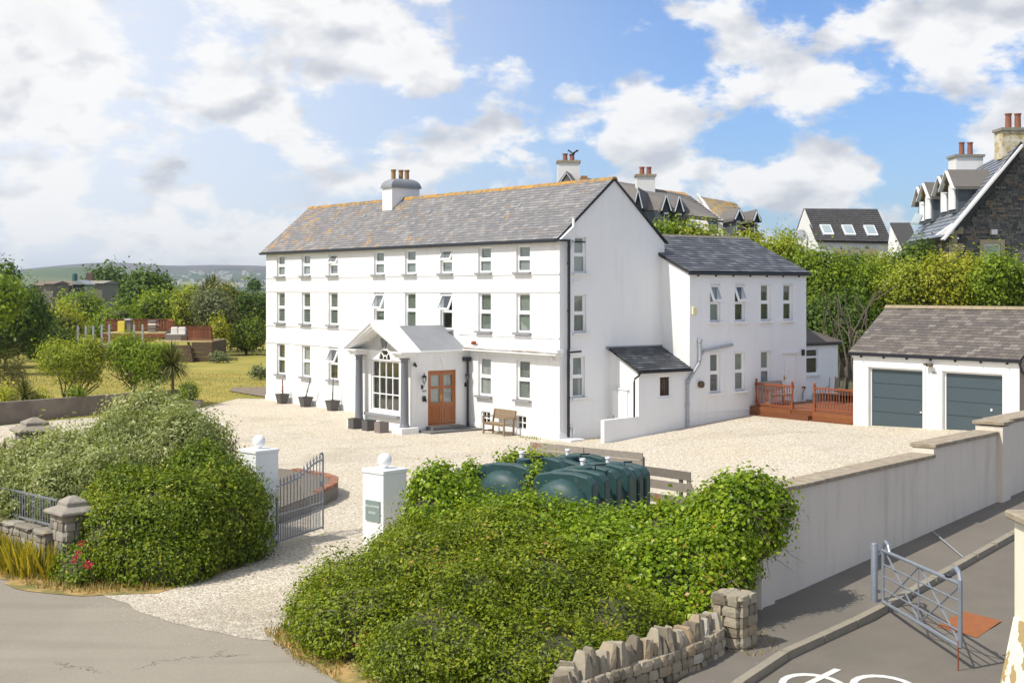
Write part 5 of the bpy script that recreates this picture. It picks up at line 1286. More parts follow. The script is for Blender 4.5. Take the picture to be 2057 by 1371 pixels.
LM_pale = leafmat('pale_shrub_leaves',[(0,(.10,.13,.035)),(.35,(.215,.255,.08)),(.75,(.37,.39,.16)),(1,(.54,.54,.30))],gloss=.3,trans=.3)
LM_olive = leafmat('olive_leaves',[(0,(.10,.135,.012)),(.5,(.25,.30,.025)),(1,(.46,.47,.06))],gloss=.45,trans=.35)
LM_green = leafmat('bright_leaves',[(0,(.08,.13,.010)),(.5,(.18,.265,.018)),(1,(.34,.40,.03))],gloss=.4,trans=.35)
LM_deep = leafmat('deep_green_leaves',[(0,(.035,.068,.012)),(.5,(.08,.14,.018)),(1,(.17,.24,.03))],gloss=.45,trans=.3)
LM_yel = leafmat('yellow_leaves',[(0,(.15,.18,.012)),(.5,(.34,.36,.03)),(1,(.58,.54,.06))],gloss=.45,trans=.35)
LM_grey = leafmat('grey_green_leaves',[(0,(.09,.11,.05)),(.5,(.18,.21,.10)),(1,(.34,.36,.20))],gloss=.5,trans=.3)
LM_cord = leafmat('cordyline_leaves',[(0,(.05,.065,.02)),(.5,(.11,.12,.04)),(1,(.25,.22,.09))],gloss=.4,trans=.3)
LM_bronze = leafmat('bronze_leaves',[(0,(.08,.10,.015)),(.5,(.19,.21,.02)),(1,(.36,.28,.03))],gloss=.45,trans=.3)
M_twig = mat('twig_bark',(.20,.15,.10),.9,var=.3,vs_=12); M_bark = mat('grey_bark',(.17,.135,.095),.9,var=.3,vs_=8,bump=.5,bs=20)
def twigs(t, pts, m=M_twig, n=40, r=.008, L=.6, name='twigs', down=.2):
    b = MB()
    for _ in range(n):
        p = Vector(rnd.choice(pts)); a = rnd.random()*6.28; d = Vector((math.cos(a)*.6,-abs(math.sin(a))*.8,rnd.uniform(-down,.5))); q = [p]
        for k in range(3): d = (d+Vector((rnd.gauss(0,.25),rnd.gauss(0,.25),rnd.gauss(0,.2)-.1))).normalized(); q.append(q[-1]+d*L/3)
        b.tube(q,[r,r*.8,r*.6,r*.3],4,caps=False)
    o = b.build(name,m,t,kind='stuff'); return o
# ---- right: ivy mass on the wall and in front of the stone wall
ivy = thing('ivy_hedge','big glossy bright green ivy mass smothering the wall in front of the oil tanks','hedge',(1.5,22.6,0))
ie = [(-1.3,24.05,1.2,.6,.75,.95),(-.8,23.8,.95,.7,.75,.82),(-.35,23.6,.85,.75,.8,.78),(.4,23.3,.85,.8,.85,.85),(1.1,23.1,.8,.85,.9,.82),(1.9,22.85,.75,.85,.95,.84),(2.6,22.65,.8,.8,.95,.9),(3.2,22.35,1.0,.7,.85,.85),(3.75,22.1,1.5,.7,.65,.82),(4.15,22.3,1.62,.5,.5,.62),(3.6,22.75,1.45,.6,.5,.6),
      (1.2,21.9,.45,1.1,1.3,1.0),(2.2,21.4,.4,1.1,1.2,1.0),(2.9,21.4,.55,.8,1.0,.95),(3.35,21.55,.95,.55,.6,.7),(.2,22.6,.8,1.0,1.1,.95),(2.6,20.5,.2,.8,.7,.72)]
foliage(ie, 120000, .068, LM_ivy, ivy, clump=.085, per=12, seed=2, rough=.15, asp=.8, core=.86, gap=.17, shoots=.10)
foliage([(.50,28.4,1.2,.22,.4,.45),(.35,29.9,1.55,.65,.3,.22),(-.9,29.0,.7,.35,.6,.9),(-1.5,27.0,.5,.7,.9,.75),(-1.0,28.0,.5,.4,.8,.8)], 16000, .065, LM_ivy, ivy, clump=.09, per=12, seed=5, asp=.8, core=.85)
twigs(ivy,[(3.8+rnd.random()*.6,21.8+rnd.random()*.5,rnd.uniform(.9,2.0)) for _ in range(40)],M_twig,60,.006,.7)
twigs(ivy,[(rnd.uniform(.5,3.4),rnd.uniform(20.2,21),rnd.uniform(.3,1.2)) for _ in range(40)],M_twig,50,.007,.5)
esc = thing('clipped_hedge','broad dark olive green hedge bulging over the verge, right of the drive mouth','hedge',(-1,21,0))
ee = [(-1.55,22.6,.45,1.0,1.3,.95),(-1.3,21.6,.45,1.3,1.4,.98),(-.2,22.3,.6,1.3,1.4,1.08),(-2.5,21.8,.25,.9,1.2,.80),(-.6,20.5,.30,1.4,1.3,.90),(.5,20.9,.4,1.4,1.4,.92),(1.3,19.9,.15,1.15,1.2,.80),(-.9,19.3,.1,1.3,1.3,.72),(.3,19.0,.05,1.4,1.2,.68),(-2.2,20.5,.1,1.05,1.2,.82),(-2.9,21.1,.05,.65,.9,.75)]
foliage(ee, 125000, .058, LM_esc, esc, clump=.09, per=11, seed=8, rough=.21, asp=.55, core=.86, tuft=.03, gap=.26, shoots=.12)
twigs(esc,[(rnd.uniform(-3,.8),rnd.uniform(18.8,20.6),rnd.uniform(.3,.9)) for _ in range(60)],M_twig,60,.006,.45)
# ---- left: dark shrub in front, pale shrub behind
dks = thing('dark_shrub','rounded dark green shrub with a few yellow leaves, left of the drive mouth','shrub',(-6.8,25.7,0))
de = [(-7.95,25.0,.1,.55,.7,.62),(-7.3,25.35,.5,.82,.9,1.1),(-6.6,25.7,.6,1.1,1.1,1.2),(-5.9,26.6,.65,.9,1.1,1.25),(-6.3,27.6,.9,1.0,1.0,1.25),(-5.55,27.2,.5,.65,.9,1.05),(-7.5,26.4,.7,1.0,.9,1.2),(-6.6,24.9,.2,1.0,.7,.75)]
foliage(de, 85000, .062, LM_dark, dks, clump=.09, per=11, seed=11, rough=.20, asp=.6, core=.86, gap=.24, shoots=.12)
twigs(dks,[(rnd.uniform(-6.6,-5.6),rnd.uniform(25.4,26.2),rnd.uniform(.6,1.5)) for _ in range(30)],M_twig,60,.006,.35)
pls = thing('pale_shrub','large spreading pale grey green shrub spilling over the railings at the left','shrub',(-8.5,29,0))
pe = [(-7.15,28.9,1.3,1.05,1.2,1.42),(-8.2,29.2,1.3,1.3,1.3,1.40),(-9.4,28.9,1.15,1.2,1.2,1.15),(-10.5,28.6,.95,1.1,1.1,1.05),(-6.75,29.5,.9,.6,.8,1.0),(-8.3,30.2,2.45,.62,.5,.62),(-7.6,30.0,2.4,.55,.5,.5),(-9.3,27.4,1.05,.75,.8,.85),(-10.4,27.4,.95,.8,.7,.75),(-8.2,27.4,1.15,1.0,.8,1.0),(-11.5,28.0,.8,.9,.9,.85)]
foliage(pe, 90000, .085, LM_pale, pls, clump=.12, per=12, seed=14, rough=.25, asp=.42, core=.78, up=.05, gap=.22, shoots=.2)
foliage([(-9.9,26.75,1.05,.35,.3,.4),(-9.1,26.2,1.1,.2,.25,.35)], 2500, .085, LM_pale, pls, clump=.1, per=10, seed=15, asp=.42)
# ---- flowers and weeds
def flowers(t, pts, colr, mname, r=.045, n=14):
    m = mat(mname, colr, .6)
    for p in pts:
        b = MB()
        for _ in range(n):
            d = Vector((rnd.gauss(0,1),rnd.gauss(0,1),rnd.gauss(0,1))).normalized(); c = Vector(p)+d*r*rnd.uniform(.3,1); s = d.cross(Vector((.3,.5,.8))).normalized()*r*.5
            b.add([c-s,c+s,c+d*r*.6],[(0,1,2)])
        b.build('flower',m,t)
rs = thing('rose','small rose with pink red blooms growing through the foot of the dark shrub','flower',(-7.65,24.25,0))
MB().tube([(-7.6,24.4,0),(-7.62,24.15,.45),(-7.66,24.1,.8)],[.012,.01,.005],5).build('stem',M_twig,rs)
flowers(rs,[(-7.62,23.98,.48),(-7.78,24.0,.66),(-7.73,24.05,.85),(-7.86,24.05,.55),(-7.55,23.96,.45)],(.60,.03,.08),'pink_petals',.06,24)
vl = thing('red_valerian','clump of red valerian flowers on top of the wall by the left gate pillar','flower',(-6.4,29.2,1.7))
for x,y,h in ((-6.38,29.2,.35),(-6.2,29.3,.32),(-6.05,29.2,.40),(-6.1,29.15,.25),(-6.3,29.15,.2)): MB().tube([(x,y,1.5),(x+.02,y,1.75+h)],.006,5).build('stem',LM_green,vl)
flowers(vl,[(-6.38,29.2,2.02),(-6.2,29.3,2.0),(-6.05,29.2,2.08),(-6.1,29.15,1.92),(-6.3,29.15,1.9)],(.45,.04,.16),'valerian_petals',.05,26)
sw2 = thing('pillar_side_wall','short old stone wall between left gate pillar and the shrubs','wall',(-6,28.9,0)); MB().bar((-5.6,28.55,.85),(-7.1,29.6,.85),.3,1.72).build('wall_body',M_oldst,sw2)
def weeds(name,label,cat,x0,x1,y0,y1,n,h,m,spread=.1,zf=lambda x,y:.015,kind='stuff',poly=None):
    b = []; f = []; r = []
    P = np.column_stack([nr.uniform(x0,x1,n),nr.uniform(y0,y1,n),np.zeros(n)])
    if poly is not None:
        from mathutils.geometry import intersect_point_tri_2d
        keep = []
        for p in P:
            c_ = False; j = len(poly)-1
            for i in range(len(poly)):
                if (poly[i][1] > p[1]) != (poly[j][1] > p[1]) and p[0] < (poly[j][0]-poly[i][0])*(p[1]-poly[i][1])/(poly[j][1]-poly[i][1])+poly[i][0]: c_ = not c_
                j = i
            keep.append(c_)
        P = P[np.array(keep)]; n = len(P)
    P[:,2] = [zf(x,y) for x,y,_ in P]
    a = nr.uniform(0,6.28,n); hh = h*nr.uniform(.4,1.25,n); w = .008+hh*.035
    s = np.column_stack([np.cos(a)*w,np.sin(a)*w,np.zeros(n)]); l = np.column_stack([nr.normal(0,spread,n)*hh*3,nr.normal(0,spread,n)*hh*3,hh])
    V = np.stack([P-s,P+s,P+l*.55+s*.7,P+l],1).reshape(-1,3); i = np.arange(n)*4
    Fc = np.stack([i,i+1,i+2,i,i+2,i+3],1).reshape(-1,3)
    o = np_mesh(name,V,Fc,np.repeat(nr.uniform(0,1,n),2),m); return prop(o,label,cat,kind=kind)
LM_dry = leafmat('dry_grass_blades',[(0,(.18,.13,.03)),(.5,(.36,.26,.09)),(1,(.50,.40,.19))],gloss=.7,trans=.3)
LM_grass = leafmat('grass_blades',[(0,(.06,.09,.012)),(.5,(.13,.17,.02)),(1,(.26,.25,.05))],gloss=.6,trans=.35)
LM_ygr = leafmat('yellow_weeds',[(0,(.13,.14,.02)),(.6,(.30,.25,.03)),(1,(.60,.48,.03))],gloss=.6,trans=.35)
weeds('dry_grass','dry straw coloured grass along the road edge below the left wall','grass',-12,-6.0,23.2,28.5,9000,.13,LM_dry,poly=[(-14,28.6),(-11,26.1),(-9.7,25.2),(-8.6,24.15),(-7.6,23.7),(-6.2,24.0),(-6.6,25),(-8.6,25),(-12,28.4)])
weeds('tall_weeds','tall yellow green weeds in front of the left stone wall','weeds',-10.8,-8.5,24.9,26.8,3500,.62,LM_ygr,spread=.08,poly=[(-10.8,26.9),(-9.9,25.6),(-8.75,24.6),(-8.5,25.0),(-9.9,26.3),(-10.6,27.2)])
weeds('verge_grass','green grass tufts between the hedge and the jagged stone wall','grass',-2,3.2,14.5,20.5,16000,.2,LM_grass,poly=[(-1.6,17.6),(-.7,15.2),(.0,16.0),(1.3,17.6),(2.0,18.3),(2.9,19.6),(2.8,20.4),(.6,19.2),(-1,18.6)],zf=lambda x,y:.02)
weeds('corner_weeds','dry weeds on the gravel corner beside the clipped hedge','weeds',-4.1,-2.4,18.4,21.3,1800,.09,LM_dry,poly=[(-3.95,21.3),(-3.75,20.6),(-3.1,19.3),(-2.4,18.4),(-2.2,19.0),(-2.9,20.4),(-3.4,21.3)])
weeds('patch_grass','green grass patch beside the end of the plank screen','grass',2.4,6.4,23,30.4,9000,.13,LM_grass,poly=[(2.6,24.2),(4.4,23.2),(6.4,26.0),(6.0,28.0),(4.6,30.2),(3.6,30.4)],zf=lambda x,y:G(x)+.01)
weeds('bench_grass','bright green weeds at the foot of the house wall beside the bench','weeds',0,1.8,48.2,50,700,.12,LM_grass,poly=[(.55,49.0),(1.1,48.35),(1.55,47.95),(1.4,47.8),(.7,48.3),(.2,49.0)],zf=lambda x,y:0)
weeds('footway_weeds','sparse dry weeds on the footway by the stone pier','weeds',3,4.2,18.5,21,500,.05,LM_dry,poly=[(3.3,19.2),(3.9,19.6),(4.1,20.6),(3.8,20.9)],zf=lambda x,y:.1)
nL = 30000; 
weeds('lawn_grass','mown dry lawn grass left of the house','grass',-34,-12,55,86,26000,.10,LM_dry,poly=[(-14.3,61),(-13.8,67),(-12.3,66.5),(-14,86),(-34,86),(-30,60),(-27,44),(-20.4,53.6)])
# loose pebbles spilling over the road edge
pb = []
for _ in range(4200):
    u = rnd.random(); k = u*(5); e = [(-7.4,24.1),(-6.88,23.3),(-6.2,22.4),(-5.5,21.7),(-4.6,21.1),(-3.7,20.6)]; i = min(4,int(k)); a,b_ = Vector(e[i]),Vector(e[i+1]); p = a.lerp(b_,k-i)+Vector((rnd.gauss(0,.2)-.1,-abs(rnd.gauss(0,.42))+.15)); pb.append((p.x,p.y))
P = np.array([(x,y,.0) for x,y in pb]); s = nr.uniform(.009,.022,len(P))[:,None]
octv = np.array([(1,0,0),(0,1,0),(-1,0,0),(0,-1,0),(0,0,.7)])
V = (P[:,None,:]+octv[None]*s[:,None,:]*nr.uniform(.7,1.2,(len(P),5,1))).reshape(-1,3); V[:,2] += -.016
i = np.arange(len(P))*5; Fc = np.stack([i,i+1,i+4,i+1,i+2,i+4,i+2,i+3,i+4,i+3,i,i+4],1).reshape(-1,3)
o = np_mesh('loose_pebbles',V,Fc,np.repeat(nr.uniform(0,1,len(P)),4),mat('pebble',(.5,.43,.33),.9,attr=[(0,(.26,.21,.15)),(1,(.66,.60,.50))])); prop(o,'pale pebbles scattered from the gravel drive onto the road','gravel',kind='stuff')
# ================================================================ shrubs and trees of the garden
def limb(b, p, d, L, r, depth, tips):
    q = [Vector(p)]; n = 4; dd = Vector(d).normalized()
    for k in range(n):
        dd = (dd+Vector((rnd.gauss(0,.13),rnd.gauss(0,.13),rnd.gauss(.04,.08)))).normalized(); q.append(q[-1]+dd*L/n)
    b.tube(q,[r*(1-.13*k) for k in range(n+1)],6 if r > .03 else 4,caps=False)
    if depth == 0: tips.append(q[-1]); return
    for k in range(rnd.choice((2,3))):
        a = rnd.random()*6.28; t_ = rnd.uniform(.35,.75)
        nd = (dd+Vector((math.cos(a),math.sin(a),rnd.uniform(-.1,.5)))*t_).normalized(); limb(b, q[rnd.choice((2,3,4))], nd, L*rnd.uniform(.6,.85), r*.6, depth-1, tips)
def treething(name,label,cat,x,y,z0,ells,n,size,m,trunk_r=.12,trunk_h=1.5,group=None,clump=.3,per=12,seed=1,core=None,rough=.2,bark=None,asp=.55,inner=.25,multi=1,depth=2,up=.25,tuft=0,low=-.6,limbL=None,fk={}):
    t = thing(name,label,cat,(x,y,z0),None,group)
    ee_ = [(x+e[0],y+e[1],z0+e[2],*e[3:]) for e in ells]
    b = MB(); tips = []
    H = max(e[2]+e[5] for e in ells)
    for k in range(multi):
        a = k/multi*6.28+rnd.random(); d = Vector((math.cos(a)*.45,math.sin(a)*.45,1)) if multi > 1 else Vector((rnd.gauss(0,.06),rnd.gauss(0,.06),1))
        p = Vector((x+math.cos(a)*.12*(multi>1),y+math.sin(a)*.12*(multi>1),z0-.1))
        limb(b,p,d,(limbL or H*.5),trunk_r,depth,tips)
    b.build('trunk',bark or M_bark,t)
    foliage(ee_,n,size,m,t,'crown',clump,per,z0+.02,seed,rough,inner,up,asp,low,core,tuft=tuft,**fk)
    return t
def bush(label,x,y,z0,ells,n,size,m,**k): return treething('bush',label,'bush',x,y,z0,ells,n,size,m,**k)
# big feathery shrub pair on the lawn behind the garden wall
treething('garden_shrub','tall airy olive green shrub with bare stems behind the garden wall, left of the pair','bush',-20.2,61.5,0,[(0,0,2.0,1.5,1.1,.85),(-.9,.3,2.1,.8,.8,.8),(.8,0,2.4,.7,.8,.75),(.3,0,1.5,1.1,.9,.6)],11000,.13,LM_olive,.07,1,None,.2,14,21,None,.35,M_twig,.4,.45,5,2,tuft=.1,limbL=1.2)
treething('garden_shrub','tall airy green shrub with bare stems behind the garden wall, right of the pair','bush',-17.4,62.3,0,[(0,0,2.0,1.5,1.1,.9),(.9,.2,2.0,.9,.9,.8),(-.6,0,2.5,.7,.8,.7),(.4,0,1.4,1.3,.9,.6)],13500,.13,LM_green,.07,1,None,.2,14,23,None,.35,M_twig,.4,.45,5,2,tuft=.1,limbL=1.2)
def cordyline(name,label,x,y,z0,h,rad,n,m,group=None,heads=1,skirt=True):
    t = thing(name,label,'palm',(x,y,z0),None,group)
    tr = MB(); hs = []
    for k in range(heads):
        a = rnd.random()*6.28; top = Vector((x+math.cos(a)*.35*(heads>1),y+math.sin(a)*.3*(heads>1),z0+h*(1-.1*k)))
        tr.tube([(x,y,z0-.1),((x+top.x)/2,(y+top.y)/2,z0+h*.5),top],[.09,.07,.055],7); hs.append(top)
    tr.build('trunk',M_twig,t)
    V = []; Fc = []; r_ = []
    for top in hs:
        for k in range(n):
            a = rnd.random()*6.28; e_ = rnd.uniform(-.9 if skirt else -.2,1.45); L = rad*rnd.uniform(.75,1.1); d = Vector((math.cos(a)*math.cos(e_),math.sin(a)*math.cos(e_),math.sin(e_)))
            s = d.cross(Vector((0,0,1)))
            s = s.normalized()*rad*.028 if s.length > .01 else Vector((rad*.028,0,0)); m1 = top+d*L*.55; m2 = top+d*L+Vector((0,0,-L*.25*(1-abs(math.sin(e_)))))
            k0 = len(V); V += [top-s*.5,top+s*.5,m1+s,m1-s,m2]; Fc += [(k0,k0+1,k0+2),(k0,k0+2,k0+3),(k0+3,k0+2,k0+4)]; r_ += [rnd.random()]*3
    np_mesh('fronds',np.array([tuple(v) for v in V]),np.array(Fc),np.array(r_),m,t); return t
cordyline('cordyline','small cordyline palm with drooping grey skirt right of the airy shrubs',-15.7,62.0,0,1.9,1.15,260,LM_cord,'cordyline palms')
cordyline('cordyline','low spiky cordyline behind the garden wall at the far left',-20.5,56.3,0,.9,.95,220,LM_cord,'cordyline palms')
cordyline('cordyline','three headed cordyline palm standing above the hedge trees beyond the deck',((418-CX)/F_PX*113),113,0,5.3,1.7,200,LM_cord,'cordyline palms',3)
cordyline('phormium','dark red spiky plant at the left edge in front of the garden wall',-15.2,40.0,0,.25,.8,70,leafmat('purple_blades',[(0,(.05,.03,.03)),(1,(.14,.09,.07))]),None,1,False)
bush('low olive conifer beside the spiky cordyline behind the garden wall',-21.6,57.0,0,[(0,0,.7,.7,.6,.7),(1.3,0,.55,.8,.6,.6)],2500,.12,LM_yel,clump=.15,seed=31,trunk_r=.03)
bush('tall pale pampas like grass behind the spiky cordyline',-22.3,59.5,0,[(0,0,1.4,.9,.6,.8)],1500,.2,LM_cord,clump=.2,seed=33,trunk_r=.03,asp=.12,tuft=.3)
bush('small round bush at the end of the garden wall',-14.85,61.5,.25,[(0,0,.42,.48,.45,.5)],1800,.09,LM_green,clump=.1,seed=34,trunk_r=.03,core=.8)
bush('tiny green bush on the lawn by the wall',-18.6,57.2,0,[(0,0,.95,.5,.4,.35)],600,.1,LM_green,clump=.1,seed=35,trunk_r=.03)
# --- left mass of trees
def P2(px,d): return (px-CX)/F_PX*d
def zpx(py,d): return CAMH+(YH-py)/F_PX*d
TR = []
def tr(label,px,d,top,bot,wpx,n,size,m,z0=0,cl=.35,seed=1,name='tree',core=.86,depthr=.8,lobes=5,cat='tree',rough=.25,tk=.14,**kw):
    """a tree at depth d whose crown spans about wpx pixels of the photograph and reaches from row top to row bot"""
    x = P2(px,d); w = wpx/2/F_PX*d; zt = zpx(top,d)-z0; zb = max(.1,zpx(bot,d)-z0); h = (zt-zb)/2; cz = (zt+zb)/2
    ells = [(0,0,cz,w*.72,w*.7*depthr,h*.92)]
    r_ = random.Random(seed)
    for k in range(lobes):
        a = r_.uniform(0,6.28); q = r_.uniform(.35,.62); zz = cz+r_.uniform(-.55,.55)*h
        ells.append((math.cos(a)*w*q,math.sin(a)*w*q*depthr,zz,w*r_.uniform(.32,.5),w*r_.uniform(.3,.45),h*r_.uniform(.3,.5)))
    return treething(name,label,cat,x,d,z0,ells,n,size,m,tk,1,None,cl,14,seed,core,rough,None,.6,.1,1,2,limbL=max(.8,zt*.42),**kw)
G1 = 'trees and bushes round the lawn'
L = [
 ('dense dark sycamore filling the left edge beyond the lawn',12,92,578,748,190,22000,.24,LM_deep,{}),
 ('bright leaved elder above the dark trees at the very left edge',-5,84,558,650,120,7000,.24,LM_green,{}),
 ('yellow flecked rounded bush left of the raised deck',125,104,614,712,100,6000,.2,LM_yel,{'z0':0}),
 ('low dark green hedge bush under the yellow flecked one',92,100,645,738,110,6000,.2,LM_deep,{}),
 ('lime green tree behind the yellow flecked bush',165,118,588,660,120,6000,.22,LM_green,{}),
 ('tall domed dark green sycamore rising over the deck',290,122,545,665,125,12000,.30,LM_deep,{}),
 ('wide green bush behind the deck fence, left part',230,116,618,680,120,5500,.22,LM_green,{}),
 ('fresh green bush behind the deck fence, middle part',330,118,590,668,120,7000,.24,LM_green,{}),
 ('olive bush behind the deck fence, right part',385,114,582,668,90,6000,.24,LM_olive,{}),
 ('grey green eucalyptus like tree with pale stems by the palm',428,110,578,675,85,6000,.2,LM_grey,{}),
 ('bronze tipped conifer left of the house corner',462,118,570,690,66,5000,.24,LM_bronze,{}),
 ('dark green tree beside the house corner beyond the lawn',505,118,592,700,78,6500,.22,LM_deep,{}),
 ('dense clipped round green bush on the lawn edge near the house corner',495,110,648,716,84,9000,.18,LM_dark,{'core':.9,'rough':.08}),
 ('yellow green juniper sprawling at the end of the deck',441,108,642,706,42,2500,.18,LM_yel,{}),
 ('distant domed tree beyond the field, left of the dark sycamore',212,240,551,585,75,3500,.8,LM_deep,{'cl':.9,'core':.85}),
 ('small lone round tree on the far field near the house corner',510,330,566,578,18,700,.8,LM_deep,{'cl':.6}),
 ('bare topped tree behind the elder at the far left',0,100,530,600,80,1200,.3,LM_deep,{'core':None}),
]
for i,(lab,px,d,tp,bt,wp,n,sz,m,kw) in enumerate(L):
    t = tr(lab,px,d,tp,bt,wp,n,sz,m,seed=40+i,fk=dict(gap=.15,shoots=.2),cat='bush' if 'bush' in lab else 'tree',name='bush' if 'bush' in lab else 'tree',**kw); t['group'] = G1
bush('pale silvery low plants at the foot of the deck wall',P2(440,98),98,0,[(0,0,.35,.8,.4,.45)],900,.14,LM_grey,clump=.14,seed=71,trunk_r=.03)
bush('pale pink low plant by the house corner',P2(522,80),80,0,[(0,0,.4,.6,.4,.45)],700,.14,LM_grey,clump=.14,seed=72,trunk_r=.03)
# far hedge lines
def hedgeline(label,x0,x1,d,h,n,m,zb=-.3,sz=.7,seed=1):
    e_ = []; k = int((x1-x0)/4)+1
    r_ = random.Random(seed)
    for i in range(k): e_.append((x0+(x1-x0)*i/(k-1 or 1),d+r_.uniform(-2,2),zb+h*.4,3.2,1.8,h*r_.uniform(.5,.75)))
    t = thing('field_hedge',label,'hedge',((x0+x1)/2,d,zb),None,'far field hedges'); foliage(e_,n,sz,m,t,clump=.6,per=10,zmin=zb,seed=seed,core=.85)
hedgeline('long dark hedge across the field behind the garden trees',-52,-26,150,1.9,3000,LM_deep,seed=81)
hedgeline('far hedge line on the field edge just left of the house',-52,-36,260,2.6,1800,LM_green,seed=82,sz=1.)
hedgeline('farthest dark hedge line below the hills',-170,-60,420,4.5,5000,LM_deep,seed=83,sz=1.6)
# --- trees behind the wing and the garage
R_ = [
 ('yellow green sycamore top showing just above the wing roof ridge, small one',1345,72,464,520,60,3900,.20,LM_green),
 ('spiky olive green tree behind the wing roof ridge',1405,72,466,560,95,8450,.17,LM_olive),
 ('olive tree behind the right end of the wing roof ridge',1500,70,478,600,110,10400,.17,LM_olive),
 ('tall olive green tree beside the wing corner',1570,68,478,640,120,13000,.17,LM_olive),
 ('dense green tree right of the wing with light trunks',1640,66,510,690,130,16900,.17,LM_green),
 ('dark leaved tree between wing and garage',1700,70,528,680,110,11700,.17,LM_deep),
 ('mid green bushy tree behind the garage roof left end',1745,66,535,660,110,11700,.16,LM_green),
 ('dark pine like tree in front of the stone house',1845,76,500,600,90,8450,.17,LM_deep),
 ('yellow green feathery tree behind the garage roof middle',1835,64,552,640,120,13000,.16,LM_olive),
 ('golden green tree behind the garage roof',1915,63,532,650,130,14300,.16,LM_yel),
 ('bright green tree below the stone house window',2000,62,528,640,110,11700,.16,LM_green),
 ('green tree at the right edge behind the garage',2065,62,555,640,90,9100,.16,LM_green),
 ('olive tree in the gap below the white skylight house',1790,80,522,600,100,8450,.18,LM_olive),
 ('dark undergrowth bush between the wing and garage',1700,63,600,735,100,7800,.15,LM_deep),
 ('shaded bush behind the hot tub',1655,64,610,740,90,6500,.15,LM_deep),
]
for i,(lab,px,d,tp,bt,wp,n,sz,m) in enumerate(R_):
    t = tr(lab,px,d,tp,bt,wp*1.15,n,sz,m,z0=1.0,seed=100+i,cl=.26,tuft=.2,fk=dict(gap=.24,shoots=.45),lobes=7,core=.62 if 'under' not in lab else .85,tk=.12,rough=.35); t['group'] = 'trees behind the wing and garage'
for k,(px,d,h) in enumerate(((1700,58.5,4.2),(1716,59.5,4.6),(1684,60.5,4.0),(1735,60.0,3.5))):
    t = thing('bare_tree',['slender bare sunlit trunk nearest the hot tub','tallest bare trunk, second from the right between wing and garage','leftmost slender bare trunk between wing and garage','rightmost bare trunk, closest to the garage roof'][k],'tree',(P2(px,d),d,1.0),None,'bare trunks between wing and garage')
    b = MB(); limb(b,(P2(px,d),d,.9),(rnd.uniform(-.15,.15),0,1),h*.6,.075,2,[]); b.build('trunk',M_bark,t)
# ================================================================ far country: hills, town, farm
def m_hill(t, pos, c, b):
    v = t.add('ShaderNodeTexVoronoi', ins={'Scale': .0035}); mp_ = t.add('ShaderNodeMapping'); mp_.inputs['Scale'].default_value = (1,.45,2); t.l.new(pos, mp_.inputs[0]); t.l.new(mp_.outputs[0], v.inputs['Vector'])
    hs = t.add('ShaderNodeSeparateColor'); t.l.new(v.outputs['Color'], hs.inputs[0])
    c0 = t.ramp(hs.outputs[0], [(0,(.04,.07,.02)),(.45,(.08,.12,.03)),(.75,(.15,.17,.06)),(1,(.24,.23,.12))])
    sp = t.add('ShaderNodeSeparateXYZ'); t.l.new(pos, sp.inputs[0])
    up_ = t.sm(sp.outputs[2], 45, 75); c0 = t.mix(up_, c0, (.10,.085,.07))
    w = t.sm(t.noise(pos, .005, 5, .6), .54, .60); return t.mix(w, c0, (.025,.045,.02))
M_hill = mat('hill_fields', rough=1, f=m_hill, spec=.1)
def ridge(name, prof, d, depth, zb=-2, seed=1):
    xs = np.linspace((prof[0][0]-CX)/F_PX*d,(prof[-1][0]-CX)/F_PX*d,160); rows = 14
    V = []; Fc = []
    for j in range(rows):
        u = j/(rows-1); 
        for x in xs:
            top = interp(x/d*F_PX+CX, prof); zt = CAMH+(YH-top)/F_PX*d
            y = d-depth*(1-u); z = zb+(zt-zb)*math.sin(u*math.pi/2)**1.3
            z += 6*math.sin(x*.004+j*.9+seed)*math.sin(j*.7+x*.0013)*u*(1-u)*2
            V.append((x,y,z))
    for x in xs: V.append((x,d+depth*.7,zb))
    n = len(xs)
    Fc = [(j*n+i,j*n+i+1,(j+1)*n+i+1,(j+1)*n+i) for j in range(rows) for i in range(n-1)]
    mb = MB(); mb.add(V,Fc); o = mb.build(name,M_hill,kind='structure',smooth=True); return o
ridge('hills',[(-900,560),(-300,570),(-120,575),(30,556),(120,541),(200,533),(262,528),(330,533),(400,535),(440,533),(520,534),(600,538),(800,545),(1100,556),(1500,566),(2600,572)],5200,1900)
ridge('near_hills',[(-700,575),(-100,572),(0,562),(60,548),(130,538),(185,536),(240,552),(300,566),(360,572),(500,577),(900,580)],3000,700,-2,3)
# small far trees on the skyline of the left ridge, town as scattered houses
tw = MB()
for _ in range(80):
    px = rnd.gauss(450,62); u = rnd.uniform(.12,.5); d = 5200-1900*(1-u); x = (px-CX)/F_PX*d; zt = CAMH+(YH-533)/F_PX*5200
    z = -2+(zt+2)*math.sin(u*math.pi/2)**1.3; s = rnd.uniform(3,6); tw.box(x-s,x+s,d-4,d+4,z-3,z+rnd.uniform(3,6))
prop(tw.build('distant_town',mat('pale_houses',(.5,.48,.44),.9)),'scatter of pale distant town houses on the hillside left of the house','town',kind='stuff')
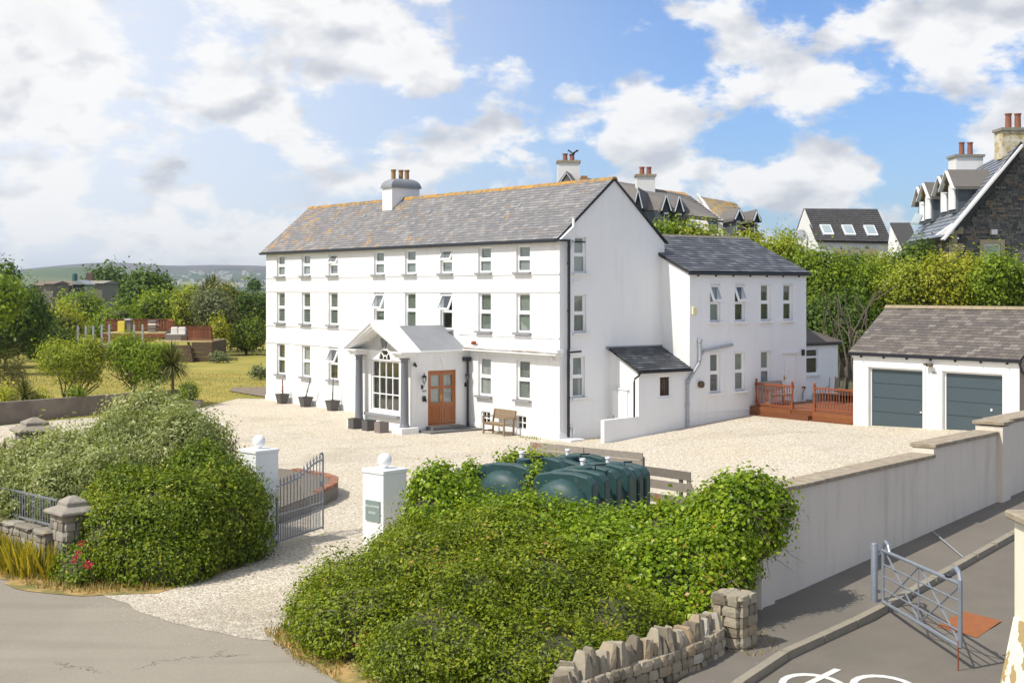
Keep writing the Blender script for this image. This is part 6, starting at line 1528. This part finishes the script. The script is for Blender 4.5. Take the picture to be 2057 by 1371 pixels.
# farm beyond the field
M_farmroof = mat('farm_roof',(.24,.17,.13),.9,var=.2,vs_=.6); M_farmwall = mat('farm_stone',(.29,.25,.20),.95,var=.2,vs_=1.2); M_tin = mat('tin_roof',(.27,.29,.30),.7)
def farm(name,label,px0,px1,py0,py1,pyr,d,dep,mw,mr,door=None,gable=False):
    a = W(px0,py1,d); b_ = W(px1,py0,d); zr = zpx(pyr,d); zb_ = -.3
    t = thing(name,label,'barn' if 'barn' in name else 'building',((a.x+b_.x)/2,d,zb_),None,'farm buildings across the field')
    MB().box(a.x,b_.x,d,d+dep,zb_,b_.z).build('wall',mw,t)
    if gable:
        m_ = (a.x+b_.x)/2
        MB().prism([(a.x-.3,d-.3,b_.z),(b_.x+.3,d-.3,b_.z),(m_,d-.3,zr)],(0,dep+.6,0)).build('roof',mr,t)
    else: MB().prism([(a.x-.3,d-.4,b_.z),(a.x-.3,d+dep+.4,b_.z),(a.x-.3,d+dep/2,zr)],(b_.x-a.x+.6,0,0)).build('roof',mr,t)
    if door: MB().box(W(door[0],0,d).x,W(door[1],0,d).x,d-.12,d-.02,zb_,zpx(door[2],d)).build('doorway',mat('dark_opening',(.02,.02,.025),.9),t)
    return t
FD = 205
farm('farm_barn','long low farm barn with brown roof, left end of the farm group',62,104,573,588,565,FD,9,M_farmwall,M_farmroof)
farm('farm_house','taller plain stone farm building end in the middle of the farm',88,106,570,592,564,FD-8,7,M_farmwall,M_farmroof)
farm('farm_barn','farm barn with rusty brown roof left of the open shed',107,148,573,582,564,FD,9,M_farmwall,M_farmroof)
farm('open_barn','open fronted barn with pale tin gable and dark doorway',146,171,571,582,562,FD-6,4,mat('pale_block',(.30,.29,.27),.9),M_tin,(147.5,169.5,571.5),True)
farm('farm_shed','pale roofed shed right of the open barn',168,205,569,579,563,FD+12,9,M_farmwall,mat('pale_roof',(.27,.24,.2),.8))
dm = thing('silo','dark green round silo tank above the farm roofs','silo',(W(150,570,FD+6).x,FD+6,-.3)); q = W(150,553,FD+6); r_ = 5.5/F_PX*(FD+6)
MB().lathe([(r_,-.3),(r_,zpx(553,FD+6)),(r_*.8,zpx(549.5,FD+6)),(r_*.2,zpx(548,FD+6))],(q.x,FD+6,0),16).build('tank',mat('silo_green',(.03,.09,.07),.5),dm,smooth=True)
ct = thing('chimney_stack','small farm chimney stack rising behind the pale roofed shed','chimney',(W(179,560,FD+20).x,FD+20,0)); q = W(179,560,FD+20)
MB().box(q.x-.55,q.x+.55,FD+20,FD+21.2,0,zpx(549,FD+20)).build('stack',mat('dark_brick',(.12,.08,.06),.9),ct); MB().lathe([(.25,zpx(549,FD+20)),(.2,zpx(546,FD+20))],(q.x,FD+20.6,0),8).build('pot',M_pot,ct)
fwt = thing('field_wall','long dark stone field wall in front of the farm','wall',(-66,180,0)); mb = MB()
mb.bar((P2(80,178),178,.2),(P2(250,186),186,.2),.8,3.0); mb.build('wall_body',mat('field_stone',(.16,.14,.12),.95,var=.3,vs_=1.5,bump=.8,bs=4),fwt)
# ================================================================ raised garden deck on the lawn
DD = 100.
dkb = W(425,712,DD).x
gd_ = thing('garden_deck','raised two level timber deck with red slatted fence at the far side of the lawn','deck',(-26,DD,0))
Z1 = zpx(683,DD)-.0
M_sleeper = mat('brown_sleeper',(.14,.09,.05),.9,var=.2,vs_=3); M_dtop = mat('tan_boards',(.46,.33,.16),.8,attr=[(0,(.36,.25,.12)),(1,(.52,.39,.20))]); M_rfence = mat('red_fence',(.22,.07,.03),.7,attr=[(0,(.13,.04,.02)),(1,(.27,.085,.035))])  # deck boards tan, tone differing from board to board
xa, xb_, xc = W(325,0,DD).x, W(426,0,DD).x, W(380,0,DD).x
z1 = zpx(684.5,DD)
for k in range(4): MB().box(xc+.2,xb_,DD-.1,DD,.02+k*(z1-.1)/4,(k+1)*(z1-.1)/4).build('sleeper',M_sleeper,gd_)
MB().box(xb_-.1,xb_,DD,DD+5,0,z1-.1).build('sleeper',M_sleeper,gd_)
for k in range(4): MB().box(W(322,0,DD).x,xc+.15+.25*(3-k)*.5,DD-1.2+.3*k,DD-.9+.3*k,.0,(k+1)*z1/5).build('step',M_sleeper,gd_)
for k in range(16): MB().box(xa-.6,xb_,DD+k*.30,DD+k*.30+.29,z1-.08,z1).build('deck_board',M_dtop,gd_)
z2 = zpx(668,DD+5); 
for k in range(12): MB().box(W(205,0,DD+5).x,W(340,0,DD+5).x,DD+5+k*.30,DD+5+k*.30+.29,z2-.08,z2).build('deck_board',M_dtop,gd_)
for z_ in (z2-.35,z2-.68): MB().box(W(205,0,DD+5).x,W(335,0,DD+5).x,DD+4.85,DD+4.95,z_,z_+.26).build('riser_board',M_rfence,gd_)
MB().box(W(170,0,DD).x,xa-.6,DD+1,DD+5,.0,z1-.5).build('lower_platform',M_sleeper,gd_)
def slatfence(x0,y0,x1,y1,zb,h,gap=.16,w=.11):
    L = math.hypot(x1-x0,y1-y0); n = int(L/gap)
    MB().bar((x0,y0,zb+h),(x1,y1,zb+h),.09,.07).build('fence_rail',M_rfence,gd_); MB().bar((x0,y0,zb+.12),(x1,y1,zb+.12),.05,.08).build('fence_rail',M_rfence,gd_)
    for k in range(n): u = (k+.5)/n; x,y = lerp(x0,x1,u),lerp(y0,y1,u); MB().box(x-w/2,x+w/2,y-.012,y+.012,zb+.05,zb+h-.03).build('fence_slat',M_rfence,gd_)
fx = lambda px,d: W(px,0,d).x
slatfence(fx(211,DD+9),DD+9,fx(337,DD+9),DD+9,z2,.95,.22,.16); slatfence(fx(337,DD+9),DD+9,fx(349,DD+5),DD+5,z2,.95); slatfence(fx(349,DD+5),DD+5,fx(425,DD+5),DD+5,z1,.95,.2,.15)
slatfence(fx(425,DD+5),DD+5,fx(425.5,DD),DD,z1,.95); slatfence(fx(378,DD),DD,fx(425,DD),DD,z1,.95,.17,.15)
for px in (156,172,187,204,219,269,286): x = fx(px,DD+1); MB().box(x-.07,x+.07,DD+1,DD+1.12,.0 ,zpx(655 if px<200 else 652,DD)).build('glass_panel_post',M_gpipe,gd_)
# furniture on the garden deck
M_rat = mat('grey_rattan',(.22,.20,.18),.8,var=.2,vs_=20); M_cush = mat('pale_cushion',(.66,.63,.58),.9)
sf = thing('rattan_sofa','grey rattan garden sofa with two pale cushions on the lower deck','sofa',(fx(352,DD+2),DD+2,z1))
x0,x1 = fx(337,DD+2),fx(374,DD+2); 
MB().box(x0,x1,DD+1.6,DD+2.4,z1,z1+.42).build('base',M_rat,sf); MB().box(x0,x1,DD+2.4,DD+2.55,z1,z1+.8).build('backrest',M_rat,sf); MB().box(x0-.1,x0,DD+1.6,DD+2.5,z1,z1+.65).build('arm',M_rat,sf)
for a,b_ in ((.15,.52),(.55,.95)): MB().box(lerp(x0,x1,a),lerp(x0,x1,b_),DD+2.1,DD+2.35,z1+.44,z1+.98).build('cushion',M_cush,sf,bevel=.06)
MB().box(x0+.02,x1-.02,DD+1.6,DD+2.1,z1+.42,z1+.5).build('seat_cushion',M_cush,sf)
lt = thing('rattan_box','dark rattan side table right of the garden sofa','table',(fx(370,DD+1),DD+1,z1)); MB().box(fx(365,DD+1),fx(377,DD+1),DD+.8,DD+1.4,z1,z1+.38).build('body',mat('brown_rattan',(.09,.06,.04),.8),lt)
st_ = thing('folded_lounger','grey stacked garden loungers on the upper deck','lounger',(fx(305,DD+6),DD+6,z2))
for k in range(4): MB().box(fx(297,DD+6),fx(313,DD+6),DD+6,DD+6.8,z2+.05+k*.24,z2+.05+k*.24+.17).build('cushion' if k == 2 else 'seat',M_cush if k == 2 else M_rat,st_,bevel=.03)
bq = thing('grey_barbecue','grey and white barbecue cabinet on the upper deck','barbecue',(fx(257,DD+6),DD+6,z2)); MB().box(fx(253,DD+6),fx(262,DD+6),DD+6,DD+6.5,z2,z2+.95).build('cabinet',M_rat,bq); MB().box(fx(250,DD+6),fx(262,DD+6),DD+5.9,DD+6.6,z2+.97,z2+1.07).build('worktop',M_cush,bq)
yb = thing('yellow_bin','bright yellow storage box on the upper deck beside the barbecue','box',(fx(243,DD+6),DD+6,z2)); MB().box(fx(237,DD+6),fx(251,DD+6),DD+5.9,DD+6.4,z2,z2+.88).build('box',mat('yellow_paint',(.72,.58,.08),.6),yb,bevel=.03)
# ================================================================ houses behind, on the rise
M_hw = mat('house_render',(.74,.73,.71),.8,var=.06,vs_=.6,streak=.12); M_hslate = mat('weathered_roof',(.17,.155,.14),.8,attr=[(0,(.12,.11,.10)),(1,(.21,.19,.17))],var=.12,vs_=1.2)
def och(t,pos,c,b):
    return t.mix(t.math('MULTIPLY',t.sm(t.noise(pos,1.6,7,.7),.42,.60),.9), c, (.36,.23,.05))
M_ochre = mat('ochre_lichen_roof',(.17,.15,.12),.9,attr=[(0,(.12,.11,.10)),(1,(.2,.18,.15))],f=och); M_hang = mat('slate_hung',(.09,.11,.125),.7,var=.15,vs_=3); M_barge = mat('barge_board',(.55,.60,.66),.6); M_redpot = mat('red_pot',(.27,.105,.065),.9)
def seg(px,py,d): return W(px,py,d)
def stack(parent,px0,px1,pytop,pybot,d,pots,th=1.3,capm=None,wm=None,pm=None,poth=.8):
    a = W(px0,pytop,d); b_ = W(px1,pybot,d)
    c_ = MB().box(a.x,b_.x,d,d+th,b_.z,a.z).build('chimney',wm or M_hw,parent)
    MB().box(a.x-.1,b_.x+.1,d-.1,d+th+.1,a.z,a.z+.16).build('chimney_cap',capm or M_cop,c_)
    for q in pots: MB().lathe([(.19,a.z+.16),(.17,a.z+.16+poth),(.21,a.z+.16+poth),(.21,a.z+.24+poth)],(W(q,0,d).x,d+th/2,0),10).build('chimney_pot',pm or M_redpot,c_)
    return c_
def roofplane(parent,name,pts,m,th=.15):
    """pts: four (px,py,d) points: eave L, eave R, ridge R, ridge L"""
    P_ = [W(*p) for p in pts]; n = (P_[1]-P_[0]).cross(P_[-1]-P_[0]).normalized(); n = n if n.z > 0 else -n
    o = MB().prism(P_,-n*th).build(name,m,parent); return o
def courses(parent,pts,m,rows,cols_,name='slate',jit=.03,n_ind=0):
    """visible slate courses as thin proud strips of slates on that plane, joined"""
    P_ = [W(*p) for p in pts]; n = (P_[1]-P_[0]).cross(P_[-1]-P_[0]).normalized(); n = n if n.z > 0 else -n; mb = MB()
    for i in range(rows):
        l0_,r0_ = P_[0].lerp(P_[3],i/rows),P_[1].lerp(P_[2],i/rows); l1_,r1_ = P_[0].lerp(P_[3],(i+1.05)/rows),P_[1].lerp(P_[2],(i+1.05)/rows)
        for j in range(cols_):
            u0,u1 = (j+.02+(i%2)*.0)/cols_,(j+.98)/cols_
            q = [l0_.lerp(r0_,u0)+n*.07,l0_.lerp(r0_,u1)+n*.07,l1_.lerp(r1_,u1)+n*.02,l1_.lerp(r1_,u0)+n*.02]
            mb.prism(q,-n*.04)
    return mb.build(name+'_courses',m,parent,kind='stuff')
def gdormer(parent,px,py_apex,py_eave,py_base,hw,d,dep,run,wallm=M_hang,win=True,roofm=M_hslate):
    """gabled dormer facing the viewer's left-front; ridge runs back to the right by 'run' photo pixels"""
    A_ = W(px,py_apex,d); E1 = W(px-hw,py_eave,d); E2 = W(px+hw,py_eave,d-.0); R_ = Vector((W(px+run,0,d).x-A_.x,dep,0))*1.0
    dm_ = MB().prism([E1+Vector((.12,0,0)),W(px-hw,py_base,d)+Vector((.12,0,0)),W(px+hw,py_base,d)-Vector((.12,0,0)),E2-Vector((.12,0,0)),A_-Vector((0,0,.15))],R_).build('dormer',wallm,parent)
    f_ = -R_.normalized()*.3
    MB().prism([E1+f_-Vector((.1,0,.1)),E1+f_+Vector((-.1,0,.12)),A_+f_+Vector((0,0,.15)),A_+f_-Vector((0,0,.12))],R_-f_).build('dormer_roof',roofm,dm_)
    MB().prism([E2+f_+Vector((.1,0,-.1)),A_+f_-Vector((0,0,.12)),A_+f_+Vector((0,0,.15)),E2+f_+Vector((.1,0,.12))],R_-f_).build('dormer_roof',roofm,dm_)
    b = MB(); g = f_*1.25
    b.bar(E1+g,A_+g,.06,.24,up=(0,1,0)); b.bar(E2+g,A_+g,.06,.24,up=(0,1,0)); b.build('barge_board',M_barge,dm_)
    if win:
        w0 = W(px-hw*.42,py_eave+3,d); w1 = W(px+hw*.42,py_base-2,d)
        MB().box(w0.x,w1.x,d-.10,d-.02,w1.z,w0.z).build('window',M_upvc,dm_)
        for s in (0,1): 
            xa_,xb2 = lerp(w0.x,w1.x,.08+.46*s),lerp(w0.x,w1.x,.46+.46*s); MB().box(xa_,xb2,d-.13,d-.105,w1.z+.1,w0.z-.1).build('pane',bpy.data.materials['dark_glass'],dm_)
    return dm_
# --- terrace block behind the gable: left part (gable + white chimney), long roof with dormers, end wall
D1 = 96.
t1 = thing('terrace_house','tall grey roofed terrace behind the white gable with three pointed dormers and white chimneys','house',(W(1300,500,D1).x,D1,3))
MB().prism([W(1225,450,D1),W(1452,470,D1-6),W(1452,540,D1-6),W(1225,560,D1)],(2.5,8,0)).build('wall',M_hw,t1)
rp_ = [(1268,421,D1),(1450,441,D1-6),(1385,393,D1+4),(1228,362,D1+6)]
roofplane(t1,'roof',rp_,M_hslate); courses(t1,[(1268,421,D1),(1450,441,D1-6),(1385,393,D1+4),(1228,362,D1+6)],M_hslate,12,24,jit=0); roofplane(t1,'lichen_ridge',[(1312,396,D1+3),(1392,399,D1+3),(1376,387,D1+4.2),(1308,378,D1+5)],M_ridge)
roofplane(t1,'upper_roof',[(1130,378,D1+2),(1310,392,D1+4),(1294,372,D1+8),(1170,356,D1+8)],M_hslate)
MB().prism([W(1452,441,D1-6),W(1452,540,D1-6),W(1480,540,D1+3),W(1410,410,D1+4.5)],(-.3,.1,0)).build('end_wall',M_hw,t1)
for (px,ap,ev,bs,hw,run) in ((1283,381,419,452,9,25),(1338,392,424,456,10,-6),(1365,394,426,458,9,12)): gdormer(t1,px,ap,ev,bs,hw,D1-3.4,6,run+14)
b = MB().prism([W(1290,424,D1-3.0),W(1372,428,D1-3.0),W(1372,460,D1-3.0),W(1290,470,D1-3.0)],(1,4,0)); b.build('dormer_link',M_hang,t1)
roofplane(t1,'dormer_link_roof',[(1283,421,D1-2),(1334,423,D1-2),(1340,394,D1+2),(1292,393,D1+2)],M_hslate)
MB().bar(W(1264,424,D1-.4),W(1452,445,D1-6.4),.12,.14).build('gutter',M_black,t1)
for px in (1386,1432): 
    w0 = W(px-6,446,D1-4.5); MB().box(w0.x,w0.x+.45,D1-5.2,D1-4.2,w0.z-1.6,w0.z).build('window',mat('blue_window',(.12,.17,.20),.2),t1)
stack(t1,1279,1316,354,402,D1+3,(1291,1305),1.2,poth=.5)
stack(t1,1121,1164,326,382,D1+6,(1136,1150),1.5,poth=.5)
gdormer(t1,1139,348,378,395,20,D1+4,6,30,M_hw,False)
MB().box(W(1167,0,D1+5).x,W(1180,0,D1+5).x,D1+5,D1+5.9,zpx(372,D1+5),zpx(353,D1+5)).build('brick_chimney',mat('orange_brick',(.42,.20,.07),.9,var=.2,vs_=6),t1)
# --- second block further right with ochre roof and two dormers
D2 = 104.
t2 = thing('far_terrace','farther house with ochre lichened roof and two small pointed dormers, right of the terrace','house',(W(1470,500,D2).x,D2,3))
MB().prism([W(1402,398,D2-.2),W(1447,464,D2-5.2),W(1447,540,D2-5.2),W(1396,540,D2)],(.4,.3,0)).build('wall',M_hw,t2)
MB().prism([W(1447,466,D2-5),W(1535,482,D2-9),W(1535,540,D2-9),W(1447,540,D2-5)],(.1,.3,0)).build('front_wall',M_hw,t2)
roofplane(t2,'roof',[(1445,462,D2-5),(1535,478,D2-9),(1478,408,D2+3),(1404,394,D2+2)],M_ochre); courses(t2,[(1447,460,D2-5),(1533,476,D2-9),(1478,408,D2+3),(1406,395,D2+2)],M_ochre,10,12)
MB().bar(W(1402,394,D2-.5),W(1447,462,D2-5.6),.1,.5,up=(0,1,0)).build('barge_board',M_hw,t2)
for (px,ap,ev,bs,hw,run) in ((1483,421,441,470,9,14),(1518,425,444,470,7,12)):
    gdormer(t2,px,ap,ev,bs,hw,D2-8.5,5,run-24)
# --- white house with three skylights
D3 = 122.
t3 = thing('skylight_house','white gabled house with dark slate roof and three roof windows behind the trees','house',(W(1690,500,D3).x,D3,3.5))
gl_,gr_ = W(1598,486,D3),W(1643,486,D3-5)
MB().prism([W(1596,478,D3+2),W(1616,419,D3-1),W(1643,485,D3-5),W(1643,560,D3-5),W(1596,560,D3+2)],(.1,.3,0)).build('gable_wall',M_hw,t3)
MB().prism([W(1643,485,D3-5),W(1789,487,D3-5),W(1789,560,D3-5),W(1643,560,D3-5)],(0,.3,0)).build('front_wall',M_hw,t3)
sr = [(1640,483,D3-5.3),(1792,486,D3-5.3),(1762,420,D3),(1614,419,D3)]
M_dk = mat('dark_roof',(.06,.058,.056),.75,attr=[(0,(.05,.048,.047)),(1,(.075,.07,.068))],var=.08,vs_=1)
roofplane(t3,'roof',sr,M_dk); courses(t3,sr,M_dk,16,30)
roofplane(t3,'rear_slope',[(1594,478,D3+5.5),(1740,478,D3+5.5),(1762,420,D3+.1),(1614,419,D3+.1)],M_dk)
P_ = [W(*p) for p in sr]; nn = (P_[1]-P_[0]).cross(P_[3]-P_[0]).normalized(); nn = nn if nn.z>0 else -nn
for u in (.115,.405,.70):
    def pt(a,b_): return (P_[0].lerp(P_[1],a)).lerp(P_[3].lerp(P_[2],a),b_)
    q = [pt(u,.14),pt(u+.145,.14),pt(u+.145,.44),pt(u,.44)]
    f_ = MB().prism([p+nn*.20 for p in q],-nn*.15).build('roof_window',mat('window_lead',(.62,.64,.64),.5),t3)
    q = [pt(u+.018,.19),pt(u+.127,.19),pt(u+.127,.41),pt(u+.018,.41)]
    MB().prism([p+nn*.225 for p in q],-nn*.015).build('pane',mat('skylight_glass',(.30,.37,.38),.06,spec=.8),f_)
MB().lathe([(.55,0),(.5,.08),(.1,.12)],(0,0,0),14).build('satellite_dish',M_gpipe,t3,frame=Matrix.Translation(W(1609,472,D3-2.2))@Matrix.Rotation(R(75),4,'X'))
roofplane(t3,'porch_roof',[(1672,515,D3-9),(1762,515,D3-9),(1764,500,D3-6),(1674,500,D3-6)],mat('brown_roof',(.18,.14,.11),.85,var=.15))
MB().prism([W(1672,515,D3-8.8),W(1762,515,D3-8.8),W(1762,560,D3-8.8),W(1672,560,D3-8.8)],(0,2.5,0)).build('porch_wall',M_hw,t3)
# --- little white gable between
t4 = thing('small_white_house','narrow white gable with dark roof between the skylight house and the stone house','house',(W(1800,520,112).x,112,3.5))
MB().prism([W(1784,490,112),W(1790,447,112),W(1815,505,108),W(1815,560,108),W(1784,560,112)],(.3,.5,0)).build('gable_wall',M_hw,t4)
roofplane(t4,'roof',[(1814,500,108),(1850,500,108),(1828,447,112),(1788,447,112)],M_dk); MB().tube([W(1816,500,107.6),W(1816,545,107.6)],.08,8).build('downpipe',M_gpipe,t4)
# --- stone house at the right
D5 = 74.
t5 = thing('stone_house','large dark stone house with steep slate roof, four narrow dormers and cream quoins','house',(W(1960,560,D5).x,D5,2.5))
def m_rubble(t,pos,c,b):
    mp_ = t.add('ShaderNodeMapping'); mp_.inputs['Scale'].default_value = (1,1,2.4); t.l.new(pos, mp_.inputs[0])
    v = t.add('ShaderNodeTexVoronoi', ins={'Scale': 2.6}); t.l.new(mp_.outputs[0], v.inputs['Vector']); hs = t.add('ShaderNodeSeparateColor'); t.l.new(v.outputs['Color'], hs.inputs[0])
    return t.ramp(hs.outputs[0],[(0,(.035,.035,.037)),(.5,(.07,.068,.064)),(.85,(.11,.10,.088)),(1,(.16,.10,.06))])
M_dst = mat('dark_rubble',(.08,.08,.08),.95,attr=[(0,(.10,.10,.10)),(.5,(.19,.18,.165)),(.85,(.27,.25,.215)),(1,(.34,.22,.13))],var=.15,vs_=4,bump=.5,bs=8)
M_cream2 = mat('cream_quoin',(.52,.44,.27),.8,var=.1,vs_=2)
# gable wall: apex right of the frame
gp_ = [(1908,472),(1926,458),(2052,289),(2200,500),(2200,640),(1926,640),(1926,476),(1908,476)]
gw_ = MB().prism([W(px,py,D5) for px,py in gp_],(3.6,2.4,0)).build('gable_wall',M_mort if False else mat('dark_mortar',(.10,.095,.088),.95),t5)
mb = MB(); ind = 0
for r_i in range(100):
    z0_ = 1.6+r_i*.13; x = W(1918,0,D5).x+rnd.uniform(0,.3)
    while x < W(2075,0,D5).x:
        w = rnd.uniform(.18,.5); cx_ = x+w/2; px = CX+cx_/D5*F_PX; py = YH-(z0_-CAMH)/D5*F_PX
        lim = interp(px,[(1926,478),(2052,304),(2200,510)])
        if py > lim+3 and px > 1934 and not (1966 < px < 2020 and 482 < py < 540):
            q = MB() if (ind < 280) else mb
            q.box(x+.012,x+w-.012,D5-.06-rnd.uniform(0,.03),D5-.002,z0_+.008,z0_+.122)
            if ind < 280: q.build('stone',M_dst,t5); ind += 1
        x += w
if mb.f: mb.build('stone_field',M_dst,t5,kind='stuff')
# quoins, window
for k,(y0_,y1_) in enumerate(((455,470),(470,488),(488,504),(504,522),(522,545))): MB().box(W(1910,0,D5).x,W(1922+(12 if k%2==0 else 0),0,D5).x,D5-.12,D5+.3,zpx(y1_,D5),zpx(y0_,D5)-.02).build('quoin',M_cream2,t5)
wf = MB(); 
for a,b_,c_,d_ in ((1967,1976,481,545),(2008,2017,481,545),(1976,2008,481,489)): wf.box(W(a,0,D5).x,W(b_,0,D5).x,D5-.14,D5+.1,zpx(d_,D5),zpx(c_,D5))
wo = wf.build('window_surround',M_cream2,t5); MB().box(W(1976,0,D5).x,W(2008,0,D5).x,D5-.05,D5,zpx(545,D5),zpx(489,D5)).build('window',M_upvc,wo); MB().box(W(1979,0,D5).x,W(2005,0,D5).x,D5-.07,D5-.051,zpx(545,D5),zpx(493,D5)).build('pane',mat('skylight_glass'),wo)
MB().box(W(1987,0,D5).x,W(2000,0,D5).x,D5-.35,D5-.01,zpx(472,D5),zpx(461,D5)).build('alarm_box',M_upvc,t5,bevel=.03)
# side wall below the eave
MB().prism([W(1926,480,D5),W(1926,640,D5),W(1832,640,D5+16),W(1832,480,D5+16)],(.4,.3,0)).build('side_wall',M_dst,t5)
for px,dd_ in ((1878,8),(1893,5)): 
    MB().box(W(px-4,0,D5+dd_).x,W(px+4,0,D5+dd_).x,D5+dd_-.25,D5+dd_,zpx(530,D5+dd_),zpx(486,D5+dd_)).build('window_surround',M_cream2,t5)
sr = [(1896,476,D5-.8),(1822,487,D5+17),(1935,352,D5+22),(2050,291,D5-.8)]
sr = [sr[1],sr[0],sr[3],sr[2]]
roofplane(t5,'roof',sr,M_slatebk); courses(t5,sr,mat('stone_house_slate',(.2,.22,.25),.35,attr=[(0,(.13,.145,.17)),(1,(.22,.24,.27))],spec=.7),20,22)
MB().bar(W(1893,482,D5-1),W(2052,292,D5-1),.10,.62,up=(0,1,0)).build('barge_board',M_hw,t5); MB().bar(W(1920,462,D5-.98),W(2052,286,D5-.98),.14,.12,up=(0,1,0)).build('verge',M_slatebk,t5)
MB().bar(W(2052,292,D5-1),W(2140,420,D5-1),.10,.62,up=(0,1,0)).build('barge_board',M_hw,t5)
MB().bar(W(1826,489,D5+16.5),W(1905,477,D5-.6),.14,.14).build('gutter',M_black,t5)
MB().prism([W(1882,472,D5-.9),W(1916,470,D5-.9),W(1916,448,D5-.9)],(0,.4,0)).build('kneeler',M_hw,t5)
# dormers along the slope (faces look to the left)
def sdormer(px0,pxr,apy,evy,bsy,d,top):
    """narrow dormer seen side-on: face at px0, roof running back right to pxr"""
    x0_,x1_ = W(px0,0,d).x,W(pxr,0,d).x; hw_ = .95
    zt,ze,zb_ = zpx(apy,d),zpx(evy,d),zpx(bsy,d)
    dm_ = MB().prism([(x0_,d-hw_,zb_),(x0_,d+hw_,zb_),(x0_,d+hw_,ze),(x0_,d,zt-.12),(x0_,d-hw_,ze)],(x1_-x0_,0,0)).build('dormer',M_hang,t5)
    for s in (-1,1): MB().prism([(x0_-.3,d+s*(hw_+.25),ze-.12),(x0_-.3,d+s*(hw_+.25),ze+.05),(x0_-.3,d,zt+.1),(x0_-.3,d,zt-.08)],(x1_-x0_+.3,0,0)).build('dormer_roof',M_ochre if s>0 else M_hslate,dm_)
    b = MB()
    for s in (-1,1): b.bar((x0_-.34,d+s*(hw_+.25),ze-.1),(x0_-.34,d,zt),.07,.25,up=(1,0,0))
    b.build('barge_board',M_hw,dm_)
    MB().box(x0_-.08,x0_-.01,d-.55,d+.55,zb_+.2,ze+.25).build('window',M_upvc,dm_)
    return dm_
sdormer(1914,1985,344,379,428,D5+2.5,0); sdormer(1898,1930,355,388,432,D5+7.5,0); sdormer(1866,1890,369,399,446,D5+11.5,0); sdormer(1854,1868,376,410,450,D5+15.5,0)
rw = MB().prism([W(1828,452,D5+13.5),W(1845,452,D5+12),W(1853,436,D5+13),W(1838,432,D5+14.5)],(0,-.1,.15)).build('roof_window',mat('skylight_glass'),t5)
stack(t5,2014,2075,262,318,D5+2,(2034,2053),1.3,mat('pebble_cap',(.35,.33,.28),.9,var=.3,vs_=8),mat('pebbledash',(.62,.58,.48),.95,col2=(.40,.30,.10),vs_=3,bump=.8,bs=9))
stack(t5,1921,1975,315,352,D5+14,(1940,1957),1.6,mat('pebble_cap'),M_hw)
# bird over the terrace chimney
bd_ = thing('bird','dark bird with raised wings flying just above the terrace chimney','bird',(0,0,0),Matrix.Translation(W(1150,309,95)))
MB().lathe([(.0,-.28),(.07,-.18),(.10,0),(.07,.16),(.03,.26)],(0,0,0),8).build('body',M_black,bd_,frame=Matrix.Rotation(R(60),4,'Y'),smooth=True)
MB().prism([(-.05,0,.02),(.1,0,.02),(-.28,.1,.30),(-.36,.1,.24)],(0,.02,.02)).build('wing',M_black,bd_); MB().prism([(.0,0,.02),(.12,0,.02),(.46,-.1,.22),(.30,-.1,.26)],(0,.02,.02)).build('wing',M_black,bd_)
# ================================================================ air
hz = MB().box(-9500,6500,-100,9500,-4,130).build('haze',mat('haze_shell'),None); hz.data.materials.clear()
hm = bpy.data.materials.new('haze_air'); hm.use_nodes = True; t = NT(hm.node_tree); t.n.clear(); o_ = t.add('ShaderNodeOutputMaterial'); pv = t.add('ShaderNodeVolumePrincipled')
pv.inputs['Color'].default_value = (.78,.88,1,1); pv.inputs['Density'].default_value = .00013; pv.inputs['Anisotropy'].default_value = .3; t.l.new(pv.outputs[0], o_.inputs['Volume'])
hz.data.materials.append(hm); hz['kind'] = 'stuff'
